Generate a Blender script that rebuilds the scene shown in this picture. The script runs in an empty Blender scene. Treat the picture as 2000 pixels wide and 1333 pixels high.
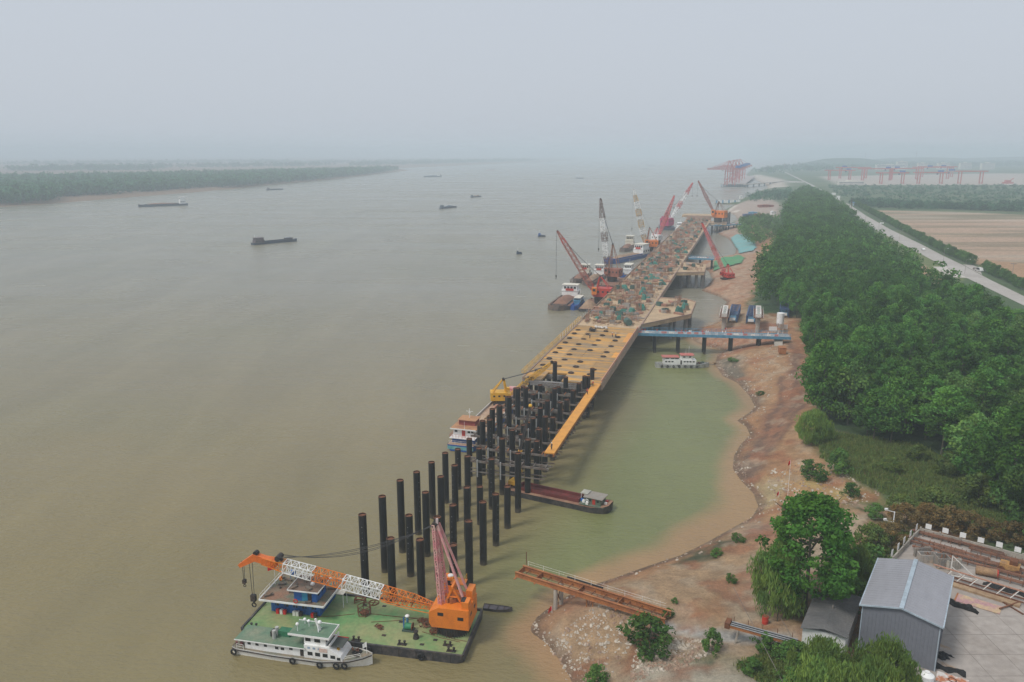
import bpy, bmesh, math, random
import numpy as np
from mathutils import Vector, Matrix

random.seed(7)
rng = np.random.default_rng(7)
scene = bpy.context.scene
COL = scene.collection
R = math.radians

# ------------------------------------------------------------------ camera
FPX, CX, CY, CAMH, HZ = 1556.0, 1000.0, 666.5, 80.0, 298.0
PITCH = math.atan((CY - HZ) / FPX)
cam_d = bpy.data.cameras.new('camera')
cam = bpy.data.objects.new('camera', cam_d)
COL.objects.link(cam)
cam.location = (0, 0, CAMH)
cam.rotation_euler = (math.pi / 2 - PITCH, 0, 0)
cam_d.sensor_width = 36.0
cam_d.lens = FPX * 36.0 / 2000.0
cam_d.clip_start = 1.0
cam_d.clip_end = 60000.0
scene.camera = cam

# ------------------------------------------------------------------ sky, sun, exposure
SUN_EL, SUN_AZ = 55.0, -122.0          # azimuth measured from +Y towards +X
world = bpy.data.worlds.new('World')
scene.world = world
world.use_nodes = True
wn, wl = world.node_tree.nodes, world.node_tree.links
wn.clear()
w_out = wn.new('ShaderNodeOutputWorld')
w_bg = wn.new('ShaderNodeBackground')
w_sky = wn.new('ShaderNodeTexSky')
w_sky.sky_type = 'NISHITA'
w_sky.sun_disc = False
w_sky.sun_elevation = R(SUN_EL)
w_sky.sun_rotation = R(SUN_AZ)
w_sky.air_density = 1.2
w_sky.dust_density = 4.0
w_sky.altitude = 50
w_hs = wn.new('ShaderNodeHueSaturation')
w_hs.inputs['Saturation'].default_value = 0.5
w_mix = wn.new('ShaderNodeMix')           # the pale overcast veil over the clear sky
w_mix.data_type = 'RGBA'
w_mix.inputs[0].default_value = 0.86
w_mix.inputs[7].default_value = (4.82, 5.22, 5.85, 1)
wl.new(w_sky.outputs[0], w_hs.inputs['Color'])
wl.new(w_hs.outputs[0], w_mix.inputs[6])
wl.new(w_mix.outputs[2], w_bg.inputs['Color'])
w_bg.inputs['Strength'].default_value = 0.090
wl.new(w_bg.outputs[0], w_out.inputs['Surface'])

sun_d = bpy.data.lights.new('sun', 'SUN')
sun = bpy.data.objects.new('sun', sun_d)
COL.objects.link(sun)
sun_d.energy = 1.5
sun_d.angle = R(15)
sun_d.color = (1.0, 0.95, 0.88)
_sd = Vector((math.sin(R(SUN_AZ)) * math.cos(R(SUN_EL)), math.cos(R(SUN_AZ)) * math.cos(R(SUN_EL)), math.sin(R(SUN_EL))))
sun.rotation_euler = _sd.to_track_quat('Z', 'Y').to_euler()
sun.location = (0, 0, 400)

scene.view_settings.view_transform = 'Standard'
scene.view_settings.look = 'None'
scene.view_settings.gamma = 1.0
scene.view_settings.use_curve_mapping = False
scene.view_settings.exposure = 0.45
scene.render.engine = 'CYCLES'
scene.cycles.volume_bounces = 2
scene.cycles.max_bounces = 6
scene.cycles.transparent_max_bounces = 6

# ------------------------------------------------------------------ pixel -> place helpers
_F = np.array([0, math.cos(PITCH), -math.sin(PITCH)])
_D = np.array([0, -math.sin(PITCH), -math.cos(PITCH)])
def ray(u, v):
    return _F + (u - CX) / FPX * np.array([1.0, 0, 0]) + (v - CY) / FPX * _D
def P(u, v, z=0.0):
    d = ray(u, v); t = (z - CAMH) / d[2]
    return Vector((d[0] * t, d[1] * t, z))
def PY(u, v, y):
    d = ray(u, v); t = y / d[1]
    return Vector((d[0] * t, y, CAMH + d[2] * t))
WAX = R(16.61)                                  # the wharf's axis
WS = Vector((math.sin(WAX), math.cos(WAX), 0)); WT = Vector((math.cos(WAX), -math.sin(WAX), 0))
def W(s, t, z=0.0):
    q = WS * s + WT * t
    return Vector((q.x, q.y, z))
WROT = math.pi / 2 - WAX                        # local +X along the wharf

# ------------------------------------------------------------------ object helpers
def tag(o, label=None, cat=None, group=None, kind=None):
    if label: o['label'] = label
    if cat: o['category'] = cat
    if group: o['group'] = group
    if kind: o['kind'] = kind
    return o
def empty(name, loc, rz=0.0, label=None, cat=None, group=None):
    o = bpy.data.objects.new(name, None)
    o.empty_display_size = 0.5
    COL.objects.link(o)
    o.location = loc
    o.rotation_euler = (0, 0, rz)
    return tag(o, label, cat, group)
def link_mesh(name, me, parent=None, loc=(0, 0, 0), rz=0.0):
    o = bpy.data.objects.new(name, me)
    COL.objects.link(o)
    o.parent = parent
    o.location = loc
    o.rotation_euler = (0, 0, rz)
    return o
def copy_tree(o, parent=None):
    c = o.copy(); COL.objects.link(c); c.parent = parent
    for ch in list(o.children):
        copy_tree(ch, c)
    return c
ORD = ['first', 'second', 'third', 'fourth', 'fifth', 'sixth', 'seventh', 'eighth', 'ninth', 'tenth', 'eleventh', 'twelfth',
       'thirteenth', 'fourteenth', 'fifteenth', 'sixteenth', 'seventeenth', 'eighteenth', 'nineteenth', 'twentieth']

def nth(n):
    return '%d%s' % (n, 'th' if 10 < n % 100 < 14 else {1: 'st', 2: 'nd', 3: 'rd'}.get(n % 10, 'th'))

class MB:
    """collects boxes, bars, tubes, prisms and panels of ONE part"""
    def __init__(self):
        self.v = []; self.f = []
    def add(self, vs, fs):
        n = len(self.v)
        self.v += [tuple(p) for p in vs]
        self.f += [tuple(i + n for i in q) for q in fs]
        return self
    BF = [(0, 3, 2, 1), (4, 5, 6, 7), (0, 1, 5, 4), (1, 2, 6, 5), (2, 3, 7, 6), (3, 0, 4, 7)]
    def box(self, c, s, rz=0.0):
        ca, sa = math.cos(rz), math.sin(rz); vs = []
        for dz in (-.5, .5):
            for dx, dy in ((-.5, -.5), (.5, -.5), (.5, .5), (-.5, .5)):
                x, y = dx * s[0], dy * s[1]
                vs.append((c[0] + x * ca - y * sa, c[1] + x * sa + y * ca, c[2] + dz * s[2]))
        return self.add(vs, MB.BF)
    def bb(self, x0, x1, y0, y1, z0, z1):
        return self.box(((x0 + x1) / 2, (y0 + y1) / 2, (z0 + z1) / 2), (x1 - x0, y1 - y0, z1 - z0))
    def beam(self, a, b, w=.2, h=None, up=(0, 0, 1)):
        h = h or w
        a, b = Vector(a), Vector(b); d = b - a
        if d.length < 1e-6: return self
        d.normalize(); u = Vector(up)
        if abs(d.dot(u)) > .97: u = Vector((1, 0, 0))
        sx = d.cross(u).normalized() * w / 2; sz = sx.cross(d).normalized() * h / 2
        return self.add([a - sx - sz, a + sx - sz, a + sx + sz, a - sx + sz, b - sx - sz, b + sx - sz, b + sx + sz, b - sx + sz],
                        [(0, 1, 2, 3), (7, 6, 5, 4), (0, 4, 5, 1), (1, 5, 6, 2), (2, 6, 7, 3), (3, 7, 4, 0)])
    def tube(self, a, b, r, n=8, r2=None, caps=True):
        r2 = r if r2 is None else r2
        a, b = Vector(a), Vector(b); d = (b - a).normalized()
        u = Vector((0, 0, 1)) if abs(d.z) < .9 else Vector((1, 0, 0))
        x = d.cross(u).normalized(); y = d.cross(x)
        vs = []
        for c, rr in ((a, r), (b, r2)):
            for i in range(n):
                an = 2 * math.pi * i / n
                vs.append(c + x * math.cos(an) * rr + y * math.sin(an) * rr)
        fs = [(i, (i + 1) % n, n + (i + 1) % n, n + i) for i in range(n)]
        if caps: fs += [tuple(range(n - 1, -1, -1)), tuple(range(n, 2 * n))]
        return self.add(vs, fs)
    def path(self, pts, r, n=6):
        for a, b in zip(pts[:-1], pts[1:]): self.tube(a, b, r, n)
        return self
    def prism(self, poly, z0, z1):
        n = len(poly)
        vs = [(x, y, z0) for x, y in poly] + [(x, y, z1) for x, y in poly]
        return self.add(vs, [tuple(range(n - 1, -1, -1)), tuple(range(n, 2 * n))] + [(i, (i + 1) % n, n + (i + 1) % n, n + i) for i in range(n)])
    def sideprism(self, poly, y0, y1):
        """profile in x,z extruded along y"""
        n = len(poly)
        vs = [(x, y0, z) for x, z in poly] + [(x, y1, z) for x, z in poly]
        return self.add(vs, [tuple(range(n)), tuple(range(2 * n - 1, n - 1, -1))] + [(i, n + i, n + (i + 1) % n, (i + 1) % n) for i in range(n)])
    def ring(self, c, r, rt, axis='z', n=12, m=6):
        vs = []; fs = []
        for i in range(n):
            a = 2 * math.pi * i / n
            for j in range(m):
                b = 2 * math.pi * j / m
                q = r + rt * math.cos(b); h = rt * math.sin(b)
                p = (q * math.cos(a), q * math.sin(a), h)
                if axis == 'x': p = (p[2], p[0], p[1])
                if axis == 'y': p = (p[0], p[2], p[1])
                vs.append((c[0] + p[0], c[1] + p[1], c[2] + p[2]))
                fs.append((i * m + j, ((i + 1) % n) * m + j, ((i + 1) % n) * m + (j + 1) % m, i * m + (j + 1) % m))
        return self.add(vs, fs)
    def ball(self, c, r, n=8, m=5, sz=1.0, jit=0.0):
        vs = [(c[0], c[1], c[2] - r * sz)]
        for j in range(1, m):
            b = -math.pi / 2 + math.pi * j / m
            for i in range(n):
                a = 2 * math.pi * i / n; k = 1 + random.uniform(-jit, jit)
                vs.append((c[0] + r * k * math.cos(b) * math.cos(a), c[1] + r * k * math.cos(b) * math.sin(a), c[2] + r * k * sz * math.sin(b)))
        vs.append((c[0], c[1], c[2] + r * sz)); L = len(vs) - 1
        fs = [(0, 1 + (i + 1) % n, 1 + i) for i in range(n)]
        for j in range(m - 2):
            o = 1 + j * n
            fs += [(o + i, o + (i + 1) % n, o + n + (i + 1) % n, o + n + i) for i in range(n)]
        o = 1 + (m - 2) * n
        fs += [(o + i, o + (i + 1) % n, L) for i in range(n)]
        return self.add(vs, fs)
    def quad(self, *p):
        return self.add(p, [tuple(range(len(p)))])
    def lattice(self, a, b, w0, w1, n, r, up=(0, 0, 1), h0=None, h1=None):
        a, b = Vector(a), Vector(b); d = (b - a).normalized()
        sx = d.cross(Vector(up)).normalized(); sz = sx.cross(d).normalized()
        h0 = h0 or w0; h1 = h1 or w1
        def pt(k, i):
            f = k / n; w = (w0 + (w1 - w0) * f) / 2; h = (h0 + (h1 - h0) * f) / 2
            q = [(-1, -1), (1, -1), (1, 1), (-1, 1)][i % 4]
            return a + (b - a) * f + sx * w * q[0] + sz * h * q[1]
        for i in range(4): self.beam(pt(0, i), pt(n, i), r * 1.5)
        for k in range(n):
            for i in range(4):
                if k % 2 == 0: self.beam(pt(k, i), pt(k + 1, i + 1), r)
                else: self.beam(pt(k, i + 1), pt(k + 1, i), r)
                if k: self.beam(pt(k, i), pt(k, i + 1), r)
        for k in (0, n):
            for i in range(4): self.beam(pt(k, i), pt(k, i + 1), r * 1.3)
        return self
    def mesh(self, name, m, smooth=0):
        me = bpy.data.meshes.new(name)
        me.from_pydata(self.v, [], self.f)
        if m is not None: me.materials.append(m)
        if smooth:
            me.polygons.foreach_set('use_smooth', [True] * len(me.polygons))
            me.set_sharp_from_angle(angle=R(smooth))
        me.validate(); me.update()
        return me
    def build(self, name, m, parent=None, loc=(0, 0, 0), rz=0.0, smooth=0):
        return link_mesh(name, self.mesh(name, m, smooth), parent, loc, rz)

# ------------------------------------------------------------------ materials
MATS = {}
def mat(name, col, rough=.6, col2=None, scale=.6, thr=.5, soft=.25, fine=.12, metal=0.0, bump=0.0, bscale=6.0, rnd=0.0, spec=None, stretch=None):
    """painted / weathered surface: base colour, patches of a second colour, fine mottling"""
    if name in MATS: return MATS[name]
    m = bpy.data.materials.new(name); MATS[name] = m
    m.use_nodes = True
    nt = m.node_tree; N, L = nt.nodes, nt.links
    b = N['Principled BSDF']
    b.inputs['Roughness'].default_value = rough
    b.inputs['Metallic'].default_value = metal
    if spec is not None: b.inputs['Specular IOR Level'].default_value = spec
    tc = N.new('ShaderNodeTexCoord')
    vec = tc.outputs['Object']
    if stretch:
        mp = N.new('ShaderNodeMapping'); mp.inputs['Scale'].default_value = stretch
        L.new(vec, mp.inputs['Vector']); vec = mp.outputs[0]
    col2 = col2 or tuple(c * .72 for c in col)
    n1 = N.new('ShaderNodeTexNoise'); n1.inputs['Scale'].default_value = scale; n1.inputs['Detail'].default_value = 6; n1.inputs['Roughness'].default_value = .62
    L.new(vec, n1.inputs['Vector'])
    mr = N.new('ShaderNodeMapRange'); mr.inputs['From Min'].default_value = thr - soft / 2; mr.inputs['From Max'].default_value = thr + soft / 2
    L.new(n1.outputs[0], mr.inputs['Value'])
    mx = N.new('ShaderNodeMix'); mx.data_type = 'RGBA'
    mx.inputs[6].default_value = (*col, 1); mx.inputs[7].default_value = (*col2, 1)
    L.new(mr.outputs[0], mx.inputs[0])
    n2 = N.new('ShaderNodeTexNoise'); n2.inputs['Scale'].default_value = scale * 9; n2.inputs['Detail'].default_value = 4
    L.new(vec, n2.inputs['Vector'])
    m2 = N.new('ShaderNodeMapRange'); m2.inputs['From Min'].default_value = .3; m2.inputs['From Max'].default_value = .7
    m2.inputs['To Min'].default_value = 1 - fine; m2.inputs['To Max'].default_value = 1 + fine
    L.new(n2.outputs[0], m2.inputs['Value'])
    fac = m2.outputs[0]
    if rnd:
        oi = N.new('ShaderNodeObjectInfo')
        m3 = N.new('ShaderNodeMapRange'); m3.inputs['To Min'].default_value = 1 - rnd; m3.inputs['To Max'].default_value = 1 + rnd
        L.new(oi.outputs['Random'], m3.inputs['Value'])
        mu = N.new('ShaderNodeMath'); mu.operation = 'MULTIPLY'
        L.new(fac, mu.inputs[0]); L.new(m3.outputs[0], mu.inputs[1]); fac = mu.outputs[0]
    vm = N.new('ShaderNodeVectorMath'); vm.operation = 'SCALE'
    L.new(mx.outputs[2], vm.inputs[0]); L.new(fac, vm.inputs['Scale'])
    L.new(vm.outputs[0], b.inputs['Base Color'])
    if bump:
        n4 = N.new('ShaderNodeTexNoise'); n4.inputs['Scale'].default_value = bscale; n4.inputs['Detail'].default_value = 5
        L.new(vec, n4.inputs['Vector'])
        bp = N.new('ShaderNodeBump'); bp.inputs['Strength'].default_value = bump; bp.inputs['Distance'].default_value = .1
        L.new(n4.outputs[0], bp.inputs['Height']); L.new(bp.outputs[0], b.inputs['Normal'])
    return m

RUST = (.16, .06, .025)
m_black = mat('black_pile_coating', (.010, .011, .013), .42, (.022, .021, .020), .5, .58, fine=.3)
_nt = m_black.node_tree; _b = _nt.nodes['Principled BSDF']                # silt and tide mark on the piles, by height above the water
_old = _b.inputs['Base Color'].links[0].from_socket
_g = _nt.nodes.new('ShaderNodeNewGeometry'); _s = _nt.nodes.new('ShaderNodeSeparateXYZ'); _nt.links.new(_g.outputs['Position'], _s.inputs[0])
_n = _nt.nodes.new('ShaderNodeTexNoise'); _n.inputs['Scale'].default_value = 1.4; _n.inputs['Detail'].default_value = 5; _nt.links.new(_g.outputs['Position'], _n.inputs['Vector'])
_a = _nt.nodes.new('ShaderNodeMath'); _a.operation = 'MULTIPLY_ADD'; _nt.links.new(_n.outputs[0], _a.inputs[0]); _a.inputs[1].default_value = -1.6; _nt.links.new(_s.outputs['Z'], _a.inputs[2])
_r = _nt.nodes.new('ShaderNodeMapRange'); _nt.links.new(_a.outputs[0], _r.inputs['Value'])
for _k, _v in (('From Min', -.5), ('From Max', .5), ('To Min', .8), ('To Max', 0.0)): _r.inputs[_k].default_value = _v
_m = _nt.nodes.new('ShaderNodeMix'); _m.data_type = 'RGBA'; _m.inputs[7].default_value = (.10, .085, .06, 1)
_nt.links.new(_r.outputs[0], _m.inputs[0]); _nt.links.new(_old, _m.inputs[6]); _nt.links.new(_m.outputs[2], _b.inputs['Base Color'])
m_rust = mat('rusty_steel', (.20, .075, .03), .85, (.11, .045, .025), 1.2, fine=.25)
m_rusto = mat('orange_primer_steel', (.38, .15, .05), .75, (.24, .085, .035), .5, .55, fine=.25)
m_orange = mat('orange_crane_paint', (.72, .20, .018), .45, (.55, .14, .02), .5, .62, fine=.08)
m_white = mat('white_paint', (.82, .82, .80), .45, (.60, .58, .53), .5, .62, fine=.06)
m_whited = mat('stained_white_paint', (.74, .72, .67), .55, (.40, .28, .18), .9, .64, .14, fine=.1)
m_deckg = mat('green_deck_paint', (.10, .26, .085), .62, (.27, .29, .13), .16, .50, .28, fine=.14)
m_deckg2 = mat('dull_green_deck', (.11, .19, .12), .65, (.22, .24, .16), .3, .55, fine=.14)
m_hullk = mat('black_hull', (.030, .030, .034), .6, (.10, .085, .075), .7, .55, fine=.2)
m_blue = mat('blue_cabin_paint', (.020, .13, .42), .5, (.015, .085, .28), .5, .55, fine=.1)
m_glass = mat('dark_window_glass', (.018, .022, .026), .12, fine=.02)
m_dark = mat('dark_iron', (.022, .022, .022), .7, (.07, .04, .025), 1.5, .56, fine=.2)
m_tyre = mat('tyre_rubber', (.014, .014, .014), .85, fine=.2)
m_pink = mat('faded_pink_paint', (.60, .22, .24), .6, (.62, .42, .36), .8, .52, fine=.12)
m_red = mat('red_paint', (.52, .045, .025), .5, (.36, .03, .02), .6, .58, fine=.1)
m_redf = mat('red_cloth', (.65, .02, .015), .7, fine=.1)
m_yel = mat('yellow_paint', (.72, .40, .03), .5, (.55, .27, .03), .6, .58, fine=.1)
m_conc = mat('pale_concrete', (.42, .38, .32), .85, (.30, .27, .23), .25, .52, fine=.14)
m_cable = mat('steel_cable', (.045, .045, .048), .6, fine=.1)
m_net = mat('green_tarpaulin', (.03, .19, .14), .75, (.05, .13, .11), .8, fine=.2, rnd=.3)
m_wood = mat('weathered_timber', (.42, .29, .17), .8, (.30, .19, .11), .9, fine=.25, rnd=.25)
m_bluel = mat('light_blue_steel', (.10, .30, .44), .5, (.08, .22, .34), .7, fine=.12)
m_blued = mat('dark_blue_steel', (.03, .075, .20), .55, (.05, .07, .12), .8, fine=.15)
m_bluew = mat('bright_blue_hull', (.020, .095, .36), .5, (.03, .07, .2), .6, .58, fine=.1)
# ================================================================== workers on the wharf
def skin_mesh(name, verts, edges, rad, m, root=0):
    me = bpy.data.meshes.new(name + '_src'); me.from_pydata(verts, edges, [])
    o = bpy.data.objects.new(name + '_src', me); COL.objects.link(o)
    mod = o.modifiers.new('skin', 'SKIN'); mod.use_smooth_shade = True
    for i, r in enumerate(rad):
        me.skin_vertices[0].data[i].radius = (r, r) if not isinstance(r, tuple) else r
        me.skin_vertices[0].data[i].use_root = (i == root)
    sub = o.modifiers.new('sub', 'SUBSURF'); sub.levels = 1; sub.render_levels = 1
    dg = bpy.context.evaluated_depsgraph_get()
    out = bpy.data.meshes.new_from_object(o.evaluated_get(dg)); out.name = name
    out.materials.clear()
    if m: out.materials.append(m)
    bpy.data.objects.remove(o); bpy.data.meshes.remove(me)
    return out
def fig(pose):
    """joints: pelvis, chest, neck, head, arms, legs, with five short fingers each hand"""
    k = .45 if pose == 'crouch' else 1.0
    hip = .92 * k + (.02 if k == 1 else 0)
    ln = 0.0 if pose != 'crouch' else .18
    V = [(0, 0, hip), (ln * .6, 0, hip + .25), (ln, 0, hip + .48), (ln * 1.2, 0, hip + .58), (ln * 1.3 + .01, 0, hip + .70), (ln * 1.3 + .02, 0, hip + .82)]
    E = [(0, 1), (1, 2), (2, 3), (3, 4), (4, 5)]; Rr = [(.15, .12), (.15, .11), (.18, .11), .06, .095, .085]
    for sy in (-1, 1):
        b = len(V)
        el = (ln + .12, sy * .27, hip + .20) if pose != 'walk' else (ln + .10 * sy, sy * .26, hip + .20)
        ha = (ln + .36, sy * .2, hip + .12) if pose != 'walk' else (ln + .24 * sy + .08, sy * .27, hip - .02)
        V += [(ln, sy * .2, hip + .46), el, ha]; E += [(2, b), (b, b + 1), (b + 1, b + 2)]; Rr += [.06, .048, .036]
        for f in range(5):
            i = len(V); V.append((ha[0] + .08 - .02 * abs(f - 2), ha[1] + (f - 2) * .02, ha[2] - .06)); E.append((b + 2, i)); Rr.append(.010)
    for sy in (-1, 1):
        b = len(V); st_ = .22 * sy if pose == 'walk' else .02
        kn = (st_ * .6 + .05, sy * .11, hip * .52) if k == 1 else (.32, sy * .16, .42)
        an = (st_, sy * .11, .08) if k == 1 else (.02, sy * .13, .08)
        V += [(0, sy * .10, hip - .06), kn, an, (an[0] + .15, an[1], .04)]; E += [(0, b), (b, b + 1), (b + 1, b + 2), (b + 2, b + 3)]; Rr += [.085, .062, .045, .04]
    return V, E, Rr
m_skin = mat('skin', (.40, .24, .16), .6, fine=.05); m_trs = mat('dark_trousers', (.03, .035, .05), .85, fine=.15)
BODY = {}
def person(loc, rz, pose, mjack, mhat, label):
    me, V, jk, ts = BODY[pose]
    e = empty('person', loc, rz, label, 'person')
    link_mesh('body', me, e)
    j = jk.copy(); j.materials.clear(); j.materials.append(mjack); link_mesh('jacket', j, e)
    link_mesh('trousers', ts, e)
    h = V[5]
    mb = MB(); mb.ball((h[0], h[1], h[2] + .02), .125, 12, 6, .85); mb.tube((h[0] + .03, h[1], h[2] - .01), (h[0] + .03, h[1], h[2] + .01), .155, 14)
    mb.build('helmet', mhat, e, smooth=60)
    return e
m_vest = mat('orange_red_vest', (.70, .07, .03), .7, fine=.1); m_navy = mat('navy_jacket', (.06, .05, .06), .8, fine=.1)
for _p in ('walk', 'stand', 'crouch'):
    _V, _E, _R = fig(_p)
    _n = len(_V) - 8
    BODY[_p] = (skin_mesh('body_' + _p, _V, _E, _R, m_skin), _V,
        skin_mesh('jacket_' + _p, [_V[0], _V[1], _V[2], _V[6], _V[7], _V[14], _V[15]], [(0, 1), (1, 2), (2, 3), (3, 4), (2, 5), (5, 6)], [(.17, .14), (.175, .135), (.205, .135), .085, .068, .085, .068], None),
        skin_mesh('trousers_' + _p, [_V[0], *_V[_n:_n + 3], *_V[_n + 4:_n + 7]], [(0, 1), (1, 2), (2, 3), (0, 4), (4, 5), (5, 6)], [(.165, .135), .105, .08, .062, .105, .08, .062], m_trs))
# ------------------------------------------------------------------ numpy noise and polygons
def _hash(ix, iy, seed):
    n = (ix.astype(np.int64) * 374761393 + iy.astype(np.int64) * 668265263 + seed * 974711) & 0x7fffffff
    n = ((n ^ (n >> 13)) * 1274126177) & 0x7fffffff
    return ((n ^ (n >> 16)) & 0xffff) / 65535.0
def vnoise(x, y, seed=0):
    ix, iy = np.floor(x), np.floor(y); fx, fy = x - ix, y - iy
    fx = fx * fx * (3 - 2 * fx); fy = fy * fy * (3 - 2 * fy)
    a = _hash(ix, iy, seed); b = _hash(ix + 1, iy, seed); c = _hash(ix, iy + 1, seed); d = _hash(ix + 1, iy + 1, seed)
    return (a * (1 - fx) + b * fx) * (1 - fy) + (c * (1 - fx) + d * fx) * fy
def fbm(x, y, sc, seed=0, oc=4):
    s = 0; a = .5; t = 0
    for k in range(oc):
        s = s + a * vnoise(x / sc, y / sc, seed + k * 17); t += a; a *= .5; sc *= .5
    return s / t
def seg_dist(X, Y, pts, closed=False):
    best = np.full(X.shape, 1e12)
    n = len(pts)
    for i in range(n if closed else n - 1):
        ax, ay = pts[i][:2]; bx, by = pts[(i + 1) % n][:2]
        dx, dy = bx - ax, by - ay; L = dx * dx + dy * dy + 1e-9
        t = np.clip(((X - ax) * dx + (Y - ay) * dy) / L, 0, 1)
        best = np.minimum(best, (X - ax - t * dx) ** 2 + (Y - ay - t * dy) ** 2)
    return np.sqrt(best)
def inside(X, Y, pts):
    r = np.zeros(X.shape, bool); n = len(pts)
    for i in range(n):
        ax, ay = pts[i][:2]; bx, by = pts[(i + 1) % n][:2]
        if ay == by: continue
        c = ((ay > Y) != (by > Y)) & (X < (bx - ax) * (Y - ay) / (by - ay) + ax)
        r ^= c
    return r
def poly_mask(X, Y, pts, feather):
    """1 inside, 0 outside, soft edge"""
    xs = [p[0] for p in pts]; ys = [p[1] for p in pts]; f = feather * 2
    m = (X > min(xs) - f) & (X < max(xs) + f) & (Y > min(ys) - f) & (Y < max(ys) + f)
    out = np.zeros(X.shape)
    if m.any():
        x, y = X[m], Y[m]
        d = seg_dist(x, y, pts, True); d = np.where(inside(x, y, pts), d, -d)
        out[m] = np.clip(d / feather + .5, 0, 1)
    return out
def PP(lst, z=0.0):
    return [tuple(P(u, v, z)[:2]) for u, v in lst]

# ------------------------------------------------------------------ shorelines
SH_R_px = [(1160, 1500), (1125, 1345), (1098, 1295), (1070, 1258), (1042, 1238), (1036, 1228), (1050, 1205), (1085, 1180), (1130, 1152),
    (1190, 1133), (1260, 1108), (1330, 1085), (1385, 1058), (1430, 1032), (1468, 1012), (1482, 990), (1472, 965), (1447, 938), (1431, 915),
    (1434, 890), (1447, 868), (1465, 850), (1458, 834), (1440, 822), (1462, 808), (1475, 795), (1463, 772), (1440, 748), (1412, 735),
    (1396, 712), (1402, 694), (1420, 685), (1385, 678), (1362, 670), (1349, 660), (1357, 645), (1385, 636), (1405, 628), (1410, 605),
    (1420, 590), (1405, 580), (1370, 568), (1383, 557), (1392, 546), (1385, 532), (1372, 522), (1366, 516), (1376, 508), (1420, 504),
    (1436, 496), (1438, 487), (1428, 472), (1419, 464), (1408, 460), (1392, 451), (1404, 445), (1420, 440), (1441, 430), (1436, 421),
    (1420, 413), (1416, 410), (1437, 400), (1404, 399), (1402, 397), (1440, 395), (1452, 388), (1466, 381), (1501, 367), (1490, 358), (1470, 349), (1458, 342),
    (1466, 334), (1500, 327), (1560, 321), (1640, 317)]
SH_R = [(25, -300), (22, 60)] + PP(SH_R_px)
LAND_R = SH_R + [(14000, 9000), (14000, -300)]
SH_L_px = [(-700, 470), (-300, 430), (0, 405), (100, 399), (200, 390), (290, 383), (370, 377), (450, 370), (550, 360), (640, 352), (720, 343),
    (800, 333), (765, 329), (850, 326), (950, 321.5), (1030, 318), (1100, 315)]
SH_L = [(-2500, -2000)] + PP(SH_L_px)
LAND_L = SH_L + [(1500, 14000), (-14000, 14000), (-14000, -2000)]

def signed(X, Y, shore, land):
    d = seg_dist(X, Y, shore)
    return np.where(inside(X, Y, land), d, -d)
def height(X, Y):
    X = np.asarray(X, float); Y = np.asarray(Y, float)
    r = signed(X, Y, SH_R, LAND_R); l = signed(X, Y, SH_L, LAND_L)
    amp = np.clip(r / 6, 0, 1) * np.clip((75 - r) / 30, 0, 1)
    hr = np.where(r > 0, np.minimum(7.0, 7.25 * (1 - np.exp(-r / 17))), np.maximum(r * .28, -3))
    hr = hr + amp * ((fbm(X, Y, 14, 3) - .5) * 2.2 + (fbm(X, Y, 3.5, 9, 3) - .5) * .8)
    hl = np.where(l > 0, np.minimum(5.5, 5.6 * (1 - np.exp(-l / 60))), np.maximum(l * .1, -3))
    # pads kept level: yard behind the workshop
    pad = poly_mask(X, Y, YARD_PAD, 6.0)
    h = np.maximum(hr, hl)
    return h * (1 - pad) + 7.3 * pad, r, l
ZY = 7.5
YARD_PAD = PP([(1690, 1260), (1745, 1095), (1795, 1040), (2060, 1105), (2300, 1500), (1690, 1500)], ZY)
def hz(x, y):
    return float(height(np.array([x]), np.array([y]))[0][0])
def GP(u, v, add=0.0):
    """the point of the ground seen at a pixel"""
    z = 5.0
    for _ in range(12):
        q = P(u, v, z); z = .5 * z + .5 * max(0, hz(q.x, q.y))
    q = P(u, v, z); q.z = max(0.0, hz(q.x, q.y)) + add
    return q

def axis_grid(lo, a, b, hi, d, g0, g1):
    xs = list(np.arange(a, b, d)); st = d; x = a; left = []
    while x > lo: st *= g0; x -= st; left.append(x)
    st = d; x = xs[-1]
    while x < hi: st *= g1; x += st; xs.append(x)
    return np.array(left[::-1] + xs)
def attr_mesh(name, X, Y, Z, cols, keep=None):
    ny, nx = X.shape
    idx = np.arange(nx * ny).reshape(ny, nx)
    q = np.stack([idx[:-1, :-1], idx[:-1, 1:], idx[1:, 1:], idx[1:, :-1]], -1).reshape(-1, 4)
    if keep is not None:
        k = keep.ravel()
        q = q[k[q].any(1)]
        used = np.unique(q); remap = np.full(nx * ny, -1); remap[used] = np.arange(len(used))
        q = remap[q]
    else: used = np.arange(nx * ny)
    co = np.stack([X.ravel()[used], Y.ravel()[used], Z.ravel()[used]], -1)
    me = bpy.data.meshes.new(name)
    me.vertices.add(len(co)); me.vertices.foreach_set('co', co.ravel().astype(np.float32))
    me.loops.add(q.size); me.loops.foreach_set('vertex_index', q.ravel().astype(np.int32))
    me.polygons.add(len(q)); me.polygons.foreach_set('loop_start', np.arange(0, q.size, 4).astype(np.int32))
    me.update(calc_edges=True)
    at = me.color_attributes.new('Col', 'FLOAT_COLOR', 'POINT')
    c = np.ones((len(used), 4), np.float32); c[:, :3] = cols.reshape(-1, 3)[used]
    at.data.foreach_set('color', c.ravel())
    me.polygons.foreach_set('use_smooth', np.ones(len(q), bool))
    me.update()
    return me

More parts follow.
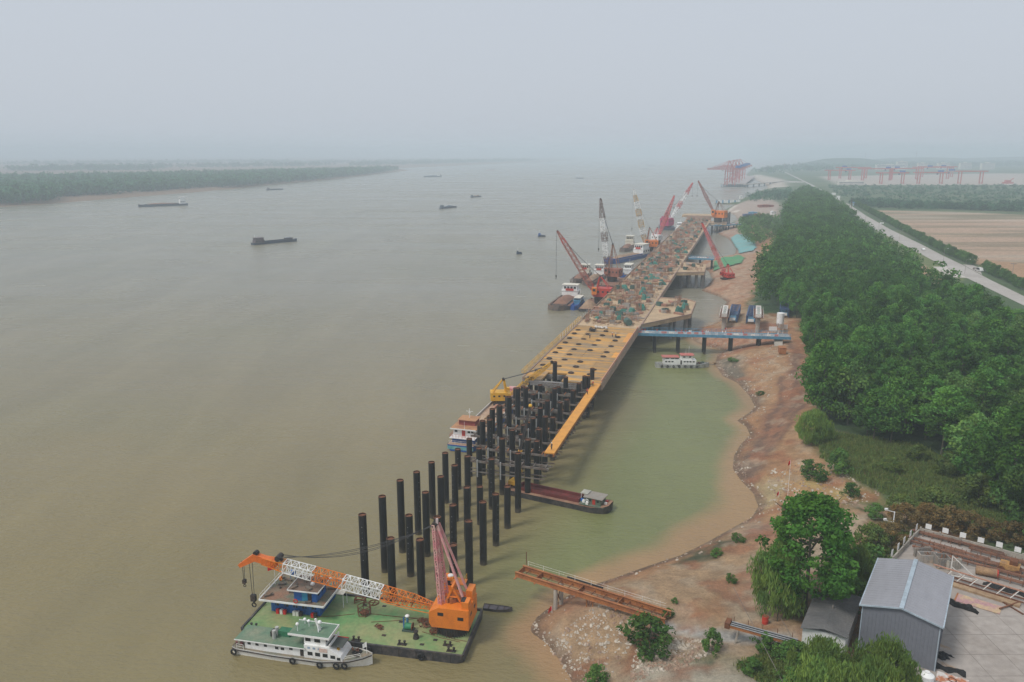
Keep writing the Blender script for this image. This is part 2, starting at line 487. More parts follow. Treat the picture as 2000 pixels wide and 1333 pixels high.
# ------------------------------------------------------------------ ground sheet
gx = axis_grid(-13500, 10, 215, 13500, 1.0, 1.045, 1.035)
gy = axis_grid(-250, 92, 380, 13500, 1.0, 1.5, 1.0068)
GX, GY = np.meshgrid(gx, gy)
GZ, RD, LD = height(GX, GY)
wx = GX + (fbm(GX, GY, 9, 21) - .5) * 9; wy = GY + (fbm(GX, GY, 9, 33) - .5) * 9
C = np.zeros(GX.shape + (3,))
def put(mask, col):
    global C
    C = C * (1 - mask[..., None]) + np.array(col) * mask[..., None]
nA = fbm(GX, GY, 30, 5); nB = fbm(GX, GY, 7, 6); nS = fbm(GX * .25, GY * 1.6, 60, 8)
C[:] = (.060, .105, .035)
put(np.clip((nA - .45) * 5, 0, 1) * .6, (.095, .135, .05))
far = np.clip((GY - 500) / 300, 0, 1)
put(far * np.clip((nS - .5) * 6, 0, 1) * .5, (.16, .17, .085))
# ---- left bank
ml = np.clip(LD / 3, 0, 1)
put(ml, (.05, .095, .035))
put(ml * np.clip((22 - LD) / 10, 0, 1), (.11, .14, .06))
sandL = poly_mask(GX, GY, PP([(110, 400), (200, 382), (330, 373), (420, 370), (330, 384), (200, 396)], 1), 12)
put(sandL, (.50, .40, .29))
put(ml * np.clip((fbm(GX * .3, GY, 500, 41) - .5) * 6, 0, 1) * np.clip((LD - 250) / 100, 0, 1), (.22, .24, .15))
# ---- right bank paint, from the shore inland
mr = np.clip(RD / 1.0, 0, 1)
near_bank = np.clip((46 - RD) / 6, 0, 1) * np.clip((GY * -1 + 900) / 100, 0, 1)
put(mr * near_bank, (.37, .20, .098))
def pz(lst, z, f, col, a=1.0, warp=True, nz=None):
    m = poly_mask(wx if warp else GX, wy if warp else GY, PP(lst, z), f) * a
    if nz is not None: m = m * nz
    put(m, col)
pz([(1040, 1235), (1120, 1345), (1500, 1345), (1520, 1290), (1400, 1230), (1300, 1200), (1420, 1185), (1500, 1120), (1600, 1050), (1700, 1012), (1745, 1003), (1650, 965), (1540, 965), (1470, 1012), (1330, 1085), (1130, 1150)], 4, 3, (.405, .268, .152))
pz([(1480, 1080), (1700, 1005), (1740, 1010), (1660, 1060), (1600, 1120), (1500, 1200), (1400, 1230), (1440, 1150)], 6, 3, (.42, .32, .215))
pz([(1500, 985), (1540, 975), (1640, 985), (1640, 1010), (1570, 1000), (1510, 1000)], 4, 3, (.27, .13, .08))
pz([(1470, 1010), (1500, 985), (1530, 1000), (1510, 1040), (1470, 1060), (1440, 1050)], 3, 3, (.33, .18, .115))
pz([(1490, 935), (1560, 885), (1625, 905), (1690, 955), (1740, 968), (1725, 1000), (1620, 998), (1500, 985)], 5, 4, (.43, .25, .115))
pz([(1560, 930), (1600, 915), (1690, 975), (1650, 990), (1580, 970)], 5, 4, (.47, .34, .13), nz=np.clip((nB - .4) * 5, 0, 1))
pz([(1585, 905), (1640, 940), (1650, 965), (1600, 960)], 5, 3, (.45, .16, .07), nz=np.clip((fbm(GX, GY, 6, 77) - .45) * 6, 0, 1))
pz([(1440, 940), (1490, 930), (1540, 965), (1500, 990), (1475, 985)], 2, 3, (.42, .32, .17))
pz([(1480, 830), (1523, 845), (1508, 888), (1472, 925), (1450, 928), (1446, 895), (1462, 858)], 3, 3, (.20, .125, .085))
pz([(1532, 668), (1556, 680), (1574, 760), (1562, 800), (1530, 850), (1495, 862), (1480, 820), (1515, 765), (1538, 720)], 5, 3, (.30, .155, .09))
pz([(1420, 688), (1530, 660), (1535, 700), (1515, 760), (1485, 805), (1465, 760), (1445, 720)], 3, 4, (.38, .225, .12))
pz([(1396, 698), (1440, 702), (1462, 740), (1480, 800), (1462, 775), (1440, 750), (1410, 736)], 1.5, 3, (.17, .14, .10))
pz([(1515, 870), (1560, 800), (1600, 850), (1590, 900), (1540, 895)], 5, 4, (.42, .25, .13))
pz([(1350, 662), (1362, 640), (1530, 640), (1535, 672), (1420, 690), (1380, 680)], 3, 3, (.37, .18, .105))
pz([(1405, 640), (1410, 600), (1530, 590), (1530, 640)], 4, 4, (.37, .25, .15))
pz([(1368, 570), (1385, 545), (1420, 530), (1475, 540), (1480, 570), (1440, 592), (1405, 582)], 3, 3, (.40, .245, .155))
pz([(1460, 590), (1470, 560), (1530, 580), (1530, 620), (1490, 610)], 6, 5, (.05, .09, .03))
pz([(1365, 518), (1385, 500), (1470, 495), (1480, 545), (1400, 545)], 4, 4, (.39, .25, .16))
pz([(1392, 452), (1404, 444), (1450, 435), (1470, 470), (1480, 500), (1440, 500)], 3, 6, (.36, .25, .19))
pz([(1400, 445), (1441, 428), (1420, 410), (1440, 396), (1500, 390), (1525, 405), (1520, 432), (1450, 445)], 4, 8, (.37, .29, .235))
pz([(1420, 410), (1437, 401), (1440, 403), (1424, 411), (1446, 412), (1440, 414)], 3, 5, (.62, .56, .48), warp=False)
pz([(1500, 367), (1470, 349), (1460, 342), (1480, 341), (1530, 352), (1540, 366)], 6, 10, (.46, .40, .33))
# wet line, and gravelly beach edge
put(mr * np.clip((2.2 - RD) / 1.2, 0, 1) * near_bank, (.17, .10, .065))
put(np.clip(1 - RD, 0, 1), (.20, .13, .08))
for _pl in ([(1541, 672), (1547, 700), (1553, 740), (1552, 775), (1536, 806), (1512, 835)], [(1551, 684), (1558, 715), (1565, 750), (1563, 785), (1546, 815), (1524, 845)], [(1527, 730), (1528, 765), (1508, 800), (1490, 830)]):
    put(np.clip(1.3 - seg_dist(wx * .5 + GX * .5, wy * .5 + GY * .5, PP(_pl, 5.5)), 0, 1) * .75, (.17, .10, .07))
# ground cover: dark understorey below the belt of trees, grass tufts
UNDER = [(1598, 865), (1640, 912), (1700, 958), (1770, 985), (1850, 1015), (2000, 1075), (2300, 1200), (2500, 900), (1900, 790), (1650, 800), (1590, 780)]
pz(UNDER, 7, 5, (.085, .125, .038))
pz([(1650, 905), (1760, 960), (1850, 985), (1800, 940), (1700, 900)], 7, 6, (.075, .095, .035), .8)
pz([(1630, 955), (1700, 960), (1760, 985), (1720, 1000), (1660, 990)], 7, 4, (.06, .10, .028), nz=np.clip((nB - .42) * 7, 0, 1))
pz([(1640, 1080), (1745, 1010), (1800, 1020), (1700, 1180), (1640, 1200), (1560, 1200), (1560, 1130)], 7, 4, (.055, .095, .03))
pz([(1440, 1280), (1520, 1250), (1700, 1290), (1800, 1500), (1560, 1500), (1510, 1333)], 7, 3, (.055, .095, .028))
pz([(1340, 1240), (1400, 1262), (1470, 1290), (1440, 1300), (1380, 1280), (1330, 1262)], 6, 2, (.06, .10, .03), nz=np.clip((nB - .35) * 7, 0, 1))
pz([(1240, 1215), (1295, 1215), (1280, 1260), (1235, 1255)], 4.5, 2.5, (.31, .14, .085))
pz([(1045, 1215), (1140, 1170), (1200, 1190), (1130, 1240), (1060, 1235)], 1.5, 3, (.40, .24, .14), .8, nz=np.clip((nB - .3) * 4, 0, 1))
pz([(1190, 1333), (1240, 1268), (1320, 1250), (1420, 1280), (1510, 1333), (1500, 1450), (1190, 1450)], 6, 3, (.42, .37, .28))
pz([(1285, 1196), (1420, 1226), (1560, 1243), (1555, 1262), (1410, 1248), (1275, 1212)], 6, 1.5, (.45, .43, .39), warp=False)
pz([(1260, 1225), (1330, 1232), (1400, 1262), (1340, 1262), (1260, 1290)], 5, 2, (.38, .36, .31), nz=np.clip((nB - .35) * 6, 0, 1))
# weeds at the water's edge
ed = np.clip((9 - RD) / 2, 0, 1) * mr * poly_mask(GX, GY, PP([(1300, 1110), (1400, 1040), (1470, 1020), (1480, 1060), (1400, 1100), (1330, 1110)], 1), 4)
put(ed * np.clip((nB - .4) * 6, 0, 1), (.075, .085, .04))
# broken colour in the bare earth
bare = mr * near_bank
put(bare * np.clip((fbm(GX, GY, 5, 91) - .57) * 8, 0, 1) * .7, (.33, .14, .07))
put(bare * np.clip((fbm(GX, GY, 4, 92) - .58) * 8, 0, 1) * .5, (.46, .36, .25))
# belt of trees: forest floor
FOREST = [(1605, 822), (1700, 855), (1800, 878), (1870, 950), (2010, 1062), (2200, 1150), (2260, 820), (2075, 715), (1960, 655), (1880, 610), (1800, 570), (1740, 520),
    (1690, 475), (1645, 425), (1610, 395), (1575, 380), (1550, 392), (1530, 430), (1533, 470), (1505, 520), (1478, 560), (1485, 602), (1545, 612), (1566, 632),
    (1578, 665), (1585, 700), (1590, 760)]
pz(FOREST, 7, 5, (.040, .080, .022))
# beyond the road: ploughed field, scrub, port apron
FIELD = [(1700, 411), (1850, 414), (2000, 420), (2300, 432), (2500, 800), (1985, 548), (1905, 512), (1800, 458)]
pz(FIELD, 7, 5, (.42, .285, .19), warp=False)
mF = poly_mask(GX, GY, PP(FIELD, 7), 4)
sx = fbm(GX * .10, GY, 16, 51, 4); sx2 = fbm(GX * .05, GY, 40, 53, 3)
put(mF * np.clip((sx - .50) * 8, 0, 1) * .7, (.20, .16, .09))
put(mF * np.clip((sx2 - .50) * 8, 0, 1) * .6, (.13, .135, .06))
put(mF * np.clip((fbm(GX * .12, GY, 22, 57, 4) - .55) * 8, 0, 1) * .6, (.47, .38, .29))
pz([(1880, 503), (2000, 515), (2400, 540), (2400, 800), (1985, 550), (1905, 514)], 7, 5, (.40, .235, .125), .85, warp=False)
pz([(1860, 362), (2300, 362), (2300, 340), (1950, 339), (1600, 345), (1640, 362)], 7, 14, (.42, .36, .30), warp=False)
pz([(1720, 448), (1830, 505), (1848, 522), (1890, 545), (1860, 560), (1780, 510), (1700, 470)], 7, 3, (.14, .17, .055))
pz([(1800, 515), (1862, 560), (1840, 566), (1795, 530)], 7, 2, (.42, .26, .15), warp=False)
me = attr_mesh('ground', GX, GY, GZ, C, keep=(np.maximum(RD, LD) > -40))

def attr_mat(name, rough, build):
    m = bpy.data.materials.new(name); m.use_nodes = True
    nt = m.node_tree; b = nt.nodes['Principled BSDF']; b.inputs['Roughness'].default_value = rough
    a = nt.nodes.new('ShaderNodeAttribute'); a.attribute_name = 'Col'
    g = nt.nodes.new('ShaderNodeNewGeometry')
    build(nt, b, a, g)
    return m
def noise_node(nt, vec, scale, detail=5, rough=.6, stretch=None):
    if stretch:
        mp = nt.nodes.new('ShaderNodeMapping'); mp.inputs['Scale'].default_value = stretch[0]; mp.inputs['Rotation'].default_value = (0, 0, stretch[1])
        nt.links.new(vec, mp.inputs['Vector']); vec = mp.outputs[0]
    n = nt.nodes.new('ShaderNodeTexNoise'); n.inputs['Scale'].default_value = scale; n.inputs['Detail'].default_value = detail; n.inputs['Roughness'].default_value = rough
    nt.links.new(vec, n.inputs['Vector'])
    return n.outputs[0]
def mrange(nt, v, a, b, c, d):
    n = nt.nodes.new('ShaderNodeMapRange')
    for k, x in zip(('From Min', 'From Max', 'To Min', 'To Max'), (a, b, c, d)): n.inputs[k].default_value = x
    nt.links.new(v, n.inputs['Value']); return n.outputs[0]
def scale_vec(nt, v, f):
    n = nt.nodes.new('ShaderNodeVectorMath'); n.operation = 'SCALE'
    nt.links.new(v, n.inputs[0]); nt.links.new(f, n.inputs['Scale']); return n.outputs[0]
def ground_nodes(nt, b, a, g):
    p = g.outputs['Position']
    c = scale_vec(nt, a.outputs['Color'], mrange(nt, noise_node(nt, p, .35, 8, .72), .3, .7, .68, 1.30))
    c = scale_vec(nt, c, mrange(nt, noise_node(nt, p, 2.2, 6, .7), .3, .7, .80, 1.20))
    nt.links.new(c, b.inputs['Base Color'])
    bp = nt.nodes.new('ShaderNodeBump'); bp.inputs['Strength'].default_value = 1.0; bp.inputs['Distance'].default_value = .8
    nt.links.new(noise_node(nt, p, .7, 10, .78), bp.inputs['Height']); nt.links.new(bp.outputs[0], b.inputs['Normal'])
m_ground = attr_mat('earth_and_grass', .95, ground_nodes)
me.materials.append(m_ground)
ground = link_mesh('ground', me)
tag(ground, 'bare earth banks, grass and fields on both sides of the river', None, kind='structure')

# ------------------------------------------------------------------ river
rx = axis_grid(-13500, -90, 130, 13500, 2.2, 1.06, 1.06)
ry = axis_grid(-250, 92, 420, 13500, 2.2, 1.5, 1.02)
RX, RY = np.meshgrid(rx, ry)
_, r1, l1 = height(RX, RY)
S_ = RX * WS.x + RY * WS.y; T_ = RX * WT.x + RY * WT.y
WC = np.zeros(RX.shape + (3,)); WC[:] = (.228, .182, .082)
def wput(m, c):
    global WC
    WC = WC * (1 - m[..., None]) + np.array(c) * m[..., None]
wn1 = fbm(RX, RY, 60, 61); wn2 = fbm(RX, RY, 14, 62)
wput(np.clip((RY - 150) / 330, 0, 1) * .9, (.226, .210, .160))  # grey of sky reflection and haze painted into the water colour, growing with distance
wput(np.clip((wn1 - .45) * 4, 0, 1) * .25, (.175, .165, .09))
cove = np.clip((T_ + 47 + (wn1 - .5) * 24) / 18, 0, 1) * np.clip((RY - 122 - (wn2 - .5) * 14) / 18, 0, 1) * np.clip((360 - RY) / 60, 0, 1)
wput(cove, (.176, .190, .072))
off = -r1
wid = 5 + 16 * poly_mask(RX, RY, PP([(1150, 1160), (1330, 1110), (1480, 1030), (1500, 960), (1440, 940), (1400, 1000), (1250, 1080)], 0), 14) + 5 * poly_mask(RX, RY, PP([(1000, 1260), (1140, 1130), (1180, 1200), (1100, 1333)], 0), 8)
pl = np.clip((wid * (.6 + .9 * wn2) - off) / (wid * .8), 0, 1) * np.clip((420 - RY) / 60, 0, 1)
wput(pl * .8, (.38, .225, .115))
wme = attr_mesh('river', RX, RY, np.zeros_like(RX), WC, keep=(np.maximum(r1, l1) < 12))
def water_nodes(nt, b, a, g):
    p = g.outputs['Position']
    b.inputs['IOR'].default_value = 1.33
    c = scale_vec(nt, a.outputs['Color'], mrange(nt, noise_node(nt, p, .022, 6, .62, ((1.8, .42, 1), .28)), .3, .7, .89, 1.10))
    nt.links.new(c, b.inputs['Base Color'])
    nt.links.new(mrange(nt, noise_node(nt, p, .012, 4, .6, ((.4, 1.5, 1), .25)), .3, .7, .18, .32), b.inputs['Roughness'])
    h1 = noise_node(nt, p, .85, 5, .62, ((.75, 1.35, 1), .55))
    h2 = noise_node(nt, p, .11, 3, .5, ((.5, 1.5, 1), .2))
    ad = nt.nodes.new('ShaderNodeMath'); ad.operation = 'MULTIPLY_ADD'
    nt.links.new(h2, ad.inputs[0]); ad.inputs[1].default_value = 1.5; nt.links.new(h1, ad.inputs[2])
    bp = nt.nodes.new('ShaderNodeBump'); bp.inputs['Strength'].default_value = .6; bp.inputs['Distance'].default_value = .6
    nt.links.new(ad.outputs[0], bp.inputs['Height']); nt.links.new(bp.outputs[0], b.inputs['Normal'])
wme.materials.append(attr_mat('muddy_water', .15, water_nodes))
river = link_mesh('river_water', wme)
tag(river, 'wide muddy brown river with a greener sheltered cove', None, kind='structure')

# ------------------------------------------------------------------ roads
m_road = mat('pale_concrete_road', (.44, .405, .37), .85, (.37, .335, .30), .06, .5, .3, fine=.12)
def strip(name, left, right, z, m, th=.12):
    """a road between two edge lines, as a slab with real thickness"""
    mb = MB(); n = len(left)
    lt = [(*p, z + th) for p in left]; rt = [(*p, z + th) for p in right]
    lb = [(*p, z - .4) for p in left]; rb = [(*p, z - .4) for p in right]
    for i in range(n - 1):
        mb.quad(lt[i], rt[i], rt[i + 1], lt[i + 1]); mb.quad(lb[i], lt[i], lt[i + 1], lb[i + 1]); mb.quad(rt[i], rb[i], rb[i + 1], rt[i + 1])
    return mb.build(name, m)
ROAD_L = PP([(2250, 712), (2000, 597), (1888, 543), (1846, 522), (1800, 497), (1764, 478), (1707, 447), (1668, 425), (1639, 400), (1620, 386), (1596, 369), (1569, 355), (1522, 332)], 7.1)
ROAD_R = PP([(2250, 690), (2000, 579), (1936, 548), (1880, 518), (1840, 499), (1800, 478), (1740, 449), (1692, 422), (1659, 400), (1630, 386), (1602, 369), (1574, 355), (1525, 332)], 7.1)
tag(strip('road', ROAD_L, ROAD_R, 7.02, m_road), kind='structure')
tag(strip('lay_by', PP([(1822, 521), (1850, 541), (1893, 543.5)], 7.1), PP([(1847, 522), (1868, 532), (1886, 541.5)], 7.1), 7.03, mat('light_concrete', (.52, .48, .43), .85, (.45, .41, .36), .1, fine=.1)), kind='structure')
tag(strip('side_road', PP([(1880, 517), (1898, 518), (1912, 523)], 7.1), PP([(1896, 526), (1908, 532), (1918, 537)], 7.1), 7.025, m_road), kind='structure')
tag(strip('port_access_road', PP([(1528, 353), (1540, 354), (1568, 355)], 7.1), PP([(1530, 355.5), (1545, 357), (1572, 357)], 7.1), 7.0, m_road), kind='structure')

# ------------------------------------------------------------------ the air: thin even haze over everything
hm = bpy.data.materials.new('thin_haze'); hm.use_nodes = True
hm.node_tree.nodes.clear()
ho = hm.node_tree.nodes.new('ShaderNodeOutputMaterial'); hv = hm.node_tree.nodes.new('ShaderNodeVolumePrincipled')
hv.inputs['Color'].default_value = (.81, .92, 1.0, 1)
hv.inputs['Density'].default_value = .00031
hv.inputs['Anisotropy'].default_value = .0
hm.node_tree.links.new(hv.outputs[0], ho.inputs['Volume'])
haze = MB().bb(-14500, 14500, -1500, 15000, -5, 125).build('haze', hm)
tag(haze, 'thin pale haze hanging over the river', None, kind='stuff')
# ------------------------------------------------------------------ vegetation
def leaf_mat(name, col, rnd=.28, trans=.30):
    m = bpy.data.materials.new(name); m.use_nodes = True
    nt = m.node_tree; N, L = nt.nodes, nt.links
    N.clear()
    out = N.new('ShaderNodeOutputMaterial'); df = N.new('ShaderNodeBsdfDiffuse'); tr = N.new('ShaderNodeBsdfTranslucent'); mx = N.new('ShaderNodeMixShader')
    at = N.new('ShaderNodeAttribute'); at.attribute_name = 'Col'
    mu = N.new('ShaderNodeMix'); mu.data_type = 'RGBA'; mu.blend_type = 'MULTIPLY'; mu.inputs[0].default_value = 1; mu.inputs[7].default_value = (*col, 1)
    L.new(at.outputs['Color'], mu.inputs[6])
    oi = N.new('ShaderNodeObjectInfo'); f = mrange(nt, oi.outputs['Random'], 0, 1, 1 - rnd, 1 + rnd)
    c = scale_vec(nt, mu.outputs[2], f)
    L.new(c, df.inputs[0]); L.new(c, tr.inputs[0])
    mx.inputs[0].default_value = trans
    L.new(df.outputs[0], mx.inputs[1]); L.new(tr.outputs[0], mx.inputs[2]); L.new(mx.outputs[0], out.inputs['Surface'])
    return m
lm_forest = leaf_mat('poplar_leaves', (.082, .190, .038), .42)
lm_hero = leaf_mat('camphor_leaves', (.070, .180, .030), .1)
lm_willow = leaf_mat('willow_leaves', (.175, .275, .065), .2)
lm_maroon = leaf_mat('reddish_brown_leaves', (.20, .145, .06), .2)
lm_shrub = leaf_mat('shrub_leaves', (.095, .19, .045), .3)
lm_yellow = leaf_mat('pale_green_leaves', (.13, .19, .05), .2)
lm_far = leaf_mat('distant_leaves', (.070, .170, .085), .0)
lm_grass = leaf_mat('long_grass', (.17, .25, .08), .0)
m_bark = mat('grey_bark', (.12, .11, .075), .9, (.08, .075, .05), 2.0, fine=.25)

def leaf_cloud(centres, radii, per, size, flat=.5, up=.35, droop=0.0, seed=0, bright=.22, squash=.8):
    """leaf quads spread through the shells of many small clumps -> verts (n*4,3), colours (n,3)"""
    g = np.random.default_rng(seed)
    k = len(centres); n = k * per
    ci = np.repeat(np.arange(k), per)
    d = g.normal(size=(n, 3)); d /= np.linalg.norm(d, axis=1)[:, None]
    rr = g.uniform(.35, 1.0, n) ** .5
    pos = centres[ci] + d * (radii[ci] * rr)[:, None] * np.array([1, 1, squash])
    nrm = d * flat + g.normal(size=(n, 3)) * .45 + np.array([0, 0, up]); nrm /= np.linalg.norm(nrm, axis=1)[:, None]
    t = np.cross(nrm, g.normal(size=(n, 3))); t /= np.linalg.norm(t, axis=1)[:, None] + 1e-9
    if droop:
        t = t * (1 - droop) + np.array([0, 0, -1.0]) * droop + g.normal(size=(n, 3)) * .12
        t /= np.linalg.norm(t, axis=1)[:, None]
    b = np.cross(nrm, t); b /= np.linalg.norm(b, axis=1)[:, None] + 1e-9
    s = size * g.uniform(.65, 1.35, n)[:, None]
    wd = .62 if not droop else .28
    ln = 1.0 if not droop else 1.9
    v = np.stack([pos - t * s * .5 * ln, pos + b * s * wd * .5, pos + t * s * .5 * ln, pos - b * s * wd * .5], 1).reshape(-1, 3)
    cb = 1 + g.uniform(-bright, bright, k)
    hue = g.uniform(-.10, .14, k)
    lb = g.uniform(.85, 1.15, n)
    c = np.stack([cb[ci] * lb * (1 + hue[ci]), cb[ci] * lb, cb[ci] * lb * (1 - hue[ci])], -1)
    return v, c
def quads_mesh(name, v, c, m):
    n = len(v) // 4
    me = bpy.data.meshes.new(name)
    me.vertices.add(len(v)); me.vertices.foreach_set('co', v.ravel().astype(np.float32))
    me.loops.add(n * 4); me.loops.foreach_set('vertex_index', np.arange(n * 4, dtype=np.int32))
    me.polygons.add(n); me.polygons.foreach_set('loop_start', np.arange(0, n * 4, 4, dtype=np.int32))
    me.update(calc_edges=True)
    at = me.color_attributes.new('Col', 'FLOAT_COLOR', 'POINT')
    cc = np.ones((n * 4, 4), np.float32); cc[:, :3] = np.repeat(c, 4, axis=0)
    at.data.foreach_set('color', cc.ravel())
    if m: me.materials.append(m)
    me.update()
    return me
def crown_clumps(h, w, base, nc, rc, seed, top=1.0):
    """clump centres filling an uneven ovate crown from z=base to z=h"""
    g = np.random.default_rng(seed)
    out = []
    lobes = [(g.uniform(0, 6.28), g.uniform(.75, 1.2)) for _ in range(5)]
    while len(out) < nc:
        z = g.uniform(0, 1); a = g.uniform(0, 6.28)
        prof = math.sin(math.pi * min(1, (z * .82 + .16))) ** .8
        lob = 1 + .22 * math.sin(a * 2 + lobes[0][0]) + .16 * math.sin(a * 3 + lobes[1][0] + z * 5)
        rad = w / 2 * prof * lob * g.uniform(.25, 1) ** .45
        out.append((rad * math.cos(a), rad * math.sin(a), base + z * (h - base) * top))
    c = np.array(out)
    return c, rc * g.uniform(.65, 1.35, nc)
def trunk_mesh(name, h, r, seed, limbs=6, w=6, base=.35):
    g = random.Random(seed); mb = MB()
    pts = [Vector((0, 0, -.6))]
    for k in range(1, 6): pts.append(Vector((g.uniform(-.2, .2) * k * .4, g.uniform(-.2, .2) * k * .4, h * .85 * k / 5)))
    for i in range(5): mb.tube(pts[i], pts[i + 1], r * (1 - i * .17), 8, r * (1 - (i + 1) * .17), caps=False)
    for k in range(limbs):
        z = h * (base + .45 * k / limbs); a = g.uniform(0, 6.28)
        q = Vector((0, 0, z)); e = q + Vector((math.cos(a) * w * .36, math.sin(a) * w * .36, h * .2))
        mb.tube(q, e, r * .4, 6, r * .12, caps=False)
    return mb.mesh(name, m_bark, 50)
def make_tree(name, h, w, base, nc, per, rc, size, seed, lm, trunk_r=.25, droop=0.0, limbs=6, **kw):
    c, r = crown_clumps(h, w, base, nc, rc, seed)
    v, col = leaf_cloud(c, r, per, size, seed=seed, droop=droop, **kw)
    return trunk_mesh(name + '_trunk', h, trunk_r, seed, limbs, w), quads_mesh(name + '_crown', v, col, lm)
def place_tree(name, protos, loc, sc, rz, label, cat, group=None, sz=None):
    tm, cm = protos
    e = empty(name, loc, rz, label, cat, group); e.scale = (sc, sc, sz or sc)
    if tm is not None: link_mesh('trunk', tm, e)
    link_mesh('crown', cm, e)
    return e

def projv(p):
    q = np.array([p[0], p[1], p[2] - CAMH]); w = q @ _F
    return CX + FPX * q[0] / w, CY + FPX * (q @ _D) / w
def h_to(base, vt):
    lo, hi = 0.0, 90.0
    for _ in range(40):
        m = (lo + hi) / 2
        if projv((base[0], base[1], base[2] + m))[1] > vt: lo = m
        else: hi = m
    return m

# --- the belt of poplars on the bank
F_TREES = [make_tree('poplar', 16, 8.2 + k * .6, 4.0, 80, 50, 1.25, .60, 100 + k, lm_forest, .22, bright=.34) for k in range(5)] + [make_tree('elm', 13, 10.5, 2.6, 70, 55, 1.5, .66, 140 + k, leaf_mat('elm_leaves', (.115, .215, .055), .3), .25, bright=.3) for k in range(2)]
fpoly = PP(FOREST, 7)
xs = [p[0] for p in fpoly]; ys = [p[1] for p in fpoly]
cand = []
yy = min(ys)
while yy < max(ys):
    xx = min(xs)
    while xx < max(xs):
        cand.append((xx + random.uniform(-2.6, 2.6), yy + random.uniform(-2.6, 2.6))); xx += 7.2
    yy += 7.2
cand = np.array(cand); cand = cand[inside(cand[:, 0], cand[:, 1], fpoly)]
cand = cand[np.argsort(cand[:, 1])]
vis = []
for x, y in cand:
    u, v = projv((x, y, 15))
    if -60 < u < 2110 and v < 1420: vis.append((x, y))
big = vis[:296]; rest = vis[296:]
def poplar_place(x, y, i):
    u, v = projv((x, y, 7)); W_ = [p for p in fpoly]
    d = float(seg_dist(np.array([x]), np.array([y]), W_, True)[0])
    z = 'near end' if y < 225 else 'near half' if y < 300 else 'beside the blue bridge' if y < 350 else 'beyond the blue bridge'
    if d < 7: e = 'on its river edge' if x < float(np.interp(y, [150, 250, 350, 500], [110, 135, 160, 190])) else 'on its road edge' if y > 230 else 'on its front edge'
    else: e = 'in its depth'
    return e + ', ' + z
for i, (x, y) in enumerate(big):
    s = random.uniform(.72, 1.18) * (1.06 if y < 260 else 1.0)
    place_tree('poplar_tree', F_TREES[random.choice((0, 1, 2, 3, 4, 0, 1, 2, 3, 4, 5, 6))], (x, y, hz(x, y) - .1), s, random.uniform(0, 6.28), ('tall' if s > 1.04 else 'low' if s < .84 else 'leafy') + ' green poplar in the tree belt, ' + poplar_place(x, y, i), 'tree', 'poplars of the riverside tree belt', s * random.uniform(.85, 1.2))
def scatter(name, pts, sc, per_c, per_l, rc, size, h, w, lm, label, seed=1, variants=6, squash=.8, base=.2):
    """many far crowns merged into one mass"""
    pv = []
    for k in range(variants):
        c, r = crown_clumps(h, w, h * base, per_c, rc, seed + k)
        pv.append(leaf_cloud(c, r, per_l, size, seed=seed + k, squash=squash))
    V, Cc = [], []; g = np.random.default_rng(seed)
    for i, p in enumerate(pts):
        v, c = pv[i % variants]; a = g.uniform(0, 6.28); ca, sa = math.cos(a), math.sin(a); s = sc[i]
        q = np.empty_like(v); q[:, 0] = (v[:, 0] * ca - v[:, 1] * sa) * s + p[0]; q[:, 1] = (v[:, 0] * sa + v[:, 1] * ca) * s + p[1]; q[:, 2] = v[:, 2] * s + p[2]
        V.append(q); Cc.append(c * g.uniform(.6, 1.35))
    me = quads_mesh(name, np.concatenate(V), np.concatenate(Cc), lm)
    o = link_mesh(name, me)
    return tag(o, label, None, kind='stuff')
scatter('tree_belt_far', [(x, y, 6.8) for x, y in rest], [random.uniform(.85, 1.2) for _ in rest], 26, 9, 1.9, 1.25, 16, 9.5, lm_forest, 'far part of the dense green tree belt', 11)

# --- woods and scrub too far away to count
def rand_in(poly, n, seed):
    g = np.random.default_rng(seed); xs = [p[0] for p in poly]; ys = [p[1] for p in poly]; out = []
    while len(out) < n:
        x = g.uniform(min(xs), max(xs), n); y = g.uniform(min(ys), max(ys), n); k = inside(x, y, poly)
        out += list(zip(x[k], y[k]))
    return out[:n]
wood = PP([(-80, 400), (100, 393), (200, 383), (300, 374), (420, 366), (560, 356), (700, 341), (785, 332.5)], 5) + PP([(700, 331), (500, 336), (300, 341), (-80, 347)], 17)
def off_bank(L):
    a = np.array(L); d = seg_dist(a[:, 0], a[:, 1], SH_L); out = []
    for (x, y), q in zip(L, d):
        u = projv((x, y, 5))[0]
        if q > (60 if 110 < u < 430 else 14): out.append((x, y))
    return out
pts = off_bank(rand_in(wood, 5600, 3))
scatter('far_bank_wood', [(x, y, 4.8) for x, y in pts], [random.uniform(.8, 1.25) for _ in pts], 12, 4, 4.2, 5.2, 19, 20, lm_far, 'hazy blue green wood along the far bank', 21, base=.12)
front = []
for a, b in zip(wood[:7], wood[1:8]):
    L = math.hypot(b[0] - a[0], b[1] - a[1])
    for k in range(int(L / 8)):
        t = random.random(); front.append((a[0] + (b[0] - a[0]) * t + random.uniform(-14, 14), a[1] + (b[1] - a[1]) * t + random.uniform(0, 60)))
front = off_bank(front)
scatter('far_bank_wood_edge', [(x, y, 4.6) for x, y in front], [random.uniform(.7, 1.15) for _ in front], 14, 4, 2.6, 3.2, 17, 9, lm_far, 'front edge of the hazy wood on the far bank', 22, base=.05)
lines = []
for (u0, v0, u1, v1, n) in [(0, 322, 560, 317, 260), (150, 330, 640, 324, 200), (500, 320, 900, 316, 200), (700, 324, 1040, 314.5, 260), (0, 334, 300, 332, 140)]:
    a = P(u0, v0, 5); b = P(u1, v1, 5)
    for k in range(n):
        t = random.random(); q = a.lerp(b, t); lines.append((q.x + random.uniform(-60, 60), q.y + random.uniform(-120, 120)))
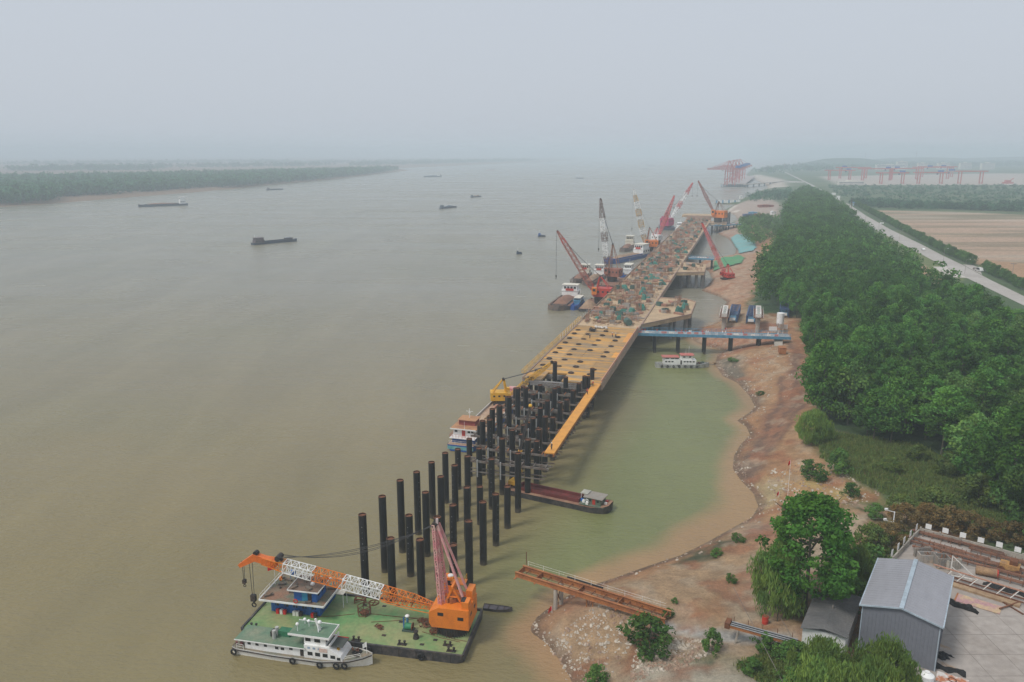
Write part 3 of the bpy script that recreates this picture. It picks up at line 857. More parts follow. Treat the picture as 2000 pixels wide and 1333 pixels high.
scatter('distant_tree_lines', [(x, y, 4) for x, y in lines], [random.uniform(.8, 1.4) for _ in lines], 9, 4, 5, 6.5, 18, 34, lm_far, 'faint lines of trees on the plain beyond the far bank', 23)
# right bank: scrub between road and port, hedgerow, trees behind the port
scr = PP([(1610, 364), (2050, 362), (2100, 412), (1720, 409), (1665, 397)], 7)
pts = rand_in(scr, 1300, 5)
scatter('scrubland', [(x, y, 6.8) for x, y in pts], [random.uniform(.5, 1.3) for _ in pts], 7, 5, 1.5, 1.7, 3.2, 7, lm_far, 'low green scrub between the road and the port', 24)
hed = []
for (u0, v0, u1, v1, n) in [(1665, 399, 1860, 409, 240), (1860, 409, 2080, 417, 200), (1880, 404, 2080, 405, 90), (1690, 404, 1800, 408, 60)]:
    a = P(u0, v0, 7); b = P(u1, v1, 7)
    for k in range(n):
        q = a.lerp(b, random.random()); hed.append((q.x + random.uniform(-5, 5), q.y + random.uniform(-9, 9)))
scatter('field_hedgerow', [(x, y, 6.8) for x, y in hed], [random.uniform(.7, 1.25) for _ in hed], 13, 7, 1.5, 1.4, 7.5, 6.5, lm_far, 'dark hedgerow of small trees along the top of the ploughed field', 25)
bt = rand_in(PP([(1465, 336), (1540, 326), (1600, 320), (1700, 317), (2050, 316), (2050, 325), (1720, 327), (1640, 333), (1560, 337), (1510, 341)], 7), 1700, 6)
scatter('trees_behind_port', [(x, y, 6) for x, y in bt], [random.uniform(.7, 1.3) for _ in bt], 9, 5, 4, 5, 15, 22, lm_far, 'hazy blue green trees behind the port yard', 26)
bt = rand_in(PP([(1440, 432), (1500, 425), (1522, 432), (1525, 470), (1470, 480), (1445, 462)], 6), 210, 7)
scatter('riverside_scrub', [(x, y, 6) for x, y in bt], [random.uniform(.6, 1.2) for _ in bt], 16, 9, 1.2, 1.0, 6, 6, lm_shrub, 'light green scrub on the bank by the far end of the wharf', 27)
bt = rand_in(PP([(1455, 385), (1510, 378), (1545, 372), (1545, 392), (1470, 394)], 6), 140, 8)
scatter('bank_scrub_far', [(x, y, 6) for x, y in bt], [random.uniform(.6, 1.2) for _ in bt], 10, 6, 2.0, 2.0, 8, 9, lm_far, 'low trees on the bank before the container quay', 28)
# low hills behind the port
def hill(name, u, v, d, wd, zt, label):
    x = (u - CX) / FPX * d; mb = MB(); n, m = 28, 7; vs = []; fs = []
    for j in range(m):
        f = j / (m - 1)
        for i in range(n):
            a = 6.283 * i / n
            r = (1 - f) ** .7 * (1 + .10 * math.sin(3 * a + u) + .06 * math.sin(7 * a))
            vs.append((x + wd * r * math.cos(a), d + wd * .5 * r * math.sin(a), zt * (1 - (1 - f) ** 2) + random.uniform(-1.5, 1.5) * (j > 0)))
    for j in range(m - 1): fs += [(j * n + i, j * n + (i + 1) % n, (j + 1) * n + (i + 1) % n, (j + 1) * n + i) for i in range(n)]
    mb.add(vs, fs); o = mb.build(name, mat('wooded_hill', (.05, .095, .04), .95, (.035, .07, .03), .03, fine=.3), smooth=60)
    return tag(o, label, None, kind='structure')
hill('hill', 1640, 0, 4600, 260, 48, 'low hazy wooded hill behind the port')
hill('hill', 1790, 0, 6400, 520, 40, 'long low hazy hill behind the white blocks')
hill('hill', 1990, 0, 6800, 700, 44, 'faint hazy ridge at the right edge')

# --- trees one can tell apart in the foreground
HERO = make_tree('camphor', 16, 15, 3.5, 210, 75, 1.25, .55, 301, lm_hero, .38, limbs=10)
WILLOW = [make_tree('willow', 11, 10, 1.6, 120, 80, 1.15, .55, 310 + k, lm_willow, .28, droop=.75, up=.1, squash=1.25) for k in range(2)]
BUSH = [make_tree('bush', 3, 3.6, .25, 40, 45, .48, .30, 320 + k, lm_shrub, .06) for k in range(3)]
MAROON = [make_tree('red_bush', 5, 6, .8, 60, 55, .7, .36, 330 + k, lm_maroon, .1) for k in range(2)]
PALE = [make_tree('pale_bush', 5, 6, .6, 60, 55, .7, .40, 340 + k, lm_yellow, .1) for k in range(2)]
SMALL = [make_tree('street_tree', 6.5, 5.2, 1.3, 46, 34, .85, .50, 350 + k, lm_shrub, .11) for k in range(3)]
def veg(name, protos, ph, u, v, vt, label, cat, group=None, wide=1.0, lm=None):
    b = GP(u, v, -.05); h = h_to(b, vt); sz = h / ph
    return place_tree(name, random.choice(protos) if isinstance(protos, list) else protos, b, sz * wide, random.uniform(0, 6.28), label, cat, group, sz)
veg('broadleaf_tree', HERO, 16.6, 1572, 1186, 966, 'big dark green broadleaf tree standing over the grey shed', 'tree', wide=.92)
veg('willow_tree', WILLOW, 11.5, 1512, 1196, 1070, 'drooping willow leaning out left of the big broadleaf tree', 'tree', wide=.9)
veg('willow_tree', WILLOW, 11.5, 1600, 1350, 1254, 'bright green willow in front of the white shed wall', 'tree', wide=1.15)
veg('willow_tree', WILLOW, 11.5, 1725, 1372, 1258, 'bright green willow in front of the grey workshop wall', 'tree', wide=1.1)
veg('willow_tree', WILLOW, 11.5, 1610, 1430, 1300, 'bright green willow cut by the lower edge of the picture', 'tree', wide=1.15)
veg('willow_tree', WILLOW, 11.5, 1700, 1440, 1300, 'willow beside the white water tank at the lower edge', 'tree', wide=1.0)
veg('willow_tree', WILLOW, 11.5, 1587, 866, 803, 'round pale willow at the river end of the tree belt', 'tree', wide=1.05)
veg('willow_tree', WILLOW, 11.5, 1672, 1150, 1070, 'thin willow growing behind the big broadleaf tree', 'tree', wide=.8)
for (u, v, vt, lab, wd) in [(1497, 1270, 1240, 'dark green bush under the pipe conveyor', 1.3), (1540, 1290, 1252, 'tall dark bush right of the pipe conveyor', 1.2), (1580, 1330, 1285, 'dark bush below the white shed wall', 1.2),
        (1270, 1268, 1212, 'long grassy bush beside the end of the rusty trestle', 1.25), (1166, 1340, 1303, 'round green bush on the beach at the lower edge', 1.0), (1258, 1288, 1266, 'small bush on the rubble heap', 1.0),
        (1305, 1205, 1190, 'small tuft of weeds at the rusty trestle foot', 1.2), (1390, 1275, 1232, 'upright weed by the concrete ramp', .7), (1427, 1137, 1121, 'small bush on the sandy bank above the cove', 1.0), (1400, 1086, 1072, 'weedy tuft at the cove edge', 1.3),
        (1440, 1058, 1042, 'weedy tuft on the cove corner', 1.2), (1318, 1178, 1168, 'tiny weed on the sand beyond the trestle', 1.0), (1586, 934, 900, 'dark bush on the yellow earth slope', 1.2), (1640, 926, 880, 'upright narrow bush beside the earth slope', .85),
        (1430, 706, 699, 'low weeds on the mud below the bridge', 2.2), (1484, 772, 764, 'weeds on the pale bank under the haul road', 1.6), (1660, 968, 945, 'bush on the grass edge of the earth slope', 1.3), (1710, 1010, 985, 'bush by the pale path above the yard', 1.2),
        (1470, 1315, 1290, 'bush on the grassy lower bank', 1.4), (1545, 1345, 1310, 'bush below the conveyor at the lower edge', 1.2), (1700, 1130, 1070, 'dense green bush behind the workshop', 1.1), (1660, 1190, 1130, 'leafy bush between tree and workshop', 1.1)]:
    veg('bush', BUSH, 3.1, u, v, vt, lab, 'bush', wide=wd)
for (u, v, vt, lab) in [(1736, 1072, 1022, 'reddish brown bush at the yard corner below the camera pole'), (1768, 1036, 988, 'reddish brown bush just right of the camera pole'), (1812, 1030, 986, 'reddish brown bush behind the first white panel'), (1850, 1036, 990, 'reddish brown bush behind the second white panel'),
        (1888, 1046, 1000, 'reddish brown bush behind the third white panel'), (1925, 1056, 1014, 'reddish brown bush behind the fourth white panel'), (1980, 1066, 1020, 'reddish brown bush behind the last white panels')]:
    veg('red_leaved_bush', MAROON, 5.1, u, v, vt, lab, 'bush', 'reddish brown bushes along the yard wall')
for (u, v, vt, lab, wd) in [(1818, 1010, 955, 'pale yellow green bush above the yard wall', 1.1), (1760, 1000, 968, 'pale green bush at the end of the pale path', 1.3), (1700, 1082, 1028, 'rounded light green bush left of the camera pole', 1.0), (1850, 930, 885, 'small pale tree in the grass below the tree belt', .8), (1910, 985, 930, 'pale green young tree in the long grass', 1.0), (1740, 920, 895, 'low pale shrub in the long grass', 1.2), (1790, 900, 872, 'low pale shrub at the foot of the poplars', 1.2), (1960, 1000, 940, 'pale leafy sapling near the right edge', .9)]:
    veg('pale_bush', PALE, 5.1, u, v, vt, lab, 'bush', wide=wd)
# row of street trees between road and ploughed field
row = [Vector((*P(1662, 399, 7)[:2], 0)), Vector((*P(1745, 447, 7)[:2], 0)), Vector((*P(1845, 500, 7)[:2], 0)), Vector((*P(1888, 520, 7)[:2], 0))]
row2 = [Vector((*P(1912, 531, 7)[:2], 0)), Vector((*P(2030, 590, 7)[:2], 0))]
def walk(line, st):
    out = []; carry = 0
    for a, b in zip(line[:-1], line[1:]):
        L = (b - a).length; d = carry
        while d < L: out.append(a.lerp(b, d / L)); d += st
        carry = d - L
    return out
_w1, _w2 = walk(row, 5.6), walk(row2, 5.0)
for _k, q in enumerate(_w1 + _w2):
    place_tree('street_tree', random.choice(SMALL), (q.x + 4.2 + random.uniform(-.7, .7), q.y + random.uniform(-.7, .7), 6.95), random.uniform(.8, 1.15), random.uniform(0, 6.28), ('small bushy roadside tree, %s from the far road bend' % nth(_k + 1)) if _k < len(_w1) else ('small bushy roadside tree, %s nearer than the white van' % nth(_k - len(_w1) + 1)), 'tree', 'row of small trees along the road')

# --- long grass under and before the trees
def grass(name, poly, n, hgt, lm, label, seed):
    pts = rand_in(poly, n, seed); g = np.random.default_rng(seed)
    X = np.array([p[0] for p in pts]); Y = np.array([p[1] for p in pts]); Z = height(X, Y)[0]
    k = 7; V = []; 
    x = np.repeat(X, k) + g.normal(size=n * k) * .35; y = np.repeat(Y, k) + g.normal(size=n * k) * .35; z = np.repeat(Z, k) - .05
    a = g.uniform(0, 6.28, n * k); h = hgt * g.uniform(.5, 1.3, n * k); w = .10 + .05 * g.random(n * k); lx = g.normal(size=n * k) * .25 * h; ly = g.normal(size=n * k) * .25 * h
    dx, dy = np.cos(a) * w, np.sin(a) * w
    b = np.stack([np.stack([x - dx, y - dy, z], -1), np.stack([x + dx, y + dy, z], -1), np.stack([x + dx * .3 + lx, y + dy * .3 + ly, z + h], -1), np.stack([x - dx * .3 + lx, y - dy * .3 + ly, z + h], -1)], 1).reshape(-1, 3)
    t = np.repeat(g.uniform(.6, 1.25, n), k); hue = np.repeat(g.uniform(-.1, .35, n), k)
    o = link_mesh(name, quads_mesh(name, b, np.stack([t * (1 + hue), t, t * .9], -1), lm))
    return tag(o, label, None, kind='stuff')
grass('long_grass', PP([(1605, 880), (1660, 915), (1770, 975), (1850, 1005), (2010, 1060), (2020, 980), (1900, 930), (1800, 868), (1700, 850), (1600, 835)], 7), 6000, .8, lm_grass, 'long dark grass below the tree belt', 71)
grass('grass_verge', PP([(1440, 1285), (1520, 1258), (1690, 1290), (1690, 1345), (1530, 1345)], 7), 2600, .6, lm_grass, 'grass on the bank below the pipe conveyor', 72)
grass('grass_behind_workshop', PP([(1640, 1090), (1745, 1015), (1790, 1030), (1700, 1170), (1640, 1195)], 7), 2500, .7, lm_grass, 'grass between the big tree and the yard', 73)

# --- stones along the waterline and rubble on the slopes
def stones(name, pts, smin, smax, m, label, seed):
    g = np.random.default_rng(seed)
    base = np.array([(1, 0, 0), (.3, .9, 0), (-.8, .6, 0), (-.8, -.6, 0), (.3, -.9, 0), (.45, .3, .7), (-.5, .2, .75), (0, -.5, .65)], float)
    fs = [(0, 1, 5), (1, 2, 6, 5), (2, 3, 6), (3, 4, 7, 6), (4, 0, 5, 7), (5, 6, 7)]
    mb = MB(); X = np.array([p[0] for p in pts]); Y = np.array([p[1] for p in pts]); Z = height(X, Y)[0]
    for x, y, z in zip(X, Y, Z):
        s = smin + (smax - smin) * g.random() ** 3; a = g.uniform(0, 6.28); ca, sa = math.cos(a), math.sin(a)
        q = base * g.uniform(.7, 1.3, base.shape) * s
        mb.add([(x + p[0] * ca - p[1] * sa, y + p[0] * sa + p[1] * ca, max(z, -.2) - .1 * s + p[2]) for p in q], fs)
    return tag(mb.build(name, m), label, None, kind='stuff')
m_stone = mat('pale_stones', (.48, .42, .34), .9, (.30, .20, .14), .25, .5, .1, fine=.3)
sh = [Vector((*p, 0)) for p in SH_R]
edge = []
for a, b in zip(sh[1:40], sh[2:41]):
    n = int((b - a).length * 7)
    d = (b - a).normalized(); nrm = Vector((d.y, -d.x, 0))
    for k in range(n):
        q = a.lerp(b, random.random()) + nrm * (abs(random.gauss(0, 2.0)) - .2); edge.append((q.x, q.y)) if random.random() < (.15 + .85 * float(vnoise(np.array([q.x / 9]), np.array([q.y / 9]), 5)[0]) ** 2) else None
stones('shore_stones', edge, .10, .42, m_stone, 'pale stones littering the waterline', 81)
rub = rand_in(PP([(1060, 1240), (1200, 1190), (1260, 1240), (1180, 1333), (1110, 1320)], 2), 700, 82) + rand_in(PP([(1240, 1250), (1340, 1240), (1420, 1270), (1330, 1300), (1230, 1310)], 5), 900, 83) + rand_in(PP([(1500, 900), (1620, 900), (1720, 970), (1640, 1000), (1500, 985)], 5), 900, 84) + rand_in(PP([(1440, 700), (1540, 670), (1550, 760), (1490, 800)], 4), 350, 85) + rand_in(PP([(1350, 665), (1440, 660), (1530, 650), (1420, 690)], 3), 250, 86)
stones('rubble', rub, .07, .45, m_stone, 'broken rubble scattered over the earth bank', 87)
# ------------------------------------------------------------------ the wharf under construction
ZD = 10.0                                    # deck level
def wl_(s, t, z=0.0): return (s, -t, z)      # wharf-local: x along, y towards the open river
m_ydeck = mat('yellow_formwork', (.56, .285, .055), .8, (.27, .20, .125), .30, .49, .20, fine=.22, rnd=.22, stretch=(1.7, .22, 1))
m_yedge = mat('orange_walkway_plate', (.72, .33, .05), .6, (.60, .27, .05), .5, fine=.1, rnd=.06)
m_pdeck = mat('dusty_concrete_deck', (.50, .365, .225), .9, (.36, .25, .15), .18, .52, .25, fine=.2, rnd=.10)
m_fascia = mat('formwork_fascia', (.30, .22, .16), .85, (.42, .28, .22), .4, .5, fine=.3)
m_beam = mat('grey_steel_beam', (.20, .185, .165), .7, (.12, .08, .06), .6, .5, fine=.2)
m_colm = mat('grey_concrete_column', (.26, .25, .24), .8, (.15, .14, .135), .3, fine=.15)

wharf = empty('wharf', (0, 0, 0), WROT, 'long unfinished wharf of concrete and yellow deck on rows of piles', 'wharf')
# decks, panel by panel
for k in range(10):
    for j in range(4):
        y0 = 41.6 + j * 6.25
        s0 = 236 + k * 8.25
        if k == 0 and j == 2: continue
        MB().bb(s0 + .03, s0 + 8.22, y0 + .03, y0 + 6.22, ZD - .5, ZD + random.uniform(-.05, .05)).build('deck_panel', m_ydeck, wharf)
for k in range(34):
    for j in range(2):
        y0 = 41.6 + j * 12.5; s0 = 318.5 + k * 16.5
        MB().bb(s0 + .04, s0 + 16.46, y0 + .04, y0 + 12.46, ZD - .7, ZD + random.uniform(.0, .12)).build('deck_slab', m_pdeck, wharf)
# edge beams, cross heads below the deck
for k in range(16):
    s0 = 236 + k * 40.25
    MB().bb(s0, s0 + 40.2, 41.15, 41.58, ZD - 2.2, ZD + .25).build('edge_beam', m_fascia, wharf)
    MB().bb(s0, s0 + 40.2, 66.62, 67.0, ZD - 2.2, ZD + .25).build('edge_beam', m_fascia, wharf)
for r in range(14, 92):
    s = 120.4 + 8.25 * r
    MB().bb(s - .7, s + .7, 41.7, 66.5, ZD - 2.1, ZD - .72).build('crosshead', m_colm, wharf)
up = MB().tube((0, 0, -4), (0, 0, ZD - 1.2), .75, 12).mesh('deck_pile', m_black, 40)
for r in range(14, 92):
    s = 120.4 + 8.25 * r
    for t in (-64.35, -46.8):
        link_mesh('deck_pile', up, wharf, (s, -t, 0))
# walkway along the shore side, plate by plate
for k in range(23):
    MB().bb(174.5 + k * 5.98, 180.44 + k * 5.98, 41.55, 44.0, 9.72, 9.98).build('walkway_plate', m_yedge, wharf)
for yy in (41.7, 43.8):
    MB().bb(174.3, 236, yy - .15, yy + .15, 9.1, 9.7).build('walkway_girder', m_rusto, wharf)
MB().bb(236.2, 318, 41.3, 41.5, ZD + .28, ZD + 1.2).build('mesh_fence', mat('pinkish_safety_mesh', (.55, .24, .13), .8, (.62, .38, .28), .8, .5, fine=.3), wharf)
MB().bb(330, 700, 66.66, 66.8, ZD + .27, ZD + 1.0).build('mesh_fence', mat('dusty_edge_boards', (.42, .29, .2), .85, fine=.3), wharf)
mb = MB()
for k in range(14): mb.tube((290 + k * 4.3, 67.2, ZD), (290 + k * 4.3, 67.2, ZD + 2.2), .07, 5)
mb.build('rail_posts', m_white, wharf)
# yellow edge frame on the river side of the formwork deck
mb = MB(); mb.lattice((240, 67.8, ZD + .8), (330, 67.8, ZD + .8), 1.0, 1.0, 26, .06)
mb.build('edge_frame', m_yel, wharf)
# step in the concrete
MB().bb(346.2, 347.2, 45, 66.4, ZD + .13, ZD + 1.1).build('step_beam', m_colm, wharf)
MB().bb(878.6, 881, 41.3, 66.8, ZD - 2, ZD + 4.0).build('end_wall', m_fascia, wharf)
MB().bb(881.1, 905, 40, 72, ZD + 2.2, ZD + 4.4).build('end_platform', m_pdeck, wharf)
# shoreward platforms
def platform(poly, cols, nm):
    MB().prism([(s, -t) for s, t in poly], ZD - 1.5, ZD + .06).build('platform_slab', m_pdeck, wharf)
    for i in range(len(poly)):
        a, b = poly[i], poly[(i + 1) % len(poly)]
        if a[1] < -41 and b[1] < -41: continue
        MB().beam((a[0], -a[1], ZD + .3), (b[0], -b[1], ZD + .3), .3, .46).build('platform_edge', m_fascia, wharf)
    for s, t in cols:
        MB().tube((s, -t, -4), (s, -t, ZD - 1.5), .95, 14).build('concrete_column', m_colm, wharf, smooth=40)
platform([(326, -41.0), (354, -23), (385, -23), (392, -28), (392, -41.0)], [(348, -31), (356, -25.2), (362, -31), (378, -25), (378, -33), (342, -37), (366, -38), (350, -38)], '')
platform([(480, -41.0), (486, -25), (523, -25.5), (529, -41.0)], [(488, -38.5), (488, -33.8), (488, -29.6), (488.5, -26), (505, -27), (520, -27), (505, -36), (520, -36)], '')
platform([(838, -41.0), (838, -24), (856, -24), (860, -41.0)], [(841, -38), (841, -33), (841, -28), (852, -27)], '')

# ---- free-standing piles, row by row
cyl = MB(); n = 18
cyl.tube((0, 0, -22), (0, 0, 0), .73, n, caps=False)
vs = []
for rr, z in ((.73, 0), (.66, 0), (.66, -.28)):
    vs += [(rr * math.cos(6.28318 * i / n), rr * math.sin(6.28318 * i / n), z) for i in range(n)]
cyl.add(vs, [(i, (i + 1) % n, n + (i + 1) % n, n + i) for i in range(n)] + [(n + i, n + (i + 1) % n, 2 * n + (i + 1) % n, 2 * n + i) for i in range(n)])
pile_me = cyl.mesh('pile', m_black, 40)
cap_me = MB().tube((0, 0, -.32), (0, 0, -.2), .665, 16).mesh('rusty_pile_top', m_rust)
rim_me = MB().ring((0, 0, 0), .70, .05, n=18, m=4).mesh('rusty_rim', m_rust, 40)
mk = MB()
for k in range(7): mk.box((0, -.735, -2.2 - k * 1.1), (.06 if k % 3 else .14, .02, .16))
mark_me = mk.mesh('paint_mark', mat('worn_grey_paint', (.30, .30, .30), .7))
ROWN = {-64.35: 'outermost row', -58.9: 'second row', -53.1: 'third row', -46.8: 'row nearest the shore'}
HT = {(0, 0): 15.9, (1, 0): 15.9, (2, 0): 15.8, (3, 0): 14.3, (4, 0): 13.3, (5, 0): 12.4, (6, 0): 10.3, (7, 0): 10.0, (8, 0): 11, (9, 0): 10.6, (10, 0): 10.8, (11, 0): 11.2, (12, 0): 11.4, (13, 0): 9.6,
      (0, 1): 12.0, (1, 1): 12.7, (2, 1): 13.9, (3, 1): 13.9, (4, 1): 13.2, (5, 1): 12.2, (6, 1): 11.1, (7, 1): 15.6, (8, 1): 16.7, (9, 1): 16.6, (10, 1): 16.6, (11, 1): 14.4, (12, 1): 9.9, (13, 1): 10.5,
      (0, 2): 12.6, (1, 2): 13.1, (2, 2): 11.9, (3, 2): 12.2, (4, 2): 8.9, (5, 2): 12.2, (6, 2): 14.2, (7, 2): 13.5, (8, 2): 9.5, (9, 2): 10.0, (10, 2): 9.4, (11, 2): 10.2, (12, 2): 11, (13, 2): 10.4,
      (0, 3): 12.5, (1, 3): 13.2, (2, 3): 13.4, (3, 3): 11.5, (4, 3): 9.7, (5, 3): 14.3, (6, 3): 14.6, (7, 3): 11.3, (8, 3): 14.9, (9, 3): 12.0, (10, 3): 13.6, (11, 3): 11.9, (12, 3): 12.2, (13, 3): 12.0}
TC = (-64.35, -58.9, -53.1, -46.8)
def pile(s, t, h, label, marks=False, group=None):
    e = empty('steel_pipe_pile', W(s, t, h), random.uniform(-.5, .5), label, 'pile', group)
    link_mesh('pile_shaft', pile_me, e); link_mesh('pile_top', cap_me, e); link_mesh('pile_rim', rim_me, e)
    if marks: tag(link_mesh('depth_marks', mark_me, e, (0, 0, 0), random.uniform(-.3, .9)), kind='stuff')
    return e
for (r, j), h in HT.items():
    pile(120.4 + 8.25 * r, TC[j], h, 'black steel pipe pile, %s from the crane barge, %s' % (ORD[r], ROWN[TC[j]]), (r + j * 2) % 3 == 0 and r < 9, 'black piles standing in the river')
extra = [(942.5, 822, 14.5), (961.5, 799, 15), (1055, 797, 12), (1041, 817, 11.5), (1022.5, 830, 11.5), (1069, 782.5, 12), (1083, 759, 13), (1105, 737, 13), (1142, 735, 13.5), (1149, 736, 13), (1157, 720, 13.6), (1084, 707, 14.5), (1053, 838.6, 13)]
whr = ['close behind the white stern barge', 'beside the hold of the blue barge', 'in the middle of the braced piles', 'left of the braced middle piles', 'next to the slender grab boom', 'high among the braced piles', 'before the edge of the yellow deck', 'close to the deck ladder', 'left of a pair beside the walkway', 'right of a pair beside the walkway', 'tallest above the yellow deck by the walkway', 'standing alone on the yellow deck edge', 'doubled beside another near the walkway end']
for (u, v, h), wtxt in zip(extra, whr):
    q = P(u, v, h)
    e = pile(q.dot(WS), q.dot(WT), h, 'black steel pipe pile ' + wtxt, False, 'black piles standing in the river')
# pile heads showing through the formwork deck
for r in range(14, 24):
    for j, t in enumerate(TC):
        if random.random() < .12: continue
        s = 120.4 + 8.25 * r + random.uniform(-1.3, 1.3)
        e = empty('pile_head', W(s, t, ZD + random.uniform(.22, .5)), 0, 'dark pile head in the yellow deck, %s from its near edge, %s' % (ORD[r - 14], ROWN[t]), 'pile', 'pile heads in the yellow deck')
        link_mesh('pile_shaft', pile_me, e); link_mesh('pile_top', cap_me, e)
        MB().ring((0, 0, -.2), .95, .16, n=14, m=4).build('collar', m_dark, e)
# ---- cross beams clamped to the piles
for r in range(6, 14):
    s = 120.4 + 8.25 * r
    e = empty('cross_beam', W(s, -54, 0), WROT, 'pair of grey steel cross beams clamped to the %s pile crossing' % ORD[r], 'beam', 'cross beams between the piles')
    y0, y1 = (-12.5, 12.5) if r > 7 else (-12.5, 8)
    zb = 8.3
    for dx in (-.98, .98):
        MB().bb(dx - .16, dx + .16, y0, y1, zb - .5, zb).build('beam', m_beam, e)
    for dx in (-1.0, 1.0):
        MB().bb(dx - .10, dx + .10, y0 + 1, y1 - .5, zb - 3.0, zb - 2.75).build('lower_beam', m_beam, e)
    mb = MB()
    for y in np.arange(y0 + .8, y1, 2.9): mb.bb(-1.2, 1.2, y - .1, y + .1, zb + .01, zb + .22)
    mb.build('tie_plates', m_rusto if r % 2 else m_beam, e)
    for y in (4.9, -.9):
        MB().bb(-1.6, -1.3, y - .12, y + .12, zb - 4, zb + .4).build('hanger', mat('pale_galvanised', (.42, .43, .42), .6, fine=.15), e)
# open reinforcement grids at the head of the yellow deck
for i, (s, t, w, l) in enumerate([(231, -56.5, 5, 5), (231.5, -50.2, 4.5, 5), (229, -45.5, 2.2, 6)]):
    e = empty('rebar_grid', W(s, t, 9.4), WROT, ['open grid of grey bars in the middle of the deck edge', 'open grid of grey bars right of the middle deck edge', 'narrow ladder of grey bars beside the walkway'][i], 'grid')
    for a in np.linspace(-w / 2, w / 2, 6): MB().bb(-l / 2, l / 2, a - .08, a + .08, 0, .16).build('bar', m_beam, e)
    for a in np.linspace(-l / 2, l / 2, 3): MB().bb(a - .08, a + .08, -w / 2, w / 2, .17, .32).build('bar', m_beam, e)

# ---- everything stored and built on the concrete deck
def tarp_mesh(sx, sy, sz, seed):
    g = random.Random(seed); mb = MB(); vs = []; nx, ny = 5, 5
    for i in range(nx + 1):
        for j in range(ny + 1):
            a, b = i / nx * 2 - 1, j / ny * 2 - 1
            e = max(abs(a), abs(b)); z = sz * (1 - e ** 5) * g.uniform(.82, 1.1)
            k = 1.08 if e > .95 else .95
            vs.append((a * sx / 2 * k, b * sy / 2 * k, z if e < .95 else 0))
    fs = [(i * (ny + 1) + j, (i + 1) * (ny + 1) + j, (i + 1) * (ny + 1) + j + 1, i * (ny + 1) + j + 1) for i in range(nx) for j in range(ny)]
    mb.add(vs, fs); return mb.mesh('tarp', m_net, 35)
def cage_mesh(w, h, n, seed):
    g = random.Random(seed); mb = MB()
    for i in range(n):
        a = 6.283 * i / n; x, y = w / 2 * math.cos(a), w / 2 * math.sin(a)
        mb.beam((x, y, 0), (x + g.uniform(-.25, .25), y + g.uniform(-.25, .25), h * g.uniform(.8, 1.1)), .10)
    for z in np.arange(.4, h * .8, .6): mb.ring((0, 0, z), w / 2, .06, n=10, m=3)
    return mb.mesh('rebar', mat('pale_rusty_rebar', (.34, .19, .12), .85, (.24, .12, .08), .9, fine=.25, rnd=.25))
def stack_mesh(l, w, h, n, m, seed):
    g = random.Random(seed); mb = MB()
    for z in range(max(1, int(h / .3))):
        for i in range(n):
            y = -w / 2 + w * (i + .5) / n
            mb.box((g.uniform(-.3, .3), y, .15 + z * .3), (l * g.uniform(.8, 1.05), w / n * .8, .26), g.uniform(-.05, .05))
    return mb.mesh('stack', m)
def frame_mesh(l, w, h, m):
    mb = MB()
    for x in (-l / 2, l / 2):
        for y in (-w / 2, w / 2): mb.beam((x, y, 0), (x, y, h), .16)
        mb.beam((x, -w / 2, h), (x, w / 2, h), .16); mb.beam((x, -w / 2, 0.1), (x, w / 2, h), .1)
    for y in (-w / 2, w / 2):
        mb.beam((-l / 2, y, h), (l / 2, y, h), .16); mb.beam((-l / 2, y, 0.1), (l / 2, y, h), .1)
    return mb.mesh('frame', m)
def bin_mesh(l, w, h, m):
    mb = MB(); t = .15
    mb.bb(-l / 2, l / 2, -w / 2, w / 2, 0, .2); mb.bb(-l / 2, l / 2, -w / 2, -w / 2 + t, .2, h); mb.bb(-l / 2, l / 2, w / 2 - t, w / 2, .2, h)
    mb.bb(-l / 2, -l / 2 + t, -w / 2 + t, w / 2 - t, .2, h); mb.bb(l / 2 - t, l / 2, -w / 2 + t, w / 2 - t, .2, h)
    for x in np.linspace(-l / 2 + .4, l / 2 - .4, 4): mb.bb(x - .06, x + .06, -w / 2 - .1, -w / 2 - .001, 0, h - .1)
    return mb.mesh('bin', m)
m_greyst = mat('dusty_grey_steel', (.27, .26, .245), .75, (.36, .29, .23), .8, fine=.25, rnd=.25)
m_pinkst = mat('reddish_steel', (.42, .235, .165), .8, (.33, .16, .11), .7, fine=.25, rnd=.25)
m_bag = mat('white_bags', (.66, .63, .58), .8, (.5, .45, .4), 1, fine=.15, rnd=.1)
m_dgreen = mat('dark_green_steel', (.045, .12, .10), .7, (.09, .12, .10), .7, fine=.2, rnd=.3)
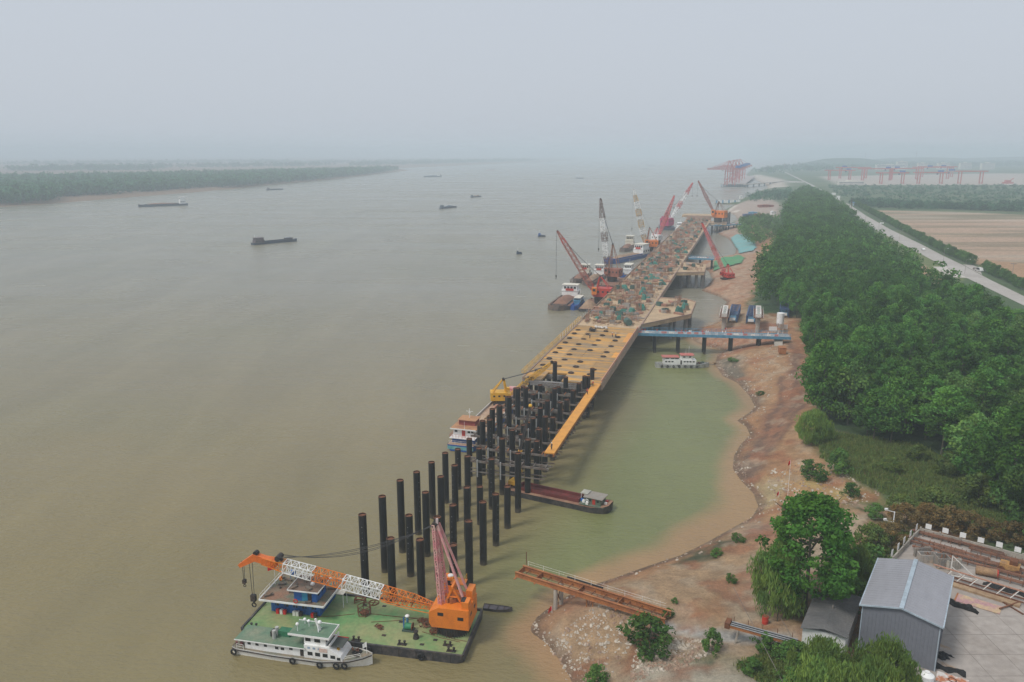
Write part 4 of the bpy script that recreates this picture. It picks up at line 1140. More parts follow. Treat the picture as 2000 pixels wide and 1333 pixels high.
KINDS = [
    ('tarp_covered_stack', [tarp_mesh(3.4, 2.6, 1.8, 1), tarp_mesh(2.6, 2.2, 2.4, 2), tarp_mesh(4.2, 2.4, 1.4, 3)], 'cover', 'bundle under green tarpaulin on the concrete deck', 'stack', 'green tarpaulin bundles on the deck', 56),
    ('rebar_cage', [cage_mesh(1.5, 2.6, 12, 4), cage_mesh(1.1, 3.4, 9, 5), cage_mesh(2.0, 1.6, 14, 6)], 'cage', 'brown rebar cage standing on the concrete deck', 'rebar cage', 'rebar cages on the deck', 150),
    ('timber_stack', [stack_mesh(4, 1.6, .9, 6, m_wood, 7), stack_mesh(3, 2.2, .6, 8, m_wood, 8)], 'planks', 'low stack of timber planks on the concrete deck', 'timber stack', 'timber stacks on the deck', 120),
    ('steel_stack', [stack_mesh(5.5, 1.4, .9, 5, m_pinkst, 9), stack_mesh(3.2, 1.8, 1.2, 4, m_pinkst, 10), stack_mesh(6, .9, .6, 3, m_greyst, 11)], 'beams', 'stack of reddish steel beams on the concrete deck', 'steel stack', 'steel stacks on the deck', 150),
    ('shuttering_rack', [frame_mesh(2.6, 2.2, 1.9, m_pinkst), frame_mesh(3.4, 1.8, 1.4, m_greyst)], 'frame', 'open steel formwork frame on the concrete deck', 'frame', 'formwork frames on the deck', 90),
    ('material_bin', [bin_mesh(3.0, 2.2, 1.5, m_greyst), bin_mesh(2.6, 2.0, 1.8, m_dgreen)], 'body', 'open dark steel bin on the concrete deck', 'bin', 'steel bins on the deck', 80),
]
placed = []
for name, meshes, part, lab, cat, grp, cnt in KINDS:
    made = []
    for k in range(cnt):
        for _ in range(25):
            s = 326 + 555 * random.random() ** 1.15; t = random.uniform(-65, -43.5)
            if 660 < s < 830 and random.random() < .55: continue
            if all(abs(s - a) > 2.3 or abs(t - b) > 1.7 for a, b in placed): break
        placed.append((s, t))
        e = empty(name, W(s, t, ZD + .12), WROT + random.choice((0, 1.57)) + random.uniform(-.25, .25), lab, cat, grp)
        sc = random.uniform(.75, 1.2); e.scale = (sc, sc, sc)
        link_mesh(part, random.choice(meshes), e); made.append((s, t, e))
    made.sort(key=lambda a: a[0]); cn = {}
    for s, t, e in made:
        side = 'river side' if t < -58 else 'middle' if t < -50.5 else 'shore side'
        cn[side] = cn.get(side, 0) + 1
        e['label'] = lab.replace('the concrete deck', 'the %s of the deck' % side) + ', %s from near end' % nth(cn[side])
# platform stores
for (u, v, lab) in [(1338, 605, 'green tarpaulin bundle at the outer corner of the near platform'), (1326, 612, 'bright green tarpaulin bundle beside the near platform edge')]:
    e = empty('tarp_covered_stack', P(u, v, ZD + .08), .3, lab, 'stack'); e.scale = (1.3, 1.3, 1.3); link_mesh('cover', KINDS[0][1][1], e)
for k in range(34):
    i = k % 5 + 1; s, t = (random.uniform(352, 388), random.uniform(-40, -24.5)) if k < 22 else (random.uniform(489, 522), random.uniform(-40, -27))
    name, meshes, part, lab, cat, grp, cnt = KINDS[i]
    e = empty(name, W(s, t, ZD + .08), random.uniform(0, 3), lab.replace('the concrete deck', 'the near platform' if k < 22 else 'the second platform') + ', %s from its left' % nth(k // 5 + 1), cat, grp.replace('the deck', 'the platforms')); link_mesh(part, random.choice(meshes), e)
# scaffold masts
for k in range(26):
    s = random.uniform(330, 860); t = random.uniform(-65, -43); h = random.uniform(4, 9)
    e = empty('scaffold_pole', W(s, t, ZD + .1), 0, 'thin reddish scaffold pole on the deck, about %d m beyond the yellow part' % int(s - 318), 'pole', 'scaffold poles on the deck')
    MB().tube((0, 0, 0), (0, 0, h), .10, 5).build('pole', m_pinkst, e); MB().tube((-.5, 0, h * .7), (.5, 0, h * .7), .06, 4).build('crossbar', m_pinkst, e)
# white bags and a green tank where concrete begins
e = empty('bag_heap', W(315, -56, ZD + .05), WROT, 'heap of white bags on the end of the yellow deck', 'bags')
for k in range(9): MB().ball((random.uniform(-1.2, 1.2), -2.4 + k * .6, .45), .62, 8, 5, .7, .12).build('bag', m_bag, e, smooth=60)
e = empty('green_tank', W(324, -46.5, ZD + .1), WROT + .4, 'dark green cylinder tank lying at the end of the yellow deck', 'tank')
MB().tube((-2.0, 0, 1.5), (2.0, 0, 1.5), 1.4, 16).build('drum', m_dgreen, e, smooth=40); MB().bb(-1.6, 1.6, -.9, .9, 0, .5).build('cradle', m_rust, e)
e = empty('clamp_heap', W(309, -58.3, ZD + .05), WROT, 'dark heap of clamps on the yellow deck before the white bags', 'heap')
link_mesh('frame', frame_mesh(2.8, 2.2, 1.2, m_dark), e); link_mesh('beams', stack_mesh(2.4, 1.8, .9, 4, m_dark, 41), e)

# ---- approach bridges from the bank
def bridge(a, b, width, z, nspan, label, piers, rail=True, banners=0):
    a, b = Vector(a), Vector(b); d = b - a; L = d.length; rz = math.atan2(d.y, d.x)
    e = empty('approach_bridge', (a.x, a.y, 0), rz, label, 'bridge')
    for k in range(nspan):
        MB().bb(L * k / nspan + .03, L * (k + 1) / nspan - .03, -width / 2 + .32, width / 2 - .32, z - .35, z).build('deck_plate', mat('bridge_deck', (.36, .36, .36), .8, fine=.15), e)
    for sy in (-1, 1):
        y = sy * width / 2
        MB().bb(0, L, y - .3 if sy > 0 else y, y if sy > 0 else y + .3, z - 1.0, z + .12).build('side_girder', m_bluel, e)
        mb = MB()
        for x in np.arange(0, L, 2.0): mb.beam((x, y, z + .12), (x, y, z + 1.25), .09)
        mb.beam((0, y, z + 1.25), (L, y, z + 1.25), .09); mb.beam((0, y, z + .7), (L, y, z + .7), .07)
        mb.build('railing', m_bluel, e)
    mb = MB()
    for x in np.arange(2, L, 4): mb.bb(x - .2, x + .2, -width / 2 + .31, width / 2 - .31, z - .9, z - .36)
    mb.build('cross_girders', m_blued, e)
    for x in piers:
        for y in (-width * .3, width * .3): MB().tube((x, y, -5), (x, y, z - 1.0), .62, 12).build('pier_pile', m_black, e, smooth=40)
        MB().bb(x - .5, x + .5, -width / 2, width / 2, z - 1.5, z - 1.001).build('pier_cap', m_dark, e)
    cols = [m_white, mat('pink_banner', (.62, .25, .24), .7), m_white, mat('pale_blue_banner', (.40, .52, .62), .7)]
    for k in range(banners):
        x = 2 + (L - 5) * k / banners + random.uniform(-.5, .5)
        MB().bb(x, x + random.uniform(1.2, 2.2), -width / 2 - .1, -width / 2 - .05, z + .3, z + 1.1).build('banner', random.choice(cols), e)
    for k in range(banners):
        x = 1.5 + (L - 4) * random.random()
        MB().tube((x, width * .38, z), (x, width * .38, z + .8), .28, 8, .05).build('traffic_cone', random.choice([m_white, m_red]), e)
    return e
bridge(P(1236, 648, 8.2), P(1542, 656, 8.2), 6.2, 8.2, 14, 'long pale blue steel bridge on black piles from bank to wharf', [9, 18.5, 29, 39.5, 50.5], banners=18)
bridge(P(1345, 503, 8.5), P(1395, 505, 8.5), 6, 8.5, 6, 'short pale blue bridge behind the second platform', [8, 16], banners=7)
bridge(P(1390, 440, 8.5), P(1455, 437, 8.5), 7, 8.5, 7, 'far pale blue bridge below the orange crane house', [9, 20, 30], banners=6)
for i in range(9):
    q = P(1396 + i * 3.0 + (4 if i > 3 else 0), 441, 0)
    pile(q.dot(WS), q.dot(WT), 13 + (i % 3), 'black pile of the far group beside the orange crane house, %s from its left' % ORD[i], False, 'far black piles by the bridge')

# loose offcuts, bars and boards too small to count, scattered over the deck
mb1, mb2, mb3 = MB(), MB(), MB()
for k in range(2600):
    s = 322 + 552 * random.random(); t = random.uniform(-65.5, -42.5); q = W(s, t, ZD + .2)
    mb_ = (mb1, mb2, mb3)[k % 3]
    mb_.box((q.x, q.y, q.z + random.uniform(-.04, .12)), (random.uniform(.6, 3.2), random.uniform(.12, .5), random.uniform(.1, .4)), WAX + random.choice((0, 1.57)) + random.uniform(-.4, .4))
for k in range(500):
    s = 322 + 552 * random.random() ** 1.2; t = random.uniform(-65.5, -42.5); q = W(s, t, ZD + .1)
    mb1.beam(q, q + Vector((random.uniform(-.3, .3), random.uniform(-.3, .3), random.uniform(1, 2.6))), .12)
for m_, mm, lb in ((mb1, mat('loose_rusty_bars', (.33, .18, .12), .85, (.24, .12, .08), .5, fine=.3), 'loose rusty bars littering the concrete deck'), (mb2, mat('loose_boards', (.50, .39, .26), .85, (.38, .27, .17), .4, fine=.25), 'loose pale boards littering the concrete deck'), (mb3, mat('loose_grey_offcuts', (.30, .29, .27), .8, (.42, .36, .30), .4, fine=.25), 'loose grey offcuts littering the concrete deck')):
    tag(m_.build('deck_litter', mm), lb, None, kind='stuff')
# ------------------------------------------------------------------ vessels and cranes
def hull(parent, st, m, name='hull'):
    mb = MB(); vs = []; fs = []
    for (x, ht, hb, zt, zb) in st: vs += [(x, ht, zt), (x, hb, zb), (x, -hb, zb), (x, -ht, zt)]
    for i in range(len(st) - 1):
        a, b = i * 4, i * 4 + 4
        for k in range(3): fs.append((a + k, a + k + 1, b + k + 1, b + k))
    n = (len(st) - 1) * 4
    fs += [(3, 2, 1, 0), (n, n + 1, n + 2, n + 3)]
    mb.add(vs, fs); return mb.build(name, m, parent)
def deckp(parent, st, m, drop=.02, inset=.0, name='deck'):
    mb = MB(); vs = []; fs = []
    for (x, ht, hb, zt, zb) in st: vs += [(x, max(.02, ht - inset), zt - drop), (x, -max(.02, ht - inset), zt - drop)]
    for i in range(len(st) - 1): fs.append((i * 2, i * 2 + 1, i * 2 + 3, i * 2 + 2))
    mb.add(vs, fs); return mb.build(name, m, parent)
def windows(parent, spots, name='window'):
    """each pane a thin dark box set 2 cm proud: (x, y, z, w, h, side)"""
    for (x, y, z, w, h, side) in spots:
        if side == 'y': MB().bb(x - w / 2, x + w / 2, y - .02, y + .02, z - h / 2, z + h / 2).build(name, m_glass, parent)
        else: MB().bb(x - .02, x + .02, y - w / 2, y + w / 2, z - h / 2, z + h / 2).build(name, m_glass, parent)
def rail(parent, pts, h=.9, m=None, name='railing', step=1.5):
    mb = MB()
    for a, b in zip(pts[:-1], pts[1:]):
        a, b = Vector(a), Vector(b); n = max(1, int((b - a).length / step))
        for k in range(n + 1):
            q = a.lerp(b, k / n); mb.beam(q, q + Vector((0, 0, h)), .06)
        for z in (h, h * .5): mb.beam(a + Vector((0, 0, z)), b + Vector((0, 0, z)), .05)
    return mb.build(name, m or m_white, parent)
def flag(parent, p, h, m, w=1.2, fh=.9):
    MB().tube(p, (p[0], p[1], p[2] + h), .04, 5).build('flagpole', m_white, parent)
    mb = MB(); n = 5; vs = []
    for i in range(n + 1):
        f = i / n
        vs += [(p[0] - f * w * .7, p[1] + .12 * math.sin(f * 5), p[2] + h - f * .35 - fh), (p[0] - f * w * .7, p[1] + .12 * math.sin(f * 5), p[2] + h - f * .45)]
    mb.add(vs, [(2 * i, 2 * i + 2, 2 * i + 3, 2 * i + 1) for i in range(n)])
    mb.build('flag', m, parent)
def bitts(parent, x, y, z, s=1.0, name='bollard'):
    mb = MB()
    for dx in (-.4 * s, .4 * s):
        mb.tube((x + dx, y, z), (x + dx, y, z + .55 * s), .15 * s, 8); mb.tube((x + dx, y, z + .55 * s), (x + dx, y, z + .65 * s), .21 * s, 8)
    mb.bb(x - .7 * s, x + .7 * s, y - .28 * s, y + .28 * s, z, z + .1 * s)
    return mb.build(name, m_dark, parent, smooth=40)
def mound(l, w, h, m, seed, n=10, k=5):
    g = random.Random(seed); mb = MB(); vs = []
    for i in range(n + 1):
        for j in range(k + 1):
            a, b = i / n * 2 - 1, j / k * 2 - 1
            vs.append((a * l / 2, b * w / 2, h * (1 - abs(a) ** 3) * (1 - abs(b) ** 2) * g.uniform(.7, 1.2)))
    mb.add(vs, [(i * (k + 1) + j, (i + 1) * (k + 1) + j, (i + 1) * (k + 1) + j + 1, i * (k + 1) + j + 1) for i in range(n) for j in range(k)])
    return mb.mesh('cargo', m, 60)
m_sand = mat('sand_cargo', (.36, .24, .15), .95, (.26, .17, .11), .4, fine=.2)
m_redgrav = mat('reddish_gravel_cargo', (.27, .14, .09), .95, (.19, .10, .07), .5, fine=.25)
m_cream = mat('cream_paint', (.70, .66, .55), .55, (.5, .45, .36), .6, .6, fine=.1)
m_bluedk = mat('navy_hull', (.035, .06, .11), .6, (.05, .05, .06), .5, fine=.15)
m_hullgrey = mat('grey_brown_hull', (.13, .11, .10), .7, (.22, .14, .10), .5, .55, fine=.2)
m_roofr = mat('red_roof_paint', (.50, .10, .08), .65, (.42, .16, .13), .6, fine=.12)

def cargo_ship(name, label, loc, heading, L, B, fb, mh=None, md=None, cargo=None, house=m_white, houseL=.14, houseH=4.0, cat='barge', group=None, banner=False, simple=False, open_hold=None):
    """bow towards +X; wheelhouse aft"""
    e = empty(name, loc, heading, label, cat, group)
    mh = mh or m_hullgrey; md = md or m_redgrav
    h = B / 2
    st = [(-L / 2, h * .82, h * .7, fb * 1.15, -.4), (-L * .46, h * .97, h * .92, fb, -.6), (-L * .3, h, h, fb, -.6), (L * .36, h, h, fb, -.6), (L * .45, h * .72, h * .6, fb * 1.25, -.5), (L * .5, h * .30, h * .12, fb * 1.5, -.1)]
    hull(e, st, mh); deckp(e, st, md, .05, .12)
    x0, x1 = -L * .32, L * .38
    for sy in (-1, 1): MB().bb(x0, x1, sy * h * .72 - .12, sy * h * .72 + .12, fb - .04, fb + .9).build('hatch_coaming', mh, e)
    for xx in (x0, x1): MB().bb(xx - .12, xx + .12, -h * .72 + .13, h * .72 - .13, fb - .04, fb + .9).build('hatch_coaming', mh, e)
    if cargo is not None: link_mesh('cargo', mound(x1 - x0 - .4, h * 1.4, 2.2, cargo, int(L * 10)), e, ((x0 + x1) / 2, 0, fb + .15))
    hx0, hx1 = -L * .46, -L * .46 + L * houseL; hw = h * .78
    dh_ = MB().bb(hx0, hx1, -hw, hw, fb - .03, fb + houseH * .5).build('deckhouse', house, e)
    wh_ = MB().bb(hx0 + .3, hx1 - .4, -hw * .85, hw * .85, fb + houseH * .5 + .12, fb + houseH).build('wheelhouse', house, e)
    MB().bb(hx0 - .3, hx1 + .3, -hw - .3, hw + .3, fb + houseH * .5, fb + houseH * .5 + .118).build('boat_deck', house, e)
    MB().bb(hx0, hx1, -hw, hw, fb + houseH, fb + houseH + .15).build('roof', m_cream if not simple else house, e)
    zc = fb + houseH * .78; n = 3 if simple else 4
    windows(wh_, [(hx1 - .4, (k - (n - 1) / 2) * hw * 1.6 / n, zc, hw * 1.2 / n, houseH * .2, 'x') for k in range(n)] + [(hx0 + .3, (k - (n - 1) / 2) * hw * 1.6 / n, zc, hw * 1.2 / n, houseH * .2, 'x') for k in range(n)])
    windows(dh_, [(hx0 + (hx1 - hx0) * (k + .5) / 3, sy * hw, fb + houseH * .3, (hx1 - hx0) / 6, houseH * .15, 'y') for k in range(3) for sy in (-1, 1)])
    MB().tube((hx0 + 1, 0, fb + houseH), (hx0 + 1, 0, fb + houseH + 3), .08, 5).build('mast', m_white, e)
    if banner: MB().bb(hx0 - .36, hx0 - .31, -hw * .5, hw * .5, fb + houseH * .52, fb + houseH * .72).build('banner', m_red, e); MB().bb(hx1 + .31, hx1 + .36, -hw * .5, hw * .5, fb + houseH * .52, fb + houseH * .72).build('banner', m_red, e)
    if not simple:
        rail(e, [(hx0, -hw - .2, fb + houseH * .5 + .12), (hx1, -hw - .2, fb + houseH * .5 + .12)]); rail(e, [(hx0, hw + .2, fb + houseH * .5 + .12), (hx1, hw + .2, fb + houseH * .5 + .12)])
        for sx in (-.44, .4): bitts(e, L * sx + .8, h * .6, fb * 1.02, 1.0); bitts(e, L * sx + .8, -h * .6, fb * 1.02, 1.0)
    return e
def pontoon(name, label, loc, heading, L, B, fb, mh, md, cat='pontoon'):
    e = empty(name, loc, heading, label, cat); h = B / 2
    st = [(-L / 2, h, h * .95, fb, .1), (-L * .44, h, h, fb, -.7), (L * .44, h, h, fb, -.7), (L / 2, h, h * .95, fb, .1)]
    hull(e, st, mh); deckp(e, st, md, -.03, .15)
    for x in (-L * .42, L * .42):
        for y in (-h * .8, h * .8): bitts(e, x, y, fb + .03)
    for k in range(5): MB().ring((-L * .4 + L * .2 * k, -h - .18, fb * .4), .45, .17, 'y', 10, 5).build('tyre_fender', m_tyre, e)
    return e

def crane(name, label, foot, tip, zdeck, house, mhouse, mboom, sections, bw=1.7, aframe=9, maf=None, ped=1.6, hook_drop=.45, jib=None, seg=26, r=.10, back=None, crawler=False, cat='crane', cabmat=None):
    """slewing crane. foot: point on the deck under its centre; tip: boom point in space. house = (length, width, height)"""
    foot, tip = Vector(foot), Vector(tip)
    d = tip - foot; rz = math.atan2(d.y, d.x)
    e = empty(name, (foot.x, foot.y, zdeck), rz, label, cat)
    X = math.hypot(d.x, d.y); Z = tip.z - zdeck
    hl, hw, hh = house; maf = maf or mhouse
    if crawler:
        for sy in (-1, 1):
            MB().sideprism([(-hl * .5, .2), (-hl * .42, 0), (hl * .42, 0), (hl * .5, .2), (hl * .5, .7), (hl * .42, .95), (-hl * .42, .95), (-hl * .5, .7)], sy * hw * .5 - .35, sy * hw * .5 + .35).build('track', m_dark, e)
        MB().bb(-hl * .3, hl * .3, -hw * .32, hw * .32, .3, ped - .01).build('car_body', m_dark, e)
    else:
        MB().tube((0, 0, 0), (0, 0, ped), hw * .42, 16, hw * .46).build('pedestal', m_dark, e, smooth=40)
    mh_ = MB().sideprism([(-hl * .62, ped), (hl * .30, ped), (hl * .38, ped + hh * .25), (hl * .38, ped + hh * .8), (hl * .2, ped + hh), (-hl * .62, ped + hh)], -hw / 2, hw / 2).build('machinery_house', mhouse, e)
    for sy in (-1, 1):
        for k in range(3): windows(mh_, [(-hl * .45 + k * hl * .25, sy * hw / 2, ped + hh * .6, hl * .1, hh * .22, 'y')])
    windows(mh_, [(-hl * .62, dy * hw, ped + hh * .6, hw * .14, hh * .22, 'x') for dy in (-.25, .25)])
    cab = MB().bb(hl * .1, hl * .36, hw * .52, hw * .82, ped + hh * .35, ped + hh * 1.15).build('operator_cab', cabmat or mhouse, e)
    windows(cab, [(hl * .36, hw * .67, ped + hh * .85, hw * .22, hh * .35, 'x'), (hl * .23, hw * .82, ped + hh * .85, hl * .16, hh * .3, 'y')])
    bf = Vector((hl * .30, 0, ped + hh * .45)); bt = Vector((X, 0, Z))
    u = Vector((0, 1, 0)).cross(bt - bf).normalized() * -1
    prev = 0.0; L = (bt - bf).length
    for frac, mm in sections:
        a, b = bf.lerp(bt, prev), bf.lerp(bt, frac)
        def wd(f): return bw * (min(1, .35 + f / .12 * .65) if f < .12 else (1 if f < .72 else max(.28, 1 - (f - .72) / .28 * .72)))
        k = max(2, int(seg * (frac - prev)))
        mb = MB(); mb.lattice(a, b, wd(prev + 1e-4), wd(frac - 1e-4), k, r, up=u); mb.build('boom_section', mm, e); prev = frac
    MB().tube(bt + Vector((0, -.3, 0)), bt + Vector((0, .3, 0)), .55, 10).build('head_sheave', m_dark, e)
    at = Vector((back if back is not None else hl * .02, 0, ped + hh + aframe))
    mb = MB()
    for sy in (-.34, .34): mb.lattice((hl * .16, sy * hw, ped + hh * .9), at + Vector((.1, sy * .5, 0)), .5, .4, 8, .09)
    mb.build('mast_leg', maf, e)
    mb = MB()
    for sy in (-.34, .34): mb.beam((-hl * .5, sy * hw, ped + hh), at + Vector((-.2, sy * .5, 0)), .32)
    mb.build('backstay', maf, e)
    MB().tube(at + Vector((0, -.6, 0)), at + Vector((0, .6, 0)), .45, 8).build('mast_head', m_dark, e)
    a2 = bf.lerp(bt, .9)
    mb = MB()
    for dy in (-.35, -.1, .15, .4): mb.path([at + Vector((0, dy, 0)), at.lerp(a2, .5) + Vector((0, dy, -.02 * L)), a2 + Vector((0, dy, 0))], .045, 4)
    mb.build('luffing_cable', m_cable, e)
    hz_ = bt.z - hook_drop * (bt.z)
    mb = MB()
    for dy in (-.2, .2): mb.tube(bt + Vector((.5, dy, -.3)), (bt.x + .5, dy * .8, hz_), .04, 4)
    mb.build('hoist_cable', m_cable, e)
    hk = MB(); hk.bb(bt.x + .2, bt.x + .8, -.3, .3, hz_ - 1.0, hz_); hk.tube((bt.x + .5, 0, hz_ - 1.0), (bt.x + .5, 0, hz_ - 1.5), .12, 6)
    hk.ring((bt.x + .5, 0, hz_ - 1.8), .32, .1, 'y', 10, 5); hk.build('hook_block', m_dark, e)
    return e

# ================================================================== the crane barge in the foreground
_zd = 1.4
NR = P(905, 1284, _zd); BANG = R(-11.2)
BX = Vector((math.cos(BANG), math.sin(BANG), 0)); BY = Vector((-math.sin(BANG), math.cos(BANG), 0))
BL, BW = 39.0, 13.8
BC = NR - BX * BL / 2 + BY * BW / 2; BC.z = 0
barge = empty('crane_barge', BC, BANG, 'flat green decked crane barge with black hull in the foreground', 'barge')
st = [(-BL / 2, BW / 2 * .97, BW / 2 * .9, _zd, .2), (-BL * .46, BW / 2, BW / 2, _zd, -.8), (BL * .46, BW / 2, BW / 2, _zd, -.8), (BL / 2, BW / 2 * .97, BW / 2 * .9, _zd, .2)]
hull(barge, st, m_hullk); deckp(barge, st, m_deckg, -.03, .45)
mb = MB()
for y in (-BW / 2 + .12, BW / 2 - .12): mb.beam((-BL / 2 + .2, y, _zd + .12), (BL / 2 - .2, y, _zd + .12), .34, .26)
for x in (-BL / 2 + .15, BL / 2 - .15): mb.beam((x, -BW / 2 + .3, _zd + .12), (x, BW / 2 - .3, _zd + .12), .34, .26)
mb.build('rubbing_strake', m_hullk, barge)
for k in range(13):
    MB().bb(-BL / 2 + 2 + k * 2.9, -BL / 2 + 2.12 + k * 2.9, -BW / 2 - .06, -BW / 2 + .02, .1, _zd).build('hull_rib', m_dark, barge)
for (x, y) in [(16.2, -4.4), (17.2, -5.8), (8.8, -5.6), (1.0, -6.0), (-17.5, -5.8), (-18, 4), (17.6, 5.6), (2.5, 6.0)]: bitts(barge, x, y, _zd + .03, 1.1)
for (x, y) in [(12.5, -BW / 2 - .25), (3.5, -BW / 2 - .25)]: MB().ring((x, y, .7), .5, .2, 'y', 12, 6).build('tyre_fender', m_tyre, barge, smooth=60)
mb = MB(); mb.tube((10.5, -3.5, _zd), (10.5, -3.5, _zd + .7), .55, 12, .4); mb.tube((10.5, -3.5, _zd + .7), (10.5, -3.5, _zd + 1.2), .28, 10); mb.tube((10.5, -3.5, _zd + 1.2), (10.5, -3.5, _zd + 1.35), .42, 10)
mb.build('mooring_post', m_dark, barge, smooth=40)
mb = MB()
for (a, b) in [((-2.2, 1.2), (-9, -1.0)), ((.6, 1.8), (12, 2.4)), ((1.5, -.6), (10, 2.5)), ((11, -1.6), (18, -3.2)), ((15, -2), (19, -2.8))]: mb.path([(a[0], a[1], _zd + .08), ((a[0] + b[0]) / 2, (a[1] + b[1]) / 2 - .25, _zd + .08), (b[0], b[1], _zd + .08)], .05, 5)
mb.build('deck_cable', m_rust, barge)
for (x, y) in [(5, -3.8), (12, -5.0), (13.8, -3.4), (6.5, .5), (-1.5, 4.2), (2, 4.6), (4.3, 5.2), (17.8, 1)]: MB().bb(x - .35, x + .35, y - .25, y + .25, _zd + .034, _zd + .09).build('deck_hatch', m_dark, barge)
# deck house
h0 = empty('deck_house', (0, 0, 0)); h0.parent = barge
LX0, LX1, LY0, LY1 = -17.0, -7.8, -.6, 6.0
z0, z1 = _zd + .03, 4.3
MB().bb(LX0, LX1, LY0, LY1, z0, z1).build('lower_wall', m_blue, h0)
mb = MB()
for x in np.arange(LX0 + .4, LX1, .6): mb.bb(x - .05, x + .05, LY0 - .06, LY0 + .01, z0 + .1, z1 - .1)
for y in np.arange(LY0 + .4, LY1, .6): mb.bb(LX1 - .01, LX1 + .06, y - .05, y + .05, z0 + .1, z1 - .1)
mb.build('wall_ribs', m_blue, h0)
m_updeck = mat('rusty_green_upper_deck', (.13, .16, .11), .8, (.24, .13, .08), .35, .5, .2, fine=.25)
MB().bb(LX0 - 1.2, LX1 + 1.5, LY0 - 1.7, LY1 + .8, z1, z1 + .12).build('upper_deck', m_updeck, h0)
mb = MB()
for (a, b) in [((LX0 - 1.2, LY0 - 1.75), (LX1 + 1.5, LY0 - 1.75)), ((LX0 - 1.2, LY1 + .85), (LX1 + 1.5, LY1 + .85)), ((LX1 + 1.55, LY0 - 1.75), (LX1 + 1.55, LY1 + .85)), ((LX0 - 1.25, LY0 - 1.75), (LX0 - 1.25, LY1 + .85))]:
    mb.beam((*a, z1 + .12), (*b, z1 + .12), .1, .34)
mb.build('deck_rim', m_white, h0)
UX0, UX1, UY0, UY1 = -12.2, -8.0, -1.2, 2.6
MB().bb(UX0, UX1, UY0, UY1, z1 + .12, 6.6).build('wheelhouse', m_blue, h0)
MB().bb(UX0 - .8, UX1 + .6, UY0 - .7, UY1 + .6, 6.6, 6.72).build('wheelhouse_roof', mat('rusty_roof', (.20, .12, .08), .85, (.12, .10, .08), .6, fine=.25), h0)
mb = MB()
for (a, b) in [((UX0 - .8, UY0 - .74), (UX1 + .6, UY0 - .74)), ((UX1 + .64, UY0 - .7), (UX1 + .64, UY1 + .6)), ((UX0 - .84, UY0 - .7), (UX0 - .84, UY1 + .6))]: mb.beam((*a, 6.66), (*b, 6.66), .08, .22)
mb.build('roof_rim', m_white, h0)
MB().bb(UX0 + 2.6, UX0 + 3.3, UY0 - .03, UY0 - .001, z1 + .2, z1 + 2.0).build('door', m_dark, h0)
MB().bb(UX0 + 1.5, UX0 + 2.5, UY0 - .04, UY0 - .001, z1 + .2, z1 + 2.1).build('panel', mat('cyan_door', (.04, .32, .50), .5), h0)
windows(h0, [(LX0 + 1.2 + k * 1.7, LY0, z0 + 1.5, .8, .7, 'y') for k in range(5)] + [(LX1, LY0 + 1.5 + k * 2, z0 + 1.5, .9, .8, 'x') for k in range(2)] + [(UX1, UY0 + 1 + k * 1.6, 5.7, .9, .7, 'x') for k in range(2)])
MB().ring((UX0 + .9, LY0 - 1.85, z1 + .75), .34, .11, 'y', 12, 6).build('life_ring', m_red, h0, smooth=60)
MB().ring((LX0 - .3, LY1 - 2, z1 + .75), .36, .12, 'x', 12, 6).build('life_ring', m_orange, h0, smooth=60)
m_clut = mat('deck_junk', (.18, .12, .08), .85, (.09, .09, .08), 1.5, fine=.3, rnd=.3)
for k in range(26):
    x = random.uniform(LX0 - .6, LX1 + 1); y = random.uniform(LY0 - 1.2, LY1)
    if UX0 - .5 < x < UX1 + .4 and UY0 - .4 < y < UY1 + .4: zt = 6.72; x = min(max(x, UX0), UX1); y = min(max(y, UY0), UY1)
    else: zt = z1 + .12
    MB().box((x, y, zt + .18), (random.uniform(.3, 1.6), random.uniform(.2, .7), .34), random.uniform(0, 3)).build('stored_gear', m_clut, h0)
for x, y in [(-15.8, 4.8), (-15.2, 5.6), (-12, 5.2), (-6.9, 3.5), (-6.9, 5.6)]: MB().tube((x, y, z1), (x, y, z1 + random.uniform(1.6, 2.6)), .07, 6).build('post', m_bluel, h0)
MB().ball((-15.6, 5.3, z1 + 1.5), .55, 8, 5).build('blue_barrel', m_blue, h0, smooth=60)
MB().ball((-9.4, .4, 6.9), .4, 8, 5).build('dish', m_white, h0, smooth=60)
MB().bb(LX1 + .3, LX1 + 3.0, LY1 - 3.4, LY1 - 1.6, z1 - .3, z1 - .2).build('awning', m_cream, h0)
for y in (LY1 - 3.3, LY1 - 1.7): MB().tube((LX1 + 2.9, y, z0), (LX1 + 2.9, y, z1 - .3), .05, 5).build('awning_post', m_white, h0)
flag(h0, (-17.9, 3.0, z1 + .1), 4.2, m_redf, 1.8, 1.3)
rail(h0, [(LX0 - 1.1, LY0 - 1.6, z1 + .12), (LX0 - 1.1, LY1 + .7, z1 + .12), (LX0 + 4, LY1 + .7, z1 + .12)], 1.0, m_whited)
for k, (x, c) in enumerate([(-15.5, m_redf), (-14.8, m_whited), (-14.2, m_redf), (-12.4, m_whited), (-11.8, m_whited), (-11.2, m_dark), (-9, m_redf), (-8.5, m_dark)]):
    MB().bb(x - .25, x + .25, LY0 - .75, LY0 - .25, z0, z0 + .8).build('gas_bottle', c, h0)
